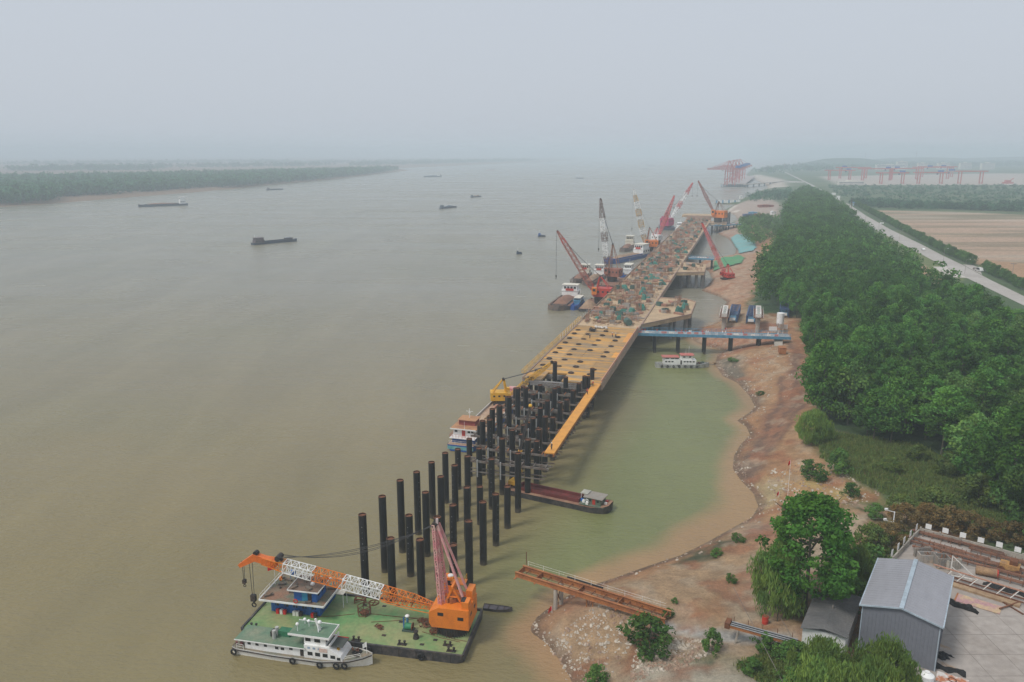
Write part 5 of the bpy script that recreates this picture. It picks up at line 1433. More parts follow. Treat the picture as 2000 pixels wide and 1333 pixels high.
# gear standing loose on the deck
def on_barge(name, x, y, label, cat, rz=0.0):
    q = BC + BX * x + BY * y
    return empty(name, (q.x, q.y, _zd + .03), BANG + rz, label, cat)
e = on_barge('rusty_basket', -.6, 1.7, 'six-sided rusty steel basket in the middle of the green deck', 'basket')
mb = MB(); hx = [(1.2 * math.cos(6.283 * i / 6), 1.2 * math.sin(6.283 * i / 6)) for i in range(6)]
for i in range(6):
    a, b = hx[i], hx[(i + 1) % 6]
    mb.beam((*a, 0), (*a, 1.5), .10); mb.beam((*a, 1.5), (*b, 1.5), .1); mb.beam((*a, .1), (*b, .1), .1); mb.beam((*a, .8), (*b, .8), .08)
mb.build('cage', m_rust, e); MB().ball((0, 0, .25), .8, 8, 4, .5, .2).build('scrap', m_rust, e)
e = on_barge('green_winch', 8.6, -1.6, 'green winch with a rope drum and operator shelter on the deck', 'winch')
MB().bb(-1.0, 1.0, -.6, .6, 0, .3).build('base', m_dgreen, e); MB().tube((-.6, 0, .8), (.6, 0, .8), .55, 14).build('drum', mat('winch_green', (.03, .22, .10), .6), e, smooth=40)
MB().tube((.61, 0, .8), (.75, 0, .8), .7, 14).build('flange', m_rust, e); MB().tube((-.9, .2, .3), (-.9, .2, 2.2), .12, 6).build('lever_post', m_blue, e); MB().ball((-.5, .9, 2.1), .42, 10, 5, .6).build('white_cap', m_white, e, smooth=60); MB().tube((-.5, .9, .1), (-.5, .9, 2.0), .22, 8).build('stand', m_bluel, e)
for (x, y, lab, s) in [(3.5, -1.9, 'small heap of rusty chain left of the green winch', 1.0), (11.4, 0.2, 'heap of rusty wire rope before the crane base', 1.5), (13, -1.2, 'heap of rusty pipes at the foot of the boom', 1.6), (10.2, 1.2, 'rusty drum behind the green winch', 1.0)]:
    e = on_barge('scrap_heap', x, y, lab, 'scrap', random.uniform(0, 3))
    mb = MB()
    for k in range(14): mb.beam((random.uniform(-1, 1) * s, random.uniform(-.5, .5) * s, random.uniform(.05, .3)), (random.uniform(-1, 1) * s, random.uniform(-.5, .5) * s, random.uniform(.1, .6) * s), .1)
    mb.ring((0, 0, .3), .45 * s, .12, n=10, m=5); mb.build('tangle', m_rust, e)
e = on_barge('iron_wheel', -.2, 5.2, 'rusty iron wheel lying on the far side of the deck', 'wheel'); MB().ring((0, 0, .1), .9, .1, n=16, m=5).build('rim', m_rust, e); MB().beam((-.9, 0, .1), (.9, 0, .1), .1).build('spoke', m_rust, e); MB().beam((0, -.9, .1), (0, .9, .1), .1).build('spoke', m_rust, e)
e = on_barge('sawhorse', -2.6, 4.8, 'rusty trestle frame lying beside the iron wheel', 'frame'); link_mesh('frame', frame_mesh(1.8, .8, .9, m_rust), e)

# the big crane
cr = empty('floating_crane', BC + BX * 15.9 + BY * .4 + Vector((0, 0, _zd + .03)), BANG, 'orange floating crane with white and orange lattice boom and pink mast', 'crane')
MB().tube((0, 0, 0), (0, 0, 1.6), 2.6, 28, 2.7).build('slewing_base', m_dark, cr, smooth=30)
mb = MB()
for k in range(40):
    a = 6.283 * k / 40; mb.beam((2.9 * math.cos(a), 2.9 * math.sin(a), .0), (2.66 * math.cos(a), 2.66 * math.sin(a), 1.7), .10)
mb.build('base_ribs', m_dark, cr)
hp = [(-3.0, 1.8), (3.4, 1.8), (3.4, 5.4), (-1.8, 5.4), (-3.4, 4.5), (-3.4, 2.6)]
mh0 = MB().sideprism(hp, -2.9, 2.9).build('machinery_house', m_orange, cr)
windows(mh0, [(-1.4, -2.9, 4.3, 1.0, .6, 'y'), (2.0, -2.9, 3.8, 1.0, .6, 'y'), (3.4, -1.2, 4.0, .9, .5, 'x'), (3.4, 1.2, 4.0, .9, .5, 'x')])
for x, y, l, w, h in [(2.7, 1.6, 1.1, 2.4, 1.7), (2.7, -1.7, 1.2, 1.8, 1.3)]: MB().bb(x - l / 2, x + l / 2, y - w / 2, y + w / 2, 5.4, 5.4 + h).build('roof_box', m_orange, cr)
MB().bb(1.9, 2.6, -2.4, -.9, 6.71, 6.74).build('vent', m_dark, cr)
cab = MB().bb(-2.4, -.6, 2.95, 4.6, 4.6, 7.6).build('operator_cab', m_orange, cr)
windows(cab, [(-2.4, 3.75, 6.7, 1.1, .9, 'x'), (-1.5, 2.95, 6.7, 1.0, .9, 'y'), (-1.5, 4.6, 6.7, 1.0, .9, 'y')])
MB().ball((-1.4, 3.7, 7.7), .55, 10, 5, .5).build('cab_lamp', m_white, cr, smooth=60)
mb = MB()
for y in (-1.0, 1.0):
    mb.beam((-1.0, y, 5.4), (.2, y, 8.4), .35); mb.beam((1.8, y, 5.4), (.2, y, 8.4), .3); mb.beam((-.6, y, 6.6), (1.2, y, 6.6), .22)
mb.beam((.2, -1.3, 8.4), (.2, 1.3, 8.4), .4); mb.build('gantry', m_orange, cr)
rail(cr, [(-.8, 1.6, 7.6), (1.6, 1.6, 7.6), (1.6, 3.2, 7.6)], 1.1, m_yel); MB().bb(-.8, 1.7, 1.4, 3.3, 7.45, 7.6).build('catwalk', m_orange, cr)
for k in range(12): MB().box((random.uniform(-.9, 1.6), random.uniform(-.9, .9), 5.5 + random.uniform(.1, .5)), (random.uniform(.3, .9), random.uniform(.2, .6), random.uniform(.3, 1.1)), random.uniform(0, 3)).build('winch_gear', m_rusto, cr)
mt = Vector((-2.5, 0, 19.0))
for y in (-1.3, 1.3):
    mb = MB(); mb.lattice((-1.6, y, 5.0), mt + Vector((-.3, y * .35, 0)), .8, .6, 14, .10); mb.build('mast_leg', m_pink, cr)
    MB().beam((2.0, y * 1.0, 7.0), mt + Vector((.2, y * .35, 0)), .34).build('mast_stay', m_pink, cr)
mb = MB()
for z in (8, 11, 14, 17): mb.beam((-1.6 - (z - 5) * .08, -1.2 + (z - 5) * .055, z), (-1.6 - (z - 5) * .08, 1.2 - (z - 5) * .055, z), .14)
mb.build('mast_rung', m_pink, cr)
mb = MB()
for y in (-.5, -.15, .2, .5): mb.tube((mt.x - .3, y - .08, mt.z), (mt.x - .3, y + .08, mt.z), .5, 10)
mb.beam(mt + Vector((0, -.9, .2)), mt + Vector((0, .9, .2)), .3); mb.build('mast_sheaves', m_dark, cr)
MB().beam(mt + Vector((.1, -.3, .2)), mt + Vector((.1, -.3, 1.1)), .35).build('mast_cap', mat('pinkish_white', (.72, .6, .58), .6), cr)
bf = Vector((-3.3, -.2, 3.9)); bt = Vector((-33.9, -.8, 9.6))
zz = [(0, .06, m_orange, .7, 1.5), (.06, .30, m_orange, 1.5, 2.1), (.30, .55, m_white, 2.1, 2.2), (.55, .74, m_orange, 2.1, 2.1), (.74, .92, m_white, 2.1, 2.0)]
zz = [(0.0, .12, m_orange, .8, 1.6), (.12, .30, m_orange, 1.6, 1.75), (.30, .52, m_white, 1.8, 1.8), (.52, .70, m_orange, 1.75, 1.75), (.70, .87, m_white, 1.8, 1.7), (.87, 1.0, m_orange, 1.6, 1.1)]
for f0, f1, mm, w0, w1 in zz:
    mb = MB(); mb.lattice(bf.lerp(bt, f0), bf.lerp(bt, f1), w0, w1, max(4, int((f1 - f0) * 42)), .085); mb.build('boom_section', mm, cr)
mb = MB(); d = (bt - bf).normalized()
mb.sideprism([(bt.x + 2.4, bt.z + .2), (bt.x - 1.6, bt.z + 1.1), (bt.x - 4.6, bt.z - 1.2), (bt.x - 4.2, bt.z - 1.7), (bt.x - 1.4, bt.z - .2), (bt.x + 2.4, bt.z - .9)], bt.y - .55, bt.y + .55)
mb.build('boom_head', mat('bright_orange_head', (.78, .17, .015), .5, (.6, .13, .02), .8, fine=.1), cr)
MB().tube((bt.x - 1.2, bt.y - .4, bt.z + 1.2), (bt.x - 1.2, bt.y + .4, bt.z + 1.2), .45, 10).build('head_sheave', m_dark, cr)
sh_ = bf.lerp(bt, .9) + Vector((0, 0, 1.4))
mb = MB(); mb.tube(sh_ + Vector((0, -.8, 0)), sh_ + Vector((0, .8, 0)), .5, 10); mb.beam(sh_ + Vector((.6, 0, -.6)), sh_, .4); mb.build('luffing_sheave', m_dark, cr)
mb = MB()
for y in (-.7, -.3, .3, .7):
    a = mt + Vector((-.3, y, 0)); b = sh_ + Vector((0, y, .2)); sag = 2.1 + y * 1.1
    mb.path([a.lerp(b, k / 10) - Vector((0, 0, sag * 4 * (k / 10) * (1 - k / 10))) for k in range(11)], .045, 5)
mb.build('luffing_cable', m_cable, cr)
for (dx, drop, big) in [(-2.4, 6.4, 1.0), (-3.9, 3.6, .6)]:
    x = bt.x + dx; zt = bt.z - .6
    mb = MB()
    for o in (-.3 * big, .3 * big): mb.tube((x + o, bt.y, zt), (x + o * .6, bt.y, zt - drop), .05, 5)
    mb.build('hoist_cable', m_cable, cr)
    hb = MB(); hb.prism([(x - .45 * big, bt.y - .3), (x + .45 * big, bt.y - .3), (x + .45 * big, bt.y + .3), (x - .45 * big, bt.y + .3)], zt - drop - 1.2 * big, zt - drop); hb.tube((x, bt.y, zt - drop - 1.2 * big), (x, bt.y, zt - drop - 1.7 * big), .15 * big, 6); hb.ring((x, bt.y, zt - drop - 2.0 * big), .38 * big, .12 * big, 'y', 10, 5)
    hb.build('hook_block', m_dark, cr, smooth=40)
mb = MB(); mb.path([bf + Vector((0, -1.0, -.8)), bf + Vector((-4, -1.2, -.3)), bf + Vector((-9, -1.2, .6))], .07, 5); mb.build('boom_rope', m_orange, cr)

# ================================================================== white patrol boat alongside
q = BC + BX * (-6.6) + BY * (-BW / 2 - 2.6)
pb = empty('patrol_boat', (q.x, q.y, 0), BANG - R(1.0), 'white launch with green roof and tyre fenders moored alongside the crane barge', 'boat')
LB = 23.6
st = [(-11.8, 2.0, 1.8, 1.35, -.1), (-11.0, 2.25, 2.05, 1.25, -.4), (-4, 2.45, 2.2, 1.15, -.4), (4, 2.45, 2.15, 1.2, -.4), (8.5, 1.75, 1.2, 1.5, -.3), (10.6, .95, .5, 1.85, -.2), (11.8, .12, .05, 2.1, .2)]
hull(pb, st, m_whited); deckp(pb, st, mat('worn_boat_deck', (.16, .17, .13), .8, (.24, .19, .13), .6, fine=.2), .12, .12)
for sy in (-1, 1):
    mb = MB(); p = [(s[0], sy * (s[1] + .05), s[3] - .30) for s in st]
    for a, b in zip(p[:-1], p[1:]): mb.beam(a, b, .14, .12)
    mb.build('rubbing_strake', m_dark, pb)
cb0 = MB().bb(-9.6, .98, -1.75, 1.75, 1.05, 2.65).build('cabin', m_white, pb)
MB().bb(-11.2, 1.2, -2.1, 2.1, 2.65, 2.77).build('green_roof', m_deckg2, pb)
MB().bb(-11.25, 1.25, -2.14, -2.101, 2.62, 2.80).build('roof_trim', m_white, pb)
fh0 = MB().sideprism([(1.0, 1.05), (7.6, 1.05), (7.2, 2.0), (5.2, 3.35), (1.0, 3.35)], -1.9, 1.9).build('forward_house', m_white, pb)
wh0 = MB().bb(.9, 4.6, -1.55, 1.55, 3.35, 4.9).build('wheelhouse', m_white, pb)
MB().bb(-1.6, 5.4, -1.95, 1.95, 4.9, 5.02).build('wheelhouse_roof', m_deckg2, pb)
mb = MB(); mb.bb(-1.65, 5.45, -2.0, -1.951, 4.78, 5.15); mb.bb(-1.65, 5.45, 1.951, 2.0, 4.78, 5.15); mb.bb(5.401, 5.5, -1.95, 1.95, 4.78, 5.25); mb.build('roof_coaming', m_white, pb)
mb = MB(); mb.bb(4.7, 7.4, -1.4, 1.4, 3.351, 3.40); mb.build('foredeck_well', mat('dark_well', (.07, .08, .07), .8), pb)
mb = MB(); mb.bb(5.3, 5.42, -1.9, 1.9, 3.36, 3.9); mb.build('windbreak', m_white, pb)
MB().bb(4.8, 7.3, 1.2, 1.32, 3.0, 3.5).build('red_trim', m_red, pb)
windows(cb0, [(-8.8, -1.76, 2.1, .55, .42, 'y'), (-7.4, -1.76, 2.1, .55, .42, 'y'), (-5.9, -1.76, 2.1, .55, .42, 'y'), (-3.9, -1.76, 1.95, .6, .45, 'y'), (-2.9, -1.76, 1.95, .6, .45, 'y'), (-1.4, -1.76, 2.2, .6, .5, 'y')])
windows(fh0, [(2.0, -1.91, 1.9, .85, .62, 'y'), (3.3, -1.91, 1.9, .85, .62, 'y'), (4.6, -1.91, 1.9, .85, .62, 'y'), (5.9, -1.91, 1.8, .8, .55, 'y'), (6.9, -1.91, 1.6, .6, .45, 'y')])
windows(wh0, [(1.6, -1.56, 4.2, .9, .7, 'y'), (3.2, -1.56, 4.2, 1.0, .7, 'y'), (4.61, -.75, 4.2, 1.2, .7, 'x'), (4.61, .75, 4.2, 1.2, .7, 'x')])
MB().bb(.2, .8, -1.79, -1.751, 1.15, 2.6).build('door', m_dark, pb)
MB().bb(3.6, 5.0, -1.96, -1.911, 2.45, 3.1).build('notice_board', mat('pale_pink_board', (.70, .52, .45), .7), pb)
MB().tube((6.35, -.75, 2.56), (6.42, -.75, 2.66), .26, 14).build('emblem', m_yel, fh0)
for k in range(4):
    mb = MB(); x = 5.6; y = -1.2 + k * .1
    MB().bb(1.6 + k * .9, 2.05 + k * .9, -1.93, -1.911, 2.75, 3.1).build('lettering', mat('pale_blue_lettering', (.35, .45, .58), .6), pb)
MB().bb(-4.6, -2.6, .2, 1.5, 2.78, 3.7).build('generator_box', mat('green_box', (.03, .17, .08), .6), pb)
MB().bb(-5.8, -5.1, -.2, .9, 2.78, 3.6).build('vent_panel', m_dark, pb)
for y in (-.5, .5): MB().tube((-4.95, y, 2.77), (-4.95, y, 4.2), .3, 12).build('funnel', mat('pale_funnel', (.5, .5, .47), .6), pb, smooth=40)
for (x, y, h) in [(-.4, -1, 1.2), (.8, .6, .9), (-.2, 1.2, .7)]:
    MB().tube((x, y, 5.0), (x, y, 5.0 + h), .05, 5).build('aerial', m_white, pb); MB().ball((x, y, 5.1 + h), .28, 8, 5).build('radome', m_white, pb, smooth=60)
mb = MB(); mb.beam((3.0, 0, 5.02), (2.3, 0, 7.0), .3); mb.beam((3.0, -.6, 5.02), (2.6, 0, 6.2), .12); mb.beam((3.0, .6, 5.02), (2.6, 0, 6.2), .12); mb.build('mast', m_white, pb)
MB().ball((2.9, .2, 6.3), .36, 8, 5).build('radome', m_white, pb, smooth=60)
for (x, z) in [(-11.2, .75), (-.8, .6), (3.9, .55), (6.6, .6), (7.9, .65)]: MB().ring((x, -2.62 + max(0, x - 5) * .16, z), .42, .16, 'y', 12, 6).build('tyre_fender', m_tyre, pb, smooth=60)
for (x, y) in [(8.8, .2), (9.4, -.3), (9.3, .6)]: MB().ring((x, y, 1.65), .4, .16, 'z', 12, 6).build('spare_tyre', m_tyre, pb, smooth=60)
for k in range(8): MB().box((8.4 + random.uniform(-.5, .8), 1.0 + random.uniform(-.6, .3), 1.7), (random.uniform(.2, .6), .2, .4), random.uniform(0, 3)).build('anchor_gear', m_rust, pb)
for k in range(7): MB().box((-11 + random.uniform(-.4, .7), random.uniform(-1.6, 1.6), 1.6), (random.uniform(.2, .7), .3, random.uniform(.3, .9)), random.uniform(0, 3)).build('stern_gear', mat('stern_junk', (.32, .08, .08), .8, (.14, .10, .08), 2, fine=.2), pb)
flag(pb, (10.9, .0, 1.9), 2.1, m_white, .9, .9)
rail(pb, [(7.8, -1.75, 1.45), (10.2, -1.0, 1.85)], .6, m_whited); rail(pb, [(-10.8, -2.2, 1.25), (-9.6, -2.25, 1.2)], .8, m_whited)
mb = MB(); a = q + BX * 11 + Vector((0, 0, 1.9)); b = BC + BX * 8.8 + BY * -5.6 + Vector((0, 0, 1.8)); mb.path([a.lerp(b, k / 6) - Vector((0, 0, .8 * 4 * (k / 6) * (1 - k / 6))) for k in range(7)], .035, 4)
tag(mb.build('mooring_rope', m_cable), 'thin mooring rope between launch bow and crane barge', 'rope')
# skiff behind the barge
q = P(972, 1192, 0)
sk = empty('skiff', q, BANG, 'small dark skiff tied behind the right end of the crane barge', 'boat')
st = [(-2.6, .8, .6, .6, 0), (0, .85, .7, .55, -.1), (1.6, .6, .45, .65, 0), (2.7, .08, .05, .85, .2)]
hull(sk, st, m_hullk); deckp(sk, st, mat('grey_skiff_inside', (.10, .09, .10), .8), .15, .1)
for x in (-1.6, 0, 1.2): MB().bb(x - .12, x + .12, -.65, .65, .45, .5).build('thwart', m_dark, sk)
# ================================================================== hold barge lying among the piles
ib = empty('hold_barge', (10.6, 174.6, 0), R(-27.5), 'long black barge with a red open hold and green stern cabin among the piles', 'barge')
L, h = 27.0, 2.9
st = [(-L / 2, h * .7, h * .5, 1.6, .1), (-L * .42, h, h * .95, 1.3, -.6), (L * .36, h, h * .95, 1.3, -.6), (L * .46, h * .85, h * .7, 1.7, -.4), (L / 2, h * .55, h * .35, 2.0, .1)]
hull(ib, st, m_hullk); deckp(ib, st, mat('rusty_side_deck', (.33, .20, .12), .8, (.24, .12, .08), .6, fine=.2), -.02, .1)
m_hold = mat('dark_red_hold', (.17, .03, .026), .7, (.10, .025, .02), .6, fine=.2)
for y in (-1.5, 1.5): MB().bb(-9.5, 6.0, y - .14, y + .14, 1.3, 2.2).build('hold_coaming', m_hold, ib)
for x in (-9.6, 6.1): MB().bb(x - .12, x + .12, -1.62, 1.62, 1.3, 2.2).build('hold_coaming', m_hold, ib)
MB().bb(-9.4, 5.9, -1.34, -.25, 1.33, 1.5).build('hold_floor', m_hold, ib); MB().bb(-9.4, 5.9, .25, 1.34, 1.33, 1.5).build('hold_floor', m_hold, ib); MB().bb(-9.4, 5.9, -.2, .2, 1.33, 1.36).build('hold_keelson', m_dark, ib)
m_sternd = mat('dull_green_stern', (.07, .12, .08), .8, (.16, .16, .12), .7, fine=.2)
MB().bb(6.6, 12.6, -2.5, 2.5, 1.45, 1.62).build('stern_deck', m_sternd, ib)
MB().bb(8.2, 11.6, -1.6, 1.6, 1.62, 3.1).build('cabin', m_sternd, ib); MB().bb(7.4, 12.1, -1.9, 1.9, 3.1, 3.22).build('cabin_roof', mat('grey_tin_roof', (.27, .25, .22), .7, (.26, .22, .18), .7, fine=.2), ib)
MB().bb(6.2, 8.0, -.6, 1.7, 3.3, 3.42).build('awning', mat('pale_awning', (.46, .45, .38), .7), ib)
for x in (6.4, 7.8):
    for y in (-.5, 1.6): MB().tube((x, y, 1.6), (x, y, 3.3), .06, 5).build('awning_post', m_white, ib)
windows(ib, [(9.0, -1.6, 2.5, .5, .5, 'y'), (10.9, -1.6, 2.5, .5, .5, 'y')]); MB().bb(9.6, 10.3, -1.64, -1.601, 1.65, 2.9).build('door', m_red, ib)
for (x, y, c) in [(6.8, -.9, m_blue), (7.4, -1.4, m_white), (8.5, -2.1, m_white), (12.2, .8, m_red), (12.4, -.4, m_white), (9.2, 2.1, m_blue)]: MB().bb(x - .3, x + .3, y - .25, y + .25, 1.62, 2.2).build('stored_gear', c, ib)
MB().ring((8.3, -1.68, 2.4), .28, .08, 'y', 10, 5).build('life_ring', m_white, ib)
# little yellow excavator on its bow
ex = empty('excavator', (ib.matrix_basis @ Vector((-11.2, 0, 1.34))), R(60), 'small yellow excavator on the bow of the hold barge', 'excavator')
for y in (-.8, .8): MB().sideprism([(-1.4, .15), (-1.1, 0), (1.1, 0), (1.4, .15), (1.4, .5), (1.1, .7), (-1.1, .7), (-1.4, .5)], y - .25, y + .25).build('track', m_dark, ex)
MB().bb(-1.5, 1.0, -1.0, 1.0, .8, 1.7).build('body', m_yel, ex); MB().bb(-.2, 1.0, -.95, -.05, 1.7, 2.6).build('cab', m_glass, ex)
MB().beam((1.0, .3, 1.4), (3.0, .3, 3.8), .35, .45).build('boom', m_yel, ex); MB().beam((3.0, .3, 3.8), (4.2, .3, 2.0), .28, .35).build('arm', m_yel, ex); MB().bb(3.8, 4.6, -.1, .7, 1.2, 2.0).build('bucket', m_dark, ex)

# ================================================================== blue and white barge behind the piles
bs = empty('deck_barge', W(220, -72.4, 0), WROT + math.pi, 'blue and white barge with red railed stern house behind the tall piles', 'barge')
L, h = 54.0, 4.2                     # +X points back towards the camera: the stern house
st = [(-L / 2, h * .6, h * .4, 2.2, .1), (-L * .42, h, h, 1.6, -.6), (L * .44, h, h, 1.6, -.6), (L / 2, h * .9, h * .7, 1.9, .1)]
hull(bs, st, m_bluew); deckp(bs, st, mat('dusty_red_deck', (.38, .24, .17), .85, (.46, .33, .22), .3, fine=.2), -.02, .1)
m_teal = mat('teal_band', (.06, .28, .30), .55, (.20, .40, .40), 1.0, fine=.15)
MB().bb(L / 2 - .25, L / 2 + .06, -h * .88, h * .88, .6, 1.5).build('stern_band', m_teal, bs)
for y in (-h + .5, h - .5): MB().bb(-20, 13, y - .15, y + .15, 1.62, 2.3).build('coaming', mat('white_edge', (.55, .52, .48), .7, fine=.15), bs)
MB().bb(17.5, 24.5, -3.3, 3.3, 1.62, 3.2).build('lower_house', m_bluew, bs); MB().bb(16.8, 25.6, -3.7, 3.7, 3.2, 3.34).build('house_deck', m_white, bs)
MB().bb(17.5, 23.6, -3.2, 3.2, 3.34, 5.6).build('upper_house', m_white, bs); MB().bb(16.8, 24.6, -3.8, 3.8, 5.6, 5.75).build('house_roof', mat('orange_brown_roof', (.46, .24, .11), .8, (.34, .17, .10), .5, fine=.2), bs); MB().bb(24.61, 24.7, -3.8, 3.8, 5.5, 5.8).build('roof_edge', m_white, bs)
MB().bb(17.6, 21.2, -2.4, 2.4, 5.75, 7.2).build('wheelhouse', mat('maroon_house', (.30, .07, .06), .7), bs); MB().bb(17.2, 21.6, -2.7, 2.7, 7.2, 7.32).build('wheelhouse_roof', mat('orange_brown_roof', (.46, .24, .11)), bs)
windows(bs, [(23.6, y, 4.7, .8, .6, 'x') for y in (-2.4, 2.4, 1.4)]); MB().bb(23.6, 23.64, -.7, .3, 3.4, 5.3).build('door', m_red, bs)
rail(bs, [(25.4, -3.6, 3.34), (25.4, 3.6, 3.34)], 1.0, m_roofr, step=.8); rail(bs, [(17, -3.6, 3.34), (25.4, -3.6, 3.34)], 1.0, m_roofr, step=.8); rail(bs, [(26.3, -3.5, 1.9), (26.3, 3.5, 1.9)], .9, m_whited)
mb = MB(); mb.tube((19, 0, 7.3), (19, 0, 10), .1, 6); mb.beam((19, -1, 9.2), (19, 1, 9.2), .08); mb.ring((19, 0, 8.8), .4, .05, n=10, m=4); mb.build('mast', m_white, bs)
flag(bs, (25.0, .6, 5.75), 2.4, m_redf, 1.2, 1.0)
for k in range(10): MB().box((random.uniform(-18, 12), random.uniform(-2.6, 2.6), 1.95), (random.uniform(2, 6), random.uniform(.3, .9), .6), random.uniform(-.1, .1)).build('steel_cargo', random.choice([m_pinkst, m_greyst, m_wood]), bs)
yc = crane('crawler_crane', 'yellow crawler crane standing on the blue barge with boom over the deck edge', W(233, -72.5, 1.7), P(1078, 708, 15), 1.64, (6.5, 4.2, 2.6), m_yel, m_yel, [(.35, m_yel), (.8, m_yel), (1.0, m_yel)], bw=1.5, aframe=4, crawler=True, ped=1.5, hook_drop=.25, seg=34, r=.09)
e = empty('pink_machine', W(241, -71.8, 1.64), WROT, 'pinkish machine house on the far end of the blue barge', 'machine'); MB().bb(-2, 2, -1.6, 1.6, 0, 2.4).build('housing', m_pink, e); MB().bb(-1.6, 1.2, -1.2, 1.2, 2.41, 3.2).build('winch_cover', m_pink, e)
# slim grab boom of a small crane between the piles
e = empty('slim_derrick', P(1016, 880, 8.4), 0, 'slim dark derrick with yellow head standing between the braced piles', 'derrick')
MB().lattice((0, 0, 0), (2.6, 6.0, 9.5), .5, .3, 16, .07).build('jib', m_dark, e); MB().ball((2.6, 6.0, 9.6), .5, 8, 5).build('head', m_yel, e); MB().tube((2.6, 6, 9.3), (2.6, 6.0, -2), .04, 4).build('rope', m_cable, e); MB().bb(-.5, .5, -.5, .5, -.3, 0).build('footing', m_yel, e)

# ================================================================== craft lying along the far reach of the wharf
cargo_ship('gravel_barge', 'reddish gravel barge with white wheelhouse lying outermost by the red crane', W(415, -94, 0), WROT + math.pi, 40, 11.6, 2.0, m_hullgrey, m_redgrav, m_redgrav, m_white, .16, 6.5, banner=True)
bb = cargo_ship('work_boat', 'narrow blue boat with light blue roof between gravel barge and red crane', W(409, -85.9, 0), WROT + math.pi, 20, 4.6, 1.6, m_bluew, m_bluew, None, m_bluel, .5, 3.2, cat='boat')
pt = pontoon('crane_pontoon', 'dark pontoon heaped with sand under the red crane', W(413, -75.8, 0), WROT, 32, 14, 1.5, m_hullk, m_redgrav)
link_mesh('sand_heap', mound(11, 8, 3.2, m_sand, 5), pt, (-9.5, 2.6, 1.52))
crane('floating_crane', 'bright red floating crane with long red lattice boom nearest along the wharf', W(413.5, -74.5, 1.5), PY(1089, 452, 424), 1.53, (10, 7, 4.6), m_red, m_red, [(.12, m_red), (.80, mat('red_brown_boom', (.42, .13, .09), .6)), (.88, m_red), (1.0, mat('red_brown_boom', (.42, .13, .09)))], bw=2.6, aframe=6, ped=4.2, hook_drop=.62, r=.17, cabmat=m_orange)
cargo_ship('gravel_barge', 'dark gravel barge with red trimmed wheelhouse, outer one of a pair', W(503, -103.5, 0), WROT + math.pi, 38, 8, 1.8, m_hullgrey, m_redgrav, m_redgrav, m_cream, .16, 6.0, banner=True)
cargo_ship('gravel_barge', 'gravel barge with bright white wheelhouse, inner one of a pair', W(499, -94, 0), WROT + math.pi - .05, 42, 8.4, 1.8, m_hullgrey, m_redgrav, m_sand, m_white, .16, 6.5, banner=True)
pontoon('crane_pontoon', 'rusty pontoon under the white boomed crane', W(490, -78.6, 0), WROT, 34, 16, 1.6, m_hullk, m_redgrav)
m_rhouse = mat('rust_red_house', (.34, .12, .07), .7, (.24, .08, .05), .5, fine=.2)
crane('floating_crane', 'rust red floating crane with tall white and brown boom and twin mast', W(490, -81, 1.6), PY(1173, 389, 497), 1.63, (9, 7, 4.8), m_rhouse, m_white, [(.10, m_rust), (.22, m_rust), (.42, m_white), (.55, mat('brown_boom', (.20, .12, .10), .7)), (.74, m_white), (1.0, mat('brown_boom', (.20, .12, .10)))], bw=2.9, aframe=15, maf=mat('rusty_mast', (.36, .18, .12), .8), ped=3.4, hook_drop=.60, r=.16)
cargo_ship('work_boat', 'white cabin boat with blue hull behind the rust red crane', W(521, -76.2, 0), WROT + math.pi, 24, 7, 1.8, m_bluew, m_hullgrey, None, m_white, .4, 6.0, cat='boat')
cargo_ship('cargo_ship', 'bright blue hulled ship with white wheelhouse angled towards the wharf', W(608, -89.5, 0), WROT + math.pi - .36, 62, 11, 2.6, m_bluew, m_hullgrey, m_sand, m_white, .18, 7.5, cat='ship', banner=True)
cargo_ship('gravel_barge', 'barge with cream wheelhouse beyond the bright blue ship', W(676, -99.5, 0), WROT + math.pi, 40, 9, 2, m_hullgrey, m_redgrav, m_redgrav, m_cream, .18, 8)
pontoon('crane_pontoon', 'pontoon under the yellow and white boomed crane', W(655, -78, 0), WROT, 36, 15, 1.6, m_hullk, m_redgrav)
m_ochre = mat('ochre_boom', (.58, .38, .14), .6, (.46, .30, .14), .8, fine=.15)
crane('floating_crane', 'orange floating crane with banded white and ochre boom', W(654, -78.5, 1.6), PY(1238, 371, 650), 1.63, (11, 8, 5), m_orange, m_white, [(.16, m_ochre), (.30, m_white), (.44, m_ochre), (.52, m_white), (.64, m_ochre), (.78, m_white), (.9, m_ochre), (1.0, m_white)], bw=4.0, aframe=10, ped=4, hook_drop=.62, r=.24, maf=m_rhouse)
pontoon('crane_pontoon', 'pontoon with white cabin under the light red boomed crane', W(705, -77.5, 0), WROT, 32, 15, 1.6, m_hullk, m_redgrav)
m_lred = mat('light_red_boom', (.58, .09, .09), .6, (.5, .14, .13), .8, fine=.1)
crane('floating_crane', 'red floating crane with light red boom leaning right over the wharf', W(704, -78, 1.6), PY(1317, 383, 730), 1.63, (10, 7, 4.6), m_white, m_lred, [(.45, m_lred), (.55, m_red), (1.0, m_lred)], bw=3.0, aframe=6, ped=4, hook_drop=.25, r=.2, maf=m_lred)
pontoon('crane_pontoon', 'dark blue pontoon under the magenta crane', W(872, -86, 0), WROT + .2, 34, 15, 2.2, m_bluedk, m_bluedk)
m_mag = mat('magenta_house', (.48, .03, .12), .6, (.36, .03, .1), .6, fine=.1)
crane('floating_crane', 'magenta floating crane with white and red boom at the far end', W(872, -86, 2.2), PY(1353, 358, 905), 2.23, (13, 10, 8), m_mag, m_white, [(.35, m_white), (.5, m_lred), (.72, m_white), (1.0, m_lred)], bw=3.0, aframe=7, ped=1.5, hook_drop=.3, r=.24)
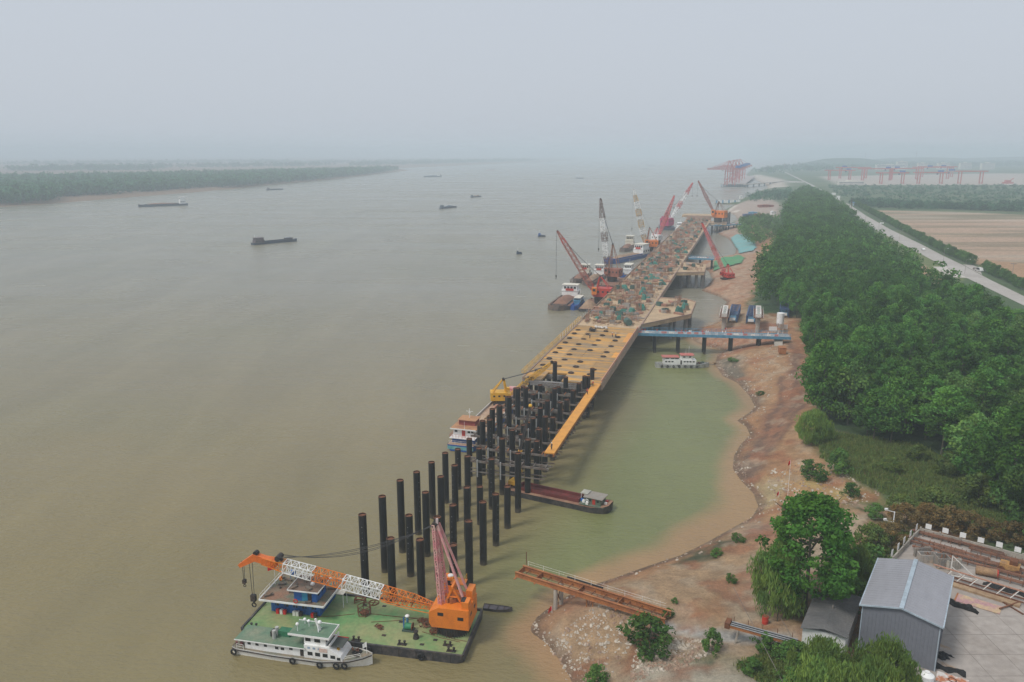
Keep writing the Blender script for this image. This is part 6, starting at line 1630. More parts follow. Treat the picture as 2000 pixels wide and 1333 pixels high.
cargo_ship('work_boat', 'white launch beside the magenta crane', W(865, -73, 0), WROT + math.pi, 26, 7, 2, m_white, m_white, None, m_white, .5, 5, cat='boat', simple=True)
crane('crawler_crane', 'orange box crane on the far platform with brown boom leaning left', W(850, -33, ZD), PY(1364, 354, 838), ZD + .06, (13, 9, 7), m_orange, m_rust, [(.5, mat('brown_red_boom', (.36, .13, .1), .7)), (1.0, mat('brown_red_boom', (.36, .13, .1)))], bw=2.6, aframe=9, ped=5, hook_drop=.35, r=.2, maf=m_rust)
q = GP(1420, 546)
crane('crawler_crane', 'red crawler crane on the sandy bank with long boom over the wharf', q, PY(1371, 436, q.y + 30), q.z - .1, (7.5, 4.5, 2.8), m_red, m_lred, [(.08, m_red), (.46, m_lred), (.52, m_red), (.86, m_lred), (.95, m_red), (1.0, m_red)], bw=1.9, aframe=5, crawler=True, ped=1.6, hook_drop=.1, r=.15)

# ================================================================== ferry moored in the cove
fe = empty('ferry_boat', P(1332, 717, 0), R(-2), 'white passenger launch with red roofs moored in the cove', 'boat')
st = [(-10.2, 1.6, 1.4, 1.5, .0), (-9, 2.0, 1.9, 1.3, -.3), (5, 2.1, 1.9, 1.3, -.3), (8.5, 1.3, .9, 1.6, -.1), (10.2, .1, .05, 1.9, .2)]
hull(fe, st, mat('worn_white_hull', (.50, .50, .47), .6, (.12, .12, .11), .8, .55, fine=.2)); deckp(fe, st, mat('grey_deck', (.22, .22, .2), .8, fine=.2), .06, .1)
MB().bb(-7.3, 5.0, -1.7, 1.7, 1.28, 3.1).build('cabin', m_white, fe); MB().bb(-7.0, -1.5, -1.6, 1.6, 3.1, 4.1).build('upper_cabin', m_white, fe); MB().bb(-.6, 3.6, -1.5, 1.5, 3.1, 4.9).build('wheelhouse', m_white, fe)
MB().bb(-7.9, -1.4, -1.9, 1.9, 4.1, 4.24).build('roof', m_roofr, fe); MB().bb(-1.0, 4.2, -1.9, 1.9, 4.9, 5.04).build('wheelhouse_roof', m_roofr, fe)
windows(fe, [(x, -1.71, 2.5, .75, .5, 'y') for x in (-6.4, -5.2, -4.0, .6, 1.7, 2.8, 4.0)] + [(x, -1.61, 3.65, 1.4, .35, 'y') for x in (-6, -4, -2.4)] + [(x, -1.51, 4.3, .8, .5, 'y') for x in (.4, 2.6)] + [(3.61, y, 4.3, .8, .5, 'x') for y in (-.8, .8)])
MB().bb(-1.0, -.4, -1.74, -1.701, 1.4, 3.0).build('door', m_dark, fe)
MB().tube((1.2, 0, 5.0), (1.2, 0, 7.2), .06, 5).build('mast', m_white, fe); MB().tube((2.4, .3, 5.0), (2.4, .3, 8.0), .05, 5).build('aerial', m_white, fe)
rail(fe, [(-9.8, -1.5, 1.5), (-7.4, -1.9, 1.3)], 1.0); rail(fe, [(5, -1.9, 1.3), (9, -1.0, 1.65)], .7, m_dark)
for k in range(7): MB().ring((-8 + k * 2.2, -2.25, .7), .34, .13, 'y', 10, 5).build('tyre_fender', m_tyre, fe)
for k in range(9): MB().box((random.uniform(5.2, 9), random.uniform(-.9, .9), 1.75), (random.uniform(.3, 1), .3, .5), random.uniform(0, 3)).build('deck_gear', random.choice([m_rust, m_dgreen, m_dark]), fe)
q = P(1393, 713, 0); sk = empty('gangplank', (q.x - 2, q.y, 0), R(5), 'brown gangplank between the passenger launch and the mud bank', 'gangplank')
MB().bb(-2.6, 3.2, -.5, .5, .85, .95).build('planks', m_wood, sk); MB().bb(2.4, 3.0, -.4, .4, -.5, .84).build('trestle', m_wood, sk)

# ================================================================== traffic on the river
def riv(u, v, lpx, ang, label, mh, mhouse, cargo=None, name='cargo_ship', cat='ship', rev=False, ht=.12, hh=None):
    q = P(u, v, 0); d = q.y; L = lpx * d / FPX / max(.35, abs(math.cos(ang)))
    B = max(2.0, L * .14); fb = max(.9, L * .038)
    return cargo_ship(name, label, q, ang + (math.pi if rev else 0), L, B, fb, mh, mh, cargo, mhouse, ht, hh or max(2.4, L * .09), cat, simple=True)
riv(319, 403, 70, .68, 'long sand laden ship with white bridge passing the far bank', m_bluedk, m_white, m_redgrav, rev=True, hh=10)
m_rh = mat('weathered_dark_house', (.16, .12, .13), .7, fine=.2)
e = riv(537, 475, 66, .82, 'dark empty ship with low house leaving a wake in mid river', m_bluedk, m_rh, None, ht=.2, hh=4.2)
sh_ = MB().bb(11, 17, -2.2, 2.2, 1.4, 3.4).build('bow_shelter', m_rh, e); MB().bb(10.5, 17.5, -2.5, 2.5, 3.4, 3.7).build('shelter_roof', m_bluedk, sh_)
riv(537, 371.5, 24, .85, 'tiny barge close to the far bank wood', m_bluedk, m_rh, None)
m_bg = mat('blue_grey_ship', (.12, .16, .20), .7, fine=.1)
riv(876, 407, 28, 1.0, 'blue grey loaded ship heading away in mid river', m_bluedk, m_bg, m_bg)
riv(930, 385.5, 18, 1.0, 'small blue grey ship beyond the loaded one', m_bluedk, m_bg, m_sand)
riv(845, 346, 30, .8, 'far pale ship with white bridge by the wooded point', m_bg, m_white, m_bg, rev=True)
riv(958, 333, 18, .05, 'faint pinkish ship far up the river', mat('pinkish_ship', (.40, .2, .2), .7), m_white, None)
riv(1133, 349, 15, .4, 'dark boat far out in the middle of the river', m_bluedk, m_bg, None)
riv(1058, 463, 15, .05, 'small tug left of the red crane boom', m_bluedk, m_bluew, None, 'tug_boat', 'boat', ht=.35, hh=2.6)
riv(1014, 497, 11, .1, 'tiny work boat alone on the water, nearest of the small boats', m_bluedk, m_bg, None, 'work_boat', 'boat', ht=.4, hh=1.8)
riv(1260, 331, 10, .2, 'faint dark ship far upriver, nearer of two', m_bluedk, m_bg, None)
riv(1273, 324.5, 12, .2, 'faint dark ship far upriver, farther of two', m_bluedk, m_bg, None)
riv(1040, 318.5, 13, .05, 'barely visible ship in the haze by the far shore, left one', m_bg, m_bg, None)
riv(1076, 317.5, 12, .05, 'barely visible ship in the haze by the far shore, right one', m_bg, m_bg, None)
riv(1480, 309, 20, .05, 'barely visible ship in the haze behind the quay cranes', m_bg, m_bg, None)
# ================================================================== rusty trestle running out from the bank
a = P(1014, 1111, 6.0); b = P(1305, 1202, 6.0); d = b - a; TL = d.length
tr = empty('trestle_bridge', (a.x, a.y, 0), math.atan2(d.y, d.x), 'bare rusty orange steel trestle reaching from the beach over the water', 'trestle')
for y in (-1.35, 1.35):
    mb = MB(); mb.bb(0, TL, y - .04, y + .04, 5.2, 6.0); mb.bb(0, TL, y - .22, y + .22, 6.001, 6.06); mb.bb(0, TL, y - .22, y + .22, 5.14, 5.199); mb.build('girder', m_rusto, tr)
for x in (.3, 4.2, 12.5, 20.0, TL - .5):
    mb = MB(); w = 2.2 if x < 1 else 1.8
    mb.bb(x - .15, x + .15, -w, w, 5.0, 5.13); mb.bb(x - .04, x + .04, -1.3, 1.3, 5.21, 5.95); mb.build('cross_beam', m_rusto, tr)
for k in range(12): MB().bb(1.5 + k * 2.2, 1.62 + k * 2.2, -1.3, 1.3, 5.45, 5.55).build('tie_bar', m_rust, tr)
for y in (-.55, .1): MB().tube((1.0, y, 5.66), (TL - 1, y, 5.66), .06, 6).build('pipe', m_rust, tr)
MB().tube((9, 1.75, 6.2), (16, 1.75, 6.15), .16, 8).build('black_hose', m_tyre, tr)
mb = MB()
for k in range(9): mb.tube((1 + k * 3.2, 1.6, 6.06), (1 + k * 3.2, 1.6, 7.0), .04, 5)
for z in (6.5, 6.95): mb.tube((1, 1.6, z), (TL - 1, 1.6, z), .02, 4)
mb.build('wire_rail', m_whited, tr); MB().tube((.4, 1.9, 6), (.4, 1.9, 8.6), .07, 6).build('post', m_rust, tr)
for y in (-1.1, 1.1): MB().tube((8.2, y, -1), (8.2, y, 5.0), .36, 12).build('concrete_leg', mat('pale_leg', (.46, .42, .36), .85, (.36, .32, .27), .6, fine=.15), tr, smooth=40)
MB().beam((8.2, -1.0, 1.5), (8.2, 1.0, 4.6), .12).build('leg_brace', m_rust, tr); MB().beam((8.2, 1.0, 1.5), (8.2, -1.0, 4.6), .12).build('leg_brace', m_rust, tr)
for x in (14.2, 15.4):
    for y in (-.9, .9): MB().beam((x, y, .5), (x, y, 5.0), .13).build('steel_leg', m_rusto, tr)
mb = MB()
for y in (-.9, .9): mb.beam((14.2, y, 1.8), (15.4, y, 4.8), .07); mb.beam((15.4, y, 1.8), (14.2, y, 4.8), .07)
mb.beam((14.2, -.9, 2), (14.2, .9, 4.6), .07); mb.build('leg_brace', m_rust, tr)
# black pipe conveyor
a = P(1424, 1214, 8.6); b = P(1562, 1252, 8.6); d = b - a; L = d.length
cv = empty('pipe_conveyor', (a.x, a.y, 0), math.atan2(d.y, d.x), 'dark pipe conveyor on a rusty red frame beside the grey shed', 'conveyor')
for y in (-.6, .6): MB().bb(0, L, y - .1, y + .1, 7.9, 8.25).build('side_beam', m_rusto, cv)
MB().bb(.1, L, -.48, .48, 8.2, 8.34).build('belt', m_tyre, cv)
for y in (-.72, -.2, .35): MB().tube((.4, y, 8.5), (L - .3, y, 8.5), .09, 8).build('pipe', mat('silver_pipe', (.34, .35, .36), .5, fine=.1), cv)
for k in range(6): MB().tube((.6 + k * 2.2, .7, 8.2), (.6 + k * 2.2, .7, 9.2), .05, 5).build('rail_post', m_rust, cv)
for x in (1.2, 5.5, 10): MB().beam((x, -.6, 5.2), (x + .4, -.6, 7.9), .22).build('leg', m_conc, cv); MB().beam((x, .6, 5.2), (x + .4, .6, 7.9), .22).build('leg', m_conc, cv)
MB().bb(-.5, .3, -.8, .8, 7.7, 8.7).build('head_drum', m_rust, cv)

# ================================================================== workshop, shed, yard
ys = MB().prism([(p[0], p[1]) for p in PP([(1692, 1262), (1747, 1097), (1796, 1043), (2060, 1113), (2300, 1500), (1692, 1500)], ZY)], 6.4, ZY)
m_slab = mat('yard_concrete', (.37, .33, .295), .9, (.30, .26, .225), .10, .52, .3, fine=.12, bump=.1)
yp = tag(ys.build('yard_pavement', m_slab), kind='structure')
mb = MB(); o = P(1860, 1240, ZY); gx_ = (P(1835, 1221, ZY) - P(1720, 1095, ZY)).normalized(); gy_ = Vector((-gx_.y, gx_.x, 0))
for k in range(-8, 10): mb.beam(o + gx_ * (k * 5) - gy_ * 18 + Vector((0, 0, .006)), o + gx_ * (k * 5) + gy_ * 16 + Vector((0, 0, .006)), .07, .006)
for k in range(-6, 4): mb.beam(o + gy_ * (k * 5) - gx_ * 14 + Vector((0, 0, .012)), o + gy_ * (k * 5) + gx_ * 18 + Vector((0, 0, .012)), .07, .006)
mb.v = [(a_, b_, c_) for a_, b_, c_ in mb.v]; mb.build('slab_joint', mat('dark_joint', (.25, .22, .195), .9), yp)['kind'] = 'stuff'
m_roofg = mat('pale_grey_sheet_roof', (.305, .305, .33), .6, (.265, .265, .285), .12, .5, .3, fine=.05, stretch=(.3, 1, 1))
m_wallg = mat('slate_grey_wall', (.185, .195, .225), .6, (.165, .175, .20), .2, fine=.05)
m_trim = mat('pale_blue_trim', (.42, .50, .56), .5, fine=.05)
# local frame: +X along the ridge (away), +Y to the left
c0 = Vector((56.3, 103.1)); c1 = Vector((64.9, 116.5)); dr = (c1 - c0); WLn = dr.length; wr = math.atan2(dr.y, dr.x)
ws = empty('workshop', (c0.x, c0.y, ZY), wr, 'tall slate grey metal workshop with pale gable roof beside the yard', 'building')
HWs, EV, RG = 5.15, 7.3, 8.5
MB().bb(0, WLn, HWs - .15, HWs, 0, EV - .02).build('side_wall', m_wallg, ws); MB().bb(0, WLn, -HWs, -HWs + .15, 0, EV - .02).build('side_wall', m_wallg, ws)
for x in (0, WLn - .15):
    vs = [(x, -HWs + .151, 0), (x, HWs - .151, 0), (x, HWs - .151, EV - .03), (x, 0, RG - .06), (x, -HWs + .151, EV - .03)]
    vs2 = [(x + .15, p[1], p[2]) for p in vs]
    MB().add(vs + vs2, [(4, 3, 2, 1, 0), (5, 6, 7, 8, 9)] + [(i, (i + 1) % 5, 5 + (i + 1) % 5, 5 + i) for i in range(5)]).build('gable_wall', m_wallg, ws)
for k in range(20):
    y = -HWs + .35 + k * .5; z = EV + (RG - EV) * (1 - abs(y) / HWs) - .12
    MB().bb(-.05, -.002, y - .06, y + .06, .05, z).build('wall_rib', m_wallg, ws)
for k in range(30): MB().bb(.3 + k * .5, .42 + k * .5, -HWs - .05, -HWs - .002, .05, EV - .1).build('wall_rib', m_wallg, ws)
for sy in (-1, 1):
    n = Vector((0, sy * (RG - EV), HWs)).normalized()
    a = Vector((-.4, sy * (HWs + .35), EV - .08)); b = Vector((-.4, 0, RG)); e1 = Vector((WLn + .8, 0, 0))
    lo = [a, b, b + e1, a + e1]; rs_ = MB().add([*lo, *[q + n * .1 for q in lo]], [(0, 1, 2, 3), (7, 6, 5, 4), (0, 4, 5, 1), (1, 5, 6, 2), (2, 6, 7, 3), (3, 7, 4, 0)]).build('roof_sheet', m_roofg, ws)
    mb = MB()
    for k in range(22): x = -.2 + k * (WLn + .4) / 21; mb.beam(a + Vector((x + .4, 0, 0)) + n * .115, b + Vector((x + .4, 0, 0)) + n * .115, .05, .03)
    mb.build('roof_seams', m_roofg, rs_)
    MB().beam(a + n * .02, a + e1 + n * .02, .18, .2).build('gutter', m_trim, rs_); MB().beam(a + n * .09 + Vector((-.03, 0, 0)), b + n * .09 + Vector((-.03, 0, 0)), .12, .22).build('verge_trim', m_trim, rs_)
MB().bb(-.5, WLn + .5, -.3, .3, RG + .1, RG + .19).build('ridge_cap', m_trim, ws)
MB().bb(-.08, -.02, -HWs - .04, -HWs + .1, 0, EV).build('corner_trim', m_trim, ws); MB().bb(-.08, -.02, HWs - .1, HWs + .04, 0, EV).build('corner_trim', m_trim, ws)
# low shed with dark roof
zs = 10.6
q = [P(1563, 1228, zs), P(1655, 1248, zs), P(1684, 1168, zs), P(1592, 1158, zs)]
sd = empty('shed', (q[0].x, q[0].y, ZY), 0, 'low shed with dark grey sheet roof and white end wall under the big tree', 'building')
ql = [Vector((p.x - q[0].x, p.y - q[0].y, zs - ZY)) for p in q]
mid0 = (ql[0] + ql[1]) / 2 + Vector((0, 0, .7)); mid1 = (ql[3] + ql[2]) / 2 + Vector((0, 0, .7))
m_roofd = mat('dark_corrugated_roof', (.105, .105, .105), .75, (.15, .145, .14), .25, fine=.12)
for A, B, Cc, Dd in ((ql[0], mid0, mid1, ql[3]), (mid0, ql[1], ql[2], mid1)):
    t_ = Vector((0, 0, .09)); MB().add([A, B, Cc, Dd, A + t_, B + t_, Cc + t_, Dd + t_], [(3, 2, 1, 0), (4, 5, 6, 7), (0, 1, 5, 4), (1, 2, 6, 5), (2, 3, 7, 6), (3, 0, 4, 7)]).build('roof_sheet', m_roofd, sd)
    mb = MB()
    for k in range(1, 24): f = k / 24; mb.beam(A.lerp(Dd, f) + t_ * 1.1, B.lerp(Cc, f) + t_ * 1.1, .06, .04)
    mb.build('roof_ribs', m_roofd, sd)
cen = sum(ql, Vector()) / 4; il = [p + (cen - p) * .08 for p in ql]
MB().prism([(p.x, p.y) for p in il], -1.2, zs - ZY - .06).build('walls', m_white, sd)
MB().bb(2.2, 3.0, -.0, .1, -.1, 1.9).build('door', m_blued, sd)
MB().tube((ql[0] + ql[2]) / 2 + Vector((0, 0, .4)), (ql[0] + ql[2]) / 2 + Vector((0, 0, 1.3)), .12, 8).build('flue', m_greyst, sd)

def yard(u, v, name, rz, label, cat, group=None):
    return empty(name, P(u, v, ZY + .01), rz, label, cat, group)
YR = math.atan2((P(2000, 1096, ZY) - P(1795, 1042, ZY)).y, (P(2000, 1096, ZY) - P(1795, 1042, ZY)).x)
# yard walls
def wall(u0, v0, u1, v1, label):
    a, b = P(u0, v0, ZY), P(u1, v1, ZY); d = b - a
    e = empty('yard_wall', a, math.atan2(d.y, d.x), label, 'wall'); n = max(2, int(d.length / 3))
    for k in range(n):
        MB().bb(d.length * k / n + .02, d.length * (k + 1) / n - .02, -.12, .12, -.6, 1.1).build('panel', m_conc, e); MB().bb(d.length * k / n - .15, d.length * k / n + .15, -.16, .16, -.6, 1.35).build('post', m_conc, e)
    return e
wall(1742, 1100, 1794, 1044, 'low concrete wall on the left side of the yard'); wall(1797, 1042, 2040, 1106, 'low concrete wall along the far side of the yard')
pan = ['first', 'second', 'third', 'fourth', 'fifth', 'sixth']
for k, (u, v) in enumerate([(1811, 1046), (1844, 1054), (1878, 1063), (1913, 1073), (1949, 1082), (1985, 1092)]):
    e = yard(u, v, 'sign_board', YR, 'blank white board on the far yard wall, %s from the left' % pan[k], 'board', 'white boards on the yard wall')
    MB().bb(-.52, .52, .22, .27, 1.25, 2.25).build('face', m_white, e); MB().bb(-.05, .05, .28, .36, 0, 2.4).build('post', m_greyst, e); MB().tube((-.5, .32, 0), (-.5, .32, 2.2), .04, 5).build('brace', m_greyst, e)
LRt = math.atan2((P(1794, 1044, ZY) - P(1742, 1100, ZY)).y, (P(1794, 1044, ZY) - P(1742, 1100, ZY)).x)
for k, f in enumerate((.02, .24, .46, .70, .94)):
    q = P(1742, 1100, ZY).lerp(P(1794, 1044, ZY), f)
    e = empty('sign_board', q, LRt, 'white board edge-on along the left yard wall, %s from the workshop' % pan[k], 'board', 'white boards on the left yard wall')
    MB().bb(-.5, .5, .22, .27, 1.2, 2.4).build('face', m_white, e); MB().bb(-.05, .05, .28, .36, 0, 2.4).build('post', m_greyst, e)
# rebar racks in rows
m_rebar = mat('rusty_rebar', (.26, .12, .07), .85, (.17, .09, .06), .8, fine=.25, rnd=.2)
rk = 0
for (u, v, L, w, lab) in [(1830, 1054, 8, 1.0, 'rusty steel rack nearest the yard corner'), (1865, 1060, 9, 1.3, 'rack of purple grey sheets behind the rusty rows'), (1905, 1072, 9, 1.4, 'bright rusty frames stacked by the far wall'), (1825, 1068, 9, .8, 'long rusty rebar rack, first row on the left'), (1835, 1078, 10, .8, 'long rusty rebar rack, second row on the left'), (1850, 1092, 11, .8, 'long rusty rebar rack, third row on the left'),
        (1890, 1095, 9, .8, 'rusty rebar rack in the yard middle'), (1875, 1083, 9, .8, 'rusty rebar rack behind the yard middle'), (1965, 1112, 9, .9, 'rusty rebar rack near the right edge, far one'), (1980, 1128, 9, .9, 'rusty rebar rack near the right edge, middle one'), (1985, 1142, 9, .9, 'rusty rebar rack near the right edge, near one'), (1945, 1090, 8, 1.0, 'grey scrap steel rack by the far wall'), (1990, 1102, 7, 1.1, 'orange frames by the far wall at the right edge')]:
    e = yard(u, v, 'rebar_rack', YR + random.uniform(-.04, .04), lab, 'rack')
    for x in np.arange(-L / 2, L / 2 + .1, L / 5): MB().beam((x, -w / 2, 0), (x, -w / 2, 1.0), .1).build('upright', m_rebar, e); MB().beam((x, w / 2, 0), (x, w / 2, 1.0), .1).build('upright', m_rebar, e); MB().beam((x, -w / 2, .45), (x, w / 2, .45), .1).build('crossbar', m_rebar, e)
    for k in range(6):
        y = -w / 2 + .12 + (w - .24) * k / 5; MB().tube((-L / 2 - random.uniform(0, .6), y, .56 + (k % 2) * .12), (L / 2 + random.uniform(0, .6), y, .56 + (k % 2) * .12), .07, 6).build('bar_bundle', m_rebar, e)
# steel form boxes
for (u, v, l, w, h, lab, mm) in [(1800, 1085, 3.2, .5, 1.6, 'leaning dark form panel on the left of the yard', m_greyst), (1812, 1096, 3.4, 1.6, 1.5, 'grey steel form box beside the workshop roof edge', m_greyst), (1838, 1106, 2.2, 2.2, 2.0, 'round grey form with rusty bars inside', m_greyst), (1862, 1112, 3.0, .6, 1.8, 'upright pale form panel behind the white brace', m_conc)]:
    e = yard(u, v, 'form_box', YR + random.uniform(.5, 1.2), lab, 'formwork'); link_mesh('form', bin_mesh(l, w, h, mm), e)
    for k in range(5): MB().beam((random.uniform(-.8, .8), -.2, .3), (random.uniform(-.8, .8), .2, h + .2), .09).build('bar', m_rebar, e)
e = yard(1880, 1130, 'triangular_brace', YR + .4, 'white triangular brace standing behind the workshop roof', 'brace')
for A, B in [((-2, 0, 0), (-2, 0, 4)), ((-2, 0, 4), (2.4, 0, 0)), ((-2, 0, .3), (2.4, 0, .0)), ((-2, 0, 2), (.2, 0, .2))]: MB().beam(A, B, .16).build('tube', m_whited, e)
e = yard(1908, 1150, 'roof_truss', YR - .05, 'long rusty truss lying before the pink sheet', 'truss')
for y in (-.7, .7): MB().bb(-7, 7, y - .1, y + .1, .3, .5).build('chord', m_rust, e)
MB().bb(-7, 7, -.1, .1, 1.9, 2.1).build('top_chord', m_pinkst, e)
for k in range(8):
    MB().beam((-7 + k * 2, -.7, .5), (-6 + k * 2 if k < 7 else 7, 0, 1.9), .1).build('web', m_whited, e); MB().beam((-6 + k * 2 if k < 7 else 7, 0, 1.9), (-7 + k * 2, .7, .5), .1).build('web', m_pinkst, e)
MB().bb(-6.6, 6.6, -2.2, -.9, .0, .35).build('planks', m_wood, e)
e = yard(1910, 1180, 'steel_sheet', YR, 'pinkish purple steel sheet lying on the yard', 'sheet'); MB().bb(-3.3, 3.3, -1.4, 1.4, .05, .12).build('plate', mat('pink_stained_plate', (.42, .24, .24), .8, (.50, .36, .22), .5, .52, .15, fine=.15), e); MB().bb(-3.3, -3.1, -1.4, 1.4, .121, .2).build('lip', m_rusto, e)
def rag(u, v, l, w, h, rz, label, seed):
    g = random.Random(seed); e = yard(u, v, 'black_tarpaulin', rz, label, 'tarpaulin'); mb = MB(); n, k = 12, 5; vs = []
    for i in range(n + 1):
        for j in range(k + 1):
            a, b = i / n * 2 - 1, j / k * 2 - 1; ed = max(abs(a), abs(b)) > .99
            vs.append((a * l / 2, b * w / 2 * (1 + .3 * math.sin(i * 1.3 + seed)) + .2 * math.sin(i * .9), .02 if ed else h * g.uniform(.3, 1.1)))
    mb.add(vs, [(i * (k + 1) + j, (i + 1) * (k + 1) + j, (i + 1) * (k + 1) + j + 1, i * (k + 1) + j + 1) for i in range(n) for j in range(k)]); mb.build('sheet', m_tyre, e)
rag(1877, 1186, 5.2, 1.1, .7, YR - .1, 'crumpled black tarpaulin roll left of the pink sheet', 3); rag(1962, 1152, 6.5, 1.5, .7, YR, 'long crumpled black tarpaulin near the right edge', 4); rag(1842, 1282, 2.2, 1.6, .3, .5, 'black cloth on the ground by the workshop wall, upper piece', 5); rag(1852, 1308, 4.5, 1.4, .3, -.5, 'black cloth on the ground by the workshop wall, lower piece', 6)
e = yard(1972, 1186, 'steel_cross', 0, 'two crossed rusty steel beams lying on the yard', 'beams'); MB().beam((-.6, 2.1, .12), (.8, -2.3, .12), .22, .18).build('beam', m_rust, e); MB().beam((-2.3, -1.0, .32), (2.2, 1.0, .32), .22, .18).build('beam', m_rust, e)
ye = yard(1972, 1118, 'roller_machine', YR, 'dirty yellow roller machine in the rear of the yard', 'machine'); MB().bb(-1.6, 1.4, -.9, .9, .7, 1.7).build('body', mat('dirty_yellow', (.46, .25, .08), .8, (.25, .14, .07), .8, fine=.2), ye); MB().tube((-1.3, -1, .6), (-1.3, 1, .6), .6, 14).build('drum', m_rust, ye); MB().tube((1.2, -1, .55), (1.2, 1, .55), .55, 14).build('drum', m_rust, ye); MB().bb(-.2, 1.0, -.7, .7, 1.7, 2.5).build('cab', m_rust, ye)
ye = yard(1925, 1125, 'steel_drum', YR + .2, 'ochre steel cylinder lying among the racks', 'cylinder'); MB().tube((-1.6, 0, .8), (1.6, 0, .8), .75, 16).build('shell', mat('ochre_steel', (.36, .22, .11), .8, (.22, .13, .08), .7, fine=.2), ye, smooth=40); MB().ring((1.7, 0, .8), .62, .16, 'x', 12, 5).build('flange', m_red, ye)
wt = yard(1808, 1338, 'water_tank', 0, 'round white water tank at the lower edge beside the workshop', 'tank'); MB().tube((0, 0, 0), (0, 0, 1.6), .95, 20).build('tank_body', m_white, wt, smooth=40); MB().tube((0, 0, 1.6), (0, 0, 2.0), .95, 20, .35).build('tank_top', m_white, wt, smooth=30); MB().tube((0, 0, 2.0), (0, 0, 2.12), .35, 14).build('lid', m_white, wt)
e = yard(1860, 1330, 'painted_plate', YR + .1, 'rusty orange and white steel plate at the lower edge', 'plate'); MB().bb(-2, 2, -1.2, 1.2, .02, .1).build('plate', mat('orange_white_plate', (.45, .17, .08), .8, (.62, .58, .54), .6, .5, .1), e); MB().ring((0, 0, .12), .5, .1, n=14, m=4).build('ring', m_rust, e)
# rusty run-off stains on the concrete beside the workshop
for (u, v, l, w, lab) in [(1835, 1262, 3.4, 1.6, 'upper'), (1842, 1300, 4.2, 2.0, 'lower')]:
    g = random.Random(u); pts_ = [(l * .5 * math.cos(a) * g.uniform(.7, 1.1), w * .5 * math.sin(a) * g.uniform(.7, 1.1)) for a in np.linspace(0, 6.1, 18)]
    o_ = MB().prism(pts_, 0, .004).build('rust_stain', mat('rusty_run_off', (.34, .24, .16), .9, (.37, .32, .28), .8, .5, .2), yp, tuple(P(u, v, ZY + .001)), YR)
# camera pole, poles, drum, flags
q = GP(1742, 1046); cp = empty('camera_pole', q, 0, 'white pole with two camera arms beside the yard corner', 'pole'); hh = h_to(q, 1000)
MB().tube((0, 0, 0), (0, 0, hh), .12, 8).build('mast', m_white, cp)
for f, ln in ((.98, 1.6), (.55, 1.6)): MB().beam((0, 0, hh * f), (-ln, .2, hh * f + .4), .1).build('arm', m_white, cp); MB().bb(-ln - .3, -ln + .25, .0, .35, hh * f + .38, hh * f + .75).build('camera', m_white, cp)
for (u, v, vt, lab) in [(1966, 1032, 985, 'grey wooden utility pole in front of the dark trees'), (1518, 1214, 1178, 'thin leaning pole beside the willow'), (1519, 600, 545, 'thin pole at the clearing beside the tree belt, left one'), (1536, 598, 540, 'thin pole at the clearing beside the tree belt, right one')]:
    q = GP(u, v); e = empty('utility_pole', q, 0, lab, 'pole'); hh = h_to(q, vt); MB().tube((0, 0, -.3), (0, 0, hh), .12, 8, .08).build('post', m_bark, e); MB().bb(-.5, .5, -.05, .05, hh - .5, hh - .4).build('crossarm', m_bark, e)
q = GP(1494, 1218); e = empty('red_drum', q, 0, 'red oil drum on the sand above the conveyor', 'drum'); MB().tube((0, 0, 0), (0, 0, 1.3), .5, 14).build('barrel', m_red, e, smooth=40); MB().ring((0, 0, .65), .5, .04, n=14, m=4).build('hoop', m_red, e); MB().tube((0, 0, 1.301), (0, 0, 1.33), .44, 12).build('lid', m_rust, e)
for (u, v, vt, lab) in [(1537, 985, 900, 'red flag on a tall thin pole on the earth slope'), (1521, 972, 960, 'small red flag on a short pole on the pale beach'), (1078, 1198, 1184, 'red flag at the tip of the beach near the trestle'), (1418, 652, 640, 'red flag below the blue bridge')]:
    q = GP(u, v); e = empty('red_flag', q, .4, lab, 'flag'); flag(e, (0, 0, 0), h_to(q, vt), m_redf, 1.1, .9)

# ================================================================== building site at the bridge end
def form_column(u, v, vn, label, mform):
    """round pier carrying a long cap beam in white formwork that runs away from the viewer"""
    q = GP(u, v); h = h_to(q, vn); e = empty('bridge_pier', q, WROT, label, 'pier')
    for x in (0, 12): MB().tube((x, 0, -2), (x, 0, h - .5), .9, 14).build('shaft', m_conc, e, smooth=40)
    MB().bb(-2.4, 19, -2.0, 2.0, h - .5, h - .3).build('platform', m_rust, e)
    for k in range(7): MB().bb(-1.8 + k * 2.9, .9 + k * 2.9, -1.15, 1.15, h - .29, h + 1.3).build('form_panel', mform, e)
    for k in range(6): MB().bb(-.9 + k * 2.9, .1 + k * 2.9, -.6, .6, h + 1.301, h + 1.36).build('opening', m_dark if k % 2 else m_net, e)
    rail(e, [(-2.4, -2, h - .3), (19, -2, h - .3)], 1.1, m_whited); rail(e, [(-2.4, 2, h - .3), (19, 2, h - .3)], 1.1, m_whited); rail(e, [(-2.4, -2, h - .3), (-2.4, 2, h - .3)], 1.1, m_whited)
form_column(1413, 643, 617, 'pier with long white formwork cap, left of the blue trusses', m_bag); form_column(1479, 650, 618, 'pier with long white formwork cap, right of the blue trusses', m_bag)
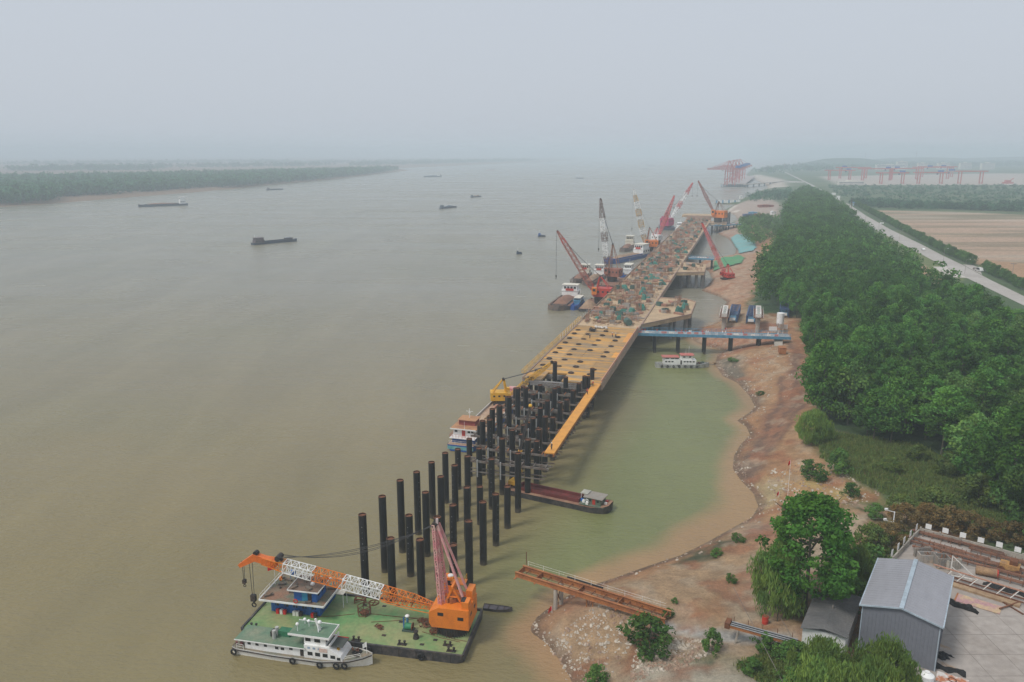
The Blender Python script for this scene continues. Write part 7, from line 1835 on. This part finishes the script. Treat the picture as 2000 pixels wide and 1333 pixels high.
for (u, v, lab, L_) in [(1430, 631, 'blue steel truss girder lying beside the left white cap', 26), (1466, 634, 'dark blue steel truss girder lying beside the right white cap', 26), (1531, 622, 'blue steel truss girder at the edge of the trees', 24)]:
    q = GP(u, v); e = empty('truss_girder', q, WROT - .04, lab, 'truss')
    for y in (-1.9, 1.9):
        mb = MB(); mb.lattice((0, y, 2.2), (L_, y, 2.2), .3, .3, 9, .16, h0=3.2, h1=3.2); mb.build('side_truss', m_blued, e)
    for k in range(10): MB().beam((L_ * k / 9, -1.9, 3.8), (L_ * k / 9, 1.9, 3.8), .28).build('cross_tie', m_blued, e)
    mb = MB()
    for k in range(9): mb.beam((L_ * k / 9, -1.9 if k % 2 else 1.9, 3.8), (L_ * (k + 1) / 9, 1.9 if k % 2 else -1.9, 3.8), .2)
    mb.build('top_bracing', m_blued, e)
    MB().bb(L_ * .1, L_ * .45, -1.6, 1.6, .7, .9).build('floor_plate', m_bluel, e); MB().bb(L_ * .5, L_ * .9, -1.6, 1.6, .7, .9).build('floor_plate', m_bluel, e)
    MB().bb(-.1, .1, -1.2, 1.2, 1.2, 2.4).build('end_sign', m_white, e)
    for x in (1, L_ - 1): MB().bb(x - .4, x + .4, -2.2, 2.2, -1.5, .55).build('support', m_wood, e)
q = GP(1522, 650); e = empty('cement_silo', q, 0, 'white silo on legs at the bank end of the blue bridge', 'silo'); MB().tube((0, 0, 4), (0, 0, 8.5), 1.5, 16).build('silo_body', m_white, e, smooth=40); MB().tube((0, 0, 2), (0, 0, 3.99), .4, 16, 1.5).build('hopper', m_white, e, smooth=40)
for x, y in ((1.1, 1.1), (-1.1, 1.1), (1.1, -1.1), (-1.1, -1.1)): MB().beam((x, y, 0), (x, y, 4.2), .2).build('leg', m_greyst, e)
for (u, v, lab) in [(1509, 652, 'small white notice board at the bridge end'), (1530, 648, 'larger white notice board behind the silo')]:
    q = GP(u, v); e = empty('notice_board', q, -.1, lab, 'board'); MB().bb(-1.6, 1.6, -.05, .05, 1.2, 3.0).build('face', m_white, e)
    for x in (-1.4, 1.4): MB().tube((x, .1, 0), (x, .1, 3.0), .07, 5).build('post', m_greyst, e)
q = GP(1527, 690); e = empty('container', q, WROT + .1, 'orange red box container beside the haul road', 'container'); MB().bb(-2, 2, -1.2, 1.2, 0, 2.3).build('box', m_rusto, e)
for k in range(9): MB().bb(-1.9 + k * .46, -1.75 + k * .46, -1.26, -1.201, .1, 2.2).build('rib', m_rusto, e)
MB().bb(-2.1, 2.1, -1.3, 1.3, 2.301, 2.4).build('roof', m_rusto, e)
q = GP(1520, 672); e = empty('bridge_abutment', q, WROT, 'pale concrete chute below the bridge end', 'abutment'); MB().sideprism([(-6, -2), (3, 2.2), (3, 3.2), (-6, -1.4)], -1.6, 1.6).build('chute', m_conc, e); rail(e, [(3, -1.6, 3.2), (6, -1.6, 3.2), (6, 1.6, 3.2)], 1.0, m_whited)
# dust nets draped over loose earth
def net(poly, m, label, lift=.35):
    pw = PP(poly, 3.0); xs = [p[0] for p in pw]; ys = [p[1] for p in pw]; st = 1.6
    X, Y = np.meshgrid(np.arange(min(xs), max(xs), st), np.arange(min(ys), max(ys), st)); H = height(X, Y)[0] + lift + fbm(X, Y, 5, 15) * .7
    k = inside(X, Y, pw); ids = {}; mb = MB(); vs = []; fs = []
    for j in range(X.shape[0]):
        for i in range(X.shape[1]):
            if k[j, i]: ids[(j, i)] = len(vs); vs.append((X[j, i], Y[j, i], max(.15, H[j, i])))
    for (j, i) in ids:
        c = [(j, i), (j, i + 1), (j + 1, i + 1), (j + 1, i)]
        if all(q in ids for q in c): fs.append(tuple(ids[q] for q in c))
    mb.add(vs, fs); o = mb.build('dust_net', m, smooth=60); tag(o, label, 'net')
net([(1425, 462), (1440, 459), (1472, 468), (1480, 490), (1470, 497), (1441, 497), (1440, 485)], mat('teal_net', (.14, .36, .36), .85, (.20, .34, .32), .12, fine=.2), 'pale teal dust net draped over the bank by the pool')
net([(1392, 512), (1440, 506), (1458, 512), (1450, 522), (1392, 527)], mat('green_net', (.06, .27, .11), .85, (.12, .24, .12), .12, fine=.2), 'bright green dust net behind the red crawler crane')
# ================================================================== the container port in the haze
m_pcr = mat('faded_red_gantry', (.50, .10, .09), .6, (.46, .13, .12), .1, fine=.1)
m_tealc = mat('teal_quay_concrete', (.12, .20, .24), .8, fine=.15)
qy = empty('container_quay', (0, 0, 0), 0, 'far concrete quay on piles below the red quay cranes', 'quay')
pp_ = PP([(1410, 359), (1456, 359), (1475, 344), (1440, 343)], 8); MB().prism(pp_, 6, 8).build('quay_deck', mat('quay_deck', (.42, .36, .33), .85, fine=.15), qy)
a, b = Vector((*pp_[0], 0)), Vector((*pp_[1], 0))
for k in range(11):
    q = a.lerp(b, k / 10) + Vector((0, 3, 0)); MB().tube((q.x, q.y, -3), (q.x, q.y, 6), 1.2, 8).build('quay_pile', m_tealc, qy)
ap, bq = P(1456, 360, 8), P(1530, 354, 8); d = bq - ap
tb = empty('trestle_viaduct', (ap.x, ap.y, 0), math.atan2(d.y, d.x), 'far viaduct on columns joining the quay to the bank', 'viaduct')
MB().bb(0, d.length, -5, 5, 6.5, 8).build('viaduct_deck', m_conc, tb)
for k in range(7): MB().tube((d.length * (k + .4) / 7, 0, -3), (d.length * (k + .4) / 7, 0, 6.5), 1.6, 8).build('column', m_tealc, tb)
def sts(loc, rz, label):
    e = empty('quay_crane', loc, rz, label, 'crane', 'red quay cranes')
    for x in (-9, 9):
        for y in (-8, 8): MB().bb(x - .9, x + .9, y - .9, y + .9, 0, 34).build('leg', m_pcr, e)
        MB().bb(x - .7, x + .7, -7, 7, 12, 14).build('portal_beam', m_pcr, e)
    for y in (-8, 8): MB().bb(-8, 8, y - .8, y + .8, 30, 32).build('side_beam', m_pcr, e); MB().beam((-9, y, 2), (9, y, 30), 1.0).build('brace', m_pcr, e)
    mb = MB(); mb.lattice((-52, 0, 36), (30, 0, 36), 5, 5, 18, .55, h0=3, h1=3); mb.build('boom', m_pcr, e)
    mb = MB(); mb.beam((-9, -3, 34), (-4, 0, 54), 1.1); mb.beam((-9, 3, 34), (-4, 0, 54), 1.1); mb.beam((9, -3, 34), (-4, 0, 54), 1.0); mb.beam((9, 3, 34), (-4, 0, 54), 1.0); mb.build('apex_frame', m_pcr, e)
    mb = MB(); mb.beam((-4, 0, 54), (-46, 0, 37.5), .6); mb.beam((-4, 0, 54), (-26, 0, 37.5), .6); mb.beam((-4, 0, 54), (28, 0, 37.5), .6); mb.build('forestay', m_pcr, e)
    MB().bb(12, 24, -3.5, 3.5, 38, 43).build('machine_house', m_blue, e); MB().bb(-20, -16, -1.6, 1.6, 30, 33.5).build('operator_cab', m_white, e)
for k, (u, v) in enumerate([(1425, 362), (1434, 357), (1440, 353), (1446, 349.5)]):
    sts(P(u, v, 8), R(4), 'red quay crane with raised blue machine house, %s from the near end' % ORD[k])
def rmg(u0, u1, v, vt, label, trolley):
    a, b = P(u0, v, 7), P(u1, v, 7); d = b - a; L = d.length; c = (a + b) / 2
    zt = PY(u0, vt, a.y).z - 7
    e = empty('gantry_crane', (c.x, c.y, 7), math.atan2(d.y, d.x), label, 'crane', 'red yard gantry cranes')
    for x in (-L / 2, L / 2):
        for y in (-6, 6): MB().bb(x - 1.0, x + 1.0, y - 1.0, y + 1.0, 0, zt).build('leg', m_pcr, e)
        MB().bb(x - .8, x + .8, -5, 5, 1.5, 3).build('sill', m_pcr, e)
    for y in (-5, 5): MB().bb(-L / 2 - 12, L / 2 + 12, y - .9, y + .9, zt, zt + 2.6).build('girder', m_pcr, e)
    for x in (-L / 2 - 11, L / 2 + 11): MB().bb(x - .8, x + .8, -4.1, 4.1, zt + .3, zt + 2).build('end_tie', m_pcr, e)
    MB().bb(trolley * L - 5, trolley * L + 5, -4.5, 4.5, zt + 2.7, zt + 6.5).build('trolley', m_blue, e); MB().bb(trolley * L - 9, trolley * L - 6, -1.5, 1.5, zt - 4, zt - .1).build('operator_cab', m_blued, e)
G = [(1619, 1659, 352, 334, .42), (1720, 1762, 359.5, 339, .46), (1793, 1837, 359.5, 338.5, .45), (1873, 1915, 359.5, 336, -.9), (1684, 1738, 353, 331, .4), (1740, 1790, 351, 330.5, -.3), (1790, 1850, 350, 328, -.1), (1640, 1690, 349, 328.5, -.35), (1800, 1858, 346, 327, .2)]
W9 = ['leftmost, standing by the viaduct road', 'nearest row, second from the left', 'nearest row, third from the left', 'rightmost, standing alone', 'second row, behind the left gap', 'second row, before the long white block', 'second row, before the single white blocks', 'back row, left one', 'back row, right one']
for (u0, u1, v, vt, tr_), w in zip(G, W9): rmg(u0, u1, v, vt, 'hazy red yard gantry crane, ' + w, tr_)
m_block = mat('cream_block', (.80, .76, .66), .7, (.58, .54, .48), .05, fine=.06); m_win = mat('far_window_band', (.22, .24, .27), .4)
def block(u0, u1, v, vt, label, st=5):
    a, b = P(u0, v, 7), P(u1, v, 7); L = (b - a).length; h = PY(u0, vt, a.y).z - 7
    e = empty('white_building', ((a.x + b.x) / 2, a.y, 6.5), 0, label, 'building')
    wl0 = MB().bb(-L / 2, L / 2, 0, 16, 0, h).build('wall', m_block, e); MB().bb(-L / 2 - .8, L / 2 + .8, -.8, 16.8, h, h + 1).build('roof', m_block, e); MB().bb(-L * .15, L * .1, 4, 12, h + 1, h + 4).build('stair_tower', m_block, e)
    for s_ in range(st): MB().bb(-L / 2 + 1.5, L / 2 - 1.5, -.12, -.01, h * (s_ + .35) / st, h * (s_ + .75) / st).build('window_band', m_win, wl0)
for (u0, u1, v, vt, lab) in [(1712, 1768, 332, 322, 'long low cream block behind the gantry cranes'), (1752, 1772, 331, 316, 'taller cream block at the right end of the long one'), (1793, 1812, 331, 319, 'first of four cream blocks in a row'), (1832, 1854, 331, 319, 'second of four cream blocks in a row'), (1875, 1897, 331, 319, 'third of four cream blocks in a row'), (1917, 1942, 332, 319, 'fourth of four cream blocks in a row, at the right'), (1659, 1697, 321, 314, 'long grey white hall on the hazy hillside'), (1638, 1688, 361, 355, 'low white shed before the gantry yard')]: block(u0, u1, v, vt, lab, 5 if lab[0] != 'l' else 2)
for (u, v, vt, lab) in [(1788, 320, 296, 'faint lattice pylon behind the cream blocks'), (1689, 318, 297, 'faint thin mast on the hazy hill'), (1531, 336, 319, 'pale thin tower beside the far road')]:
    a = P(u, v, 7); h = PY(u, vt, a.y).z - 7; e = empty('pylon', a, 0, lab, 'pylon'); MB().lattice((0, 0, 0), (0, 0, h), 9, 2.5, 9, .9).build('lattice', m_greyst, e); MB().beam((-9, 0, h * .8), (9, 0, h * .8), .9).build('arm', m_greyst, e)
q = P(1968, 359, 7); e = empty('excavator', q, 0, 'faint reddish digging machine at the right of the port yard', 'excavator'); e.scale = (4, 4, 4)
MB().bb(-3, 3, -1, 1, 0, .8).build('track', m_pcr, e); MB().bb(-1.6, 1.4, -1, 1, .9, 2.0).build('body', m_pcr, e); MB().beam((1, 0, 1.6), (3.2, 0, 3.2), .4).build('boom', m_pcr, e)
# site hoarding, huts and stores by the far end of the wharf
a, b = P(1398, 398, 1), P(1446, 398, 1); d = b - a
e = empty('site_hoarding', (a.x, a.y, 0), math.atan2(d.y, d.x), 'white and blue site hoarding on the far causeway', 'hoarding')
for k in range(16): MB().bb(d.length * k / 16 + .1, d.length * (k + 1) / 16 - .1, -.1, .1, 1.5, 6.0 + (k % 3) * .4).build('panel', m_white if k % 4 else m_bluel, e); MB().tube((d.length * k / 16, 0, -2), (d.length * k / 16, 0, 2), .5, 6).build('post', m_dark, e)
for (u, v, w, l, h, mm, lab) in [(1463, 426, 8, 14, 4, m_blued, 'dark blue site hut by the far bank'), (1470, 421, 7, 10, 3.5, m_bluel, 'pale blue site hut behind the dark blue one'), (1452, 431, 5, 12, 2.5, m_greyst, 'grey steel store on the far site ground'), (1482, 424, 6, 10, 3, m_rhouse, 'rust red stack of steel on the far site ground'), (1510, 419, 5, 6, 3, m_white, 'small white hut at the edge of the trees'), (1495, 405, 8, 20, 2.5, m_rhouse, 'red brown soil store by the far trees'), (1449, 388, 5, 8, 4, m_white, 'white hut behind the far hoarding')]:
    q = GP(u, v); e = empty('site_hut', q, random.uniform(-.2, .2), lab, 'hut'); MB().bb(-l / 2, l / 2, -w / 2, w / 2, -.5, h).build('walls', mm, e); MB().sideprism([(-l / 2 - .4, h), (l / 2 + .4, h), (l / 2 + .4, h + .3), (0, h + 1.0), (-l / 2 - .4, h + .3)], -w / 2 - .3, w / 2 + .3).build('roof', mm, e)
    windows(e, [(x * l, -w / 2 - .01, h * .6, l * .12, h * .3, 'y') for x in (-.25, .25)])
# road furniture and traffic
def car(u, v, rz, mbody, label, L=4.6, H=1.5, W_=1.9):
    q = P(u, v, 7.15); e = empty('car', q, rz, label, 'car')
    MB().sideprism([(-L / 2, .35), (L / 2, .35), (L / 2, .8), (L * .3, .95), (L * .15, H), (-L * .3, H), (-L * .45, .95), (-L / 2, .9)], -W_ / 2, W_ / 2).build('body', mbody, e)
    MB().sideprism([(L * .27, .97), (L * .14, H - .08), (-L * .28, H - .08), (-L * .42, .97)], -W_ / 2 - .02, W_ / 2 + .02).build('window', m_glass, e)
    for x in (-L * .3, L * .3):
        for y in (-W_ / 2, W_ / 2): MB().tube((x, y - .12, .33), (x, y + .12, .33), .33, 12).build('wheel', m_tyre, e)
RA = math.atan2(ROAD_L[4][1] - ROAD_L[3][1], ROAD_L[4][0] - ROAD_L[3][0])
car(1803, 489, RA, m_white, 'white car driving on the pale road'); car(1912, 530, RA + .3, m_white, 'white van parked beside the row of small trees', 6, 2.4, 2.2); car(1905, 527, RA, m_greyst, 'grey car parked behind the white van')
ls = [(1842, 512), (1756, 471), (1716, 450), (1884, 536), (1690, 435)]
for k, (u, v) in enumerate(ls):
    q = P(u, v, 7); e = empty('street_lamp', q, RA, 'thin grey street lamp on the near road kerb, %s' % ['beside the lay-by', 'between the two grass strips', 'near the far bend', 'behind the tree before the lay-by', 'farthest one'][k], 'lamp', 'street lamps')
    MB().tube((0, 0, 0), (0, 0, 9), .12, 6, .07).build('post', m_greyst, e); MB().beam((0, 0, 9), (0, -1.8, 9.3), .1).build('arm', m_greyst, e); MB().bb(-.2, .2, -2.3, -1.7, 9.2, 9.4).build('lamp_head', m_white, e)
for (u, v, vt, lab, w) in [(1661, 420, 388, 'tall brown pole beside the road bend', 0), (1627, 392, 377, 'white and blue sign gantry before the road bend, left one', 1), (1635, 400, 383, 'white and blue sign gantry before the road bend, right one', 1), (1722, 438, 435, 'white box sign on the field side of the road', 2), (1976, 545, 515, 'thin lamp mast standing in the brown field', 3)]:
    q = P(u, v, 7); h = h_to(q, vt); e = empty('sign_post', q, RA + 1.57, lab, 'sign'); MB().tube((0, 0, 0), (0, 0, h), .3 if w == 0 else .14, 6).build('post', m_rust if w == 0 else m_greyst, e)
    if w == 1: MB().bb(-3, 3, -.2, .2, h * .55, h).build('panel', m_white, e); MB().bb(-2.4, 2.4, -.3, -.21, h * .65, h * .9).build('sign_face', m_blued, e)
    if w == 2: MB().bb(-1.8, 1.8, -.8, .8, h * .2, h).build('box', m_white, e)
    if w == 3: MB().bb(-1.6, 1.6, -.15, .15, h - .4, h).build('lamp_bar', m_greyst, e)
q = P(1670, 402, 7); e = empty('roadside_canopy', q, RA, 'bright blue canopy beside the road bend', 'canopy'); MB().bb(-6, 6, -3, 3, 4, 4.6).build('canopy_roof', mat('bright_blue_canopy', (.08, .30, .55), .6), e)
for x in (-5, 5):
    for y in (-2.5, 2.5): MB().tube((x, y, 0), (x, y, 4), .2, 6).build('post', m_white, e)
MB().bb(-4, 4, 1.5, 2.4, 0, 2.6).build('booth', m_bluel, e)
# workers on the wharf
q = P(1147, 771, 9.99); person(q, 1.2, 'walk', m_vest, m_red, 'worker in a red vest walking on the orange walkway')
q = P(1158, 755, 9.99); person(q, -2.0, 'walk', m_vest, m_white, 'worker in a red vest where the walkway meets the red mesh fence')
q = P(1077, 879, 9.99); person(q, -1.0, 'stand', m_navy, m_white, 'worker in dark clothes at the near end of the walkway')
q = W(178.2, -46.0, 8.53); person(q, -2.5, 'crouch', m_navy, m_white, 'worker crouching on the steel beams beside the walkway end')
for (u, v, c, lab) in [(1196, 659, m_vest, 'worker on the far edge of the yellow deck, left of two'), (1202, 660, m_navy, 'worker on the far edge of the yellow deck, right of two'), (1152, 662, m_navy, 'worker beside the white bag heap')]:
    person(P(u, v, ZD + .06), random.uniform(0, 6), 'stand', c, m_white, lab)
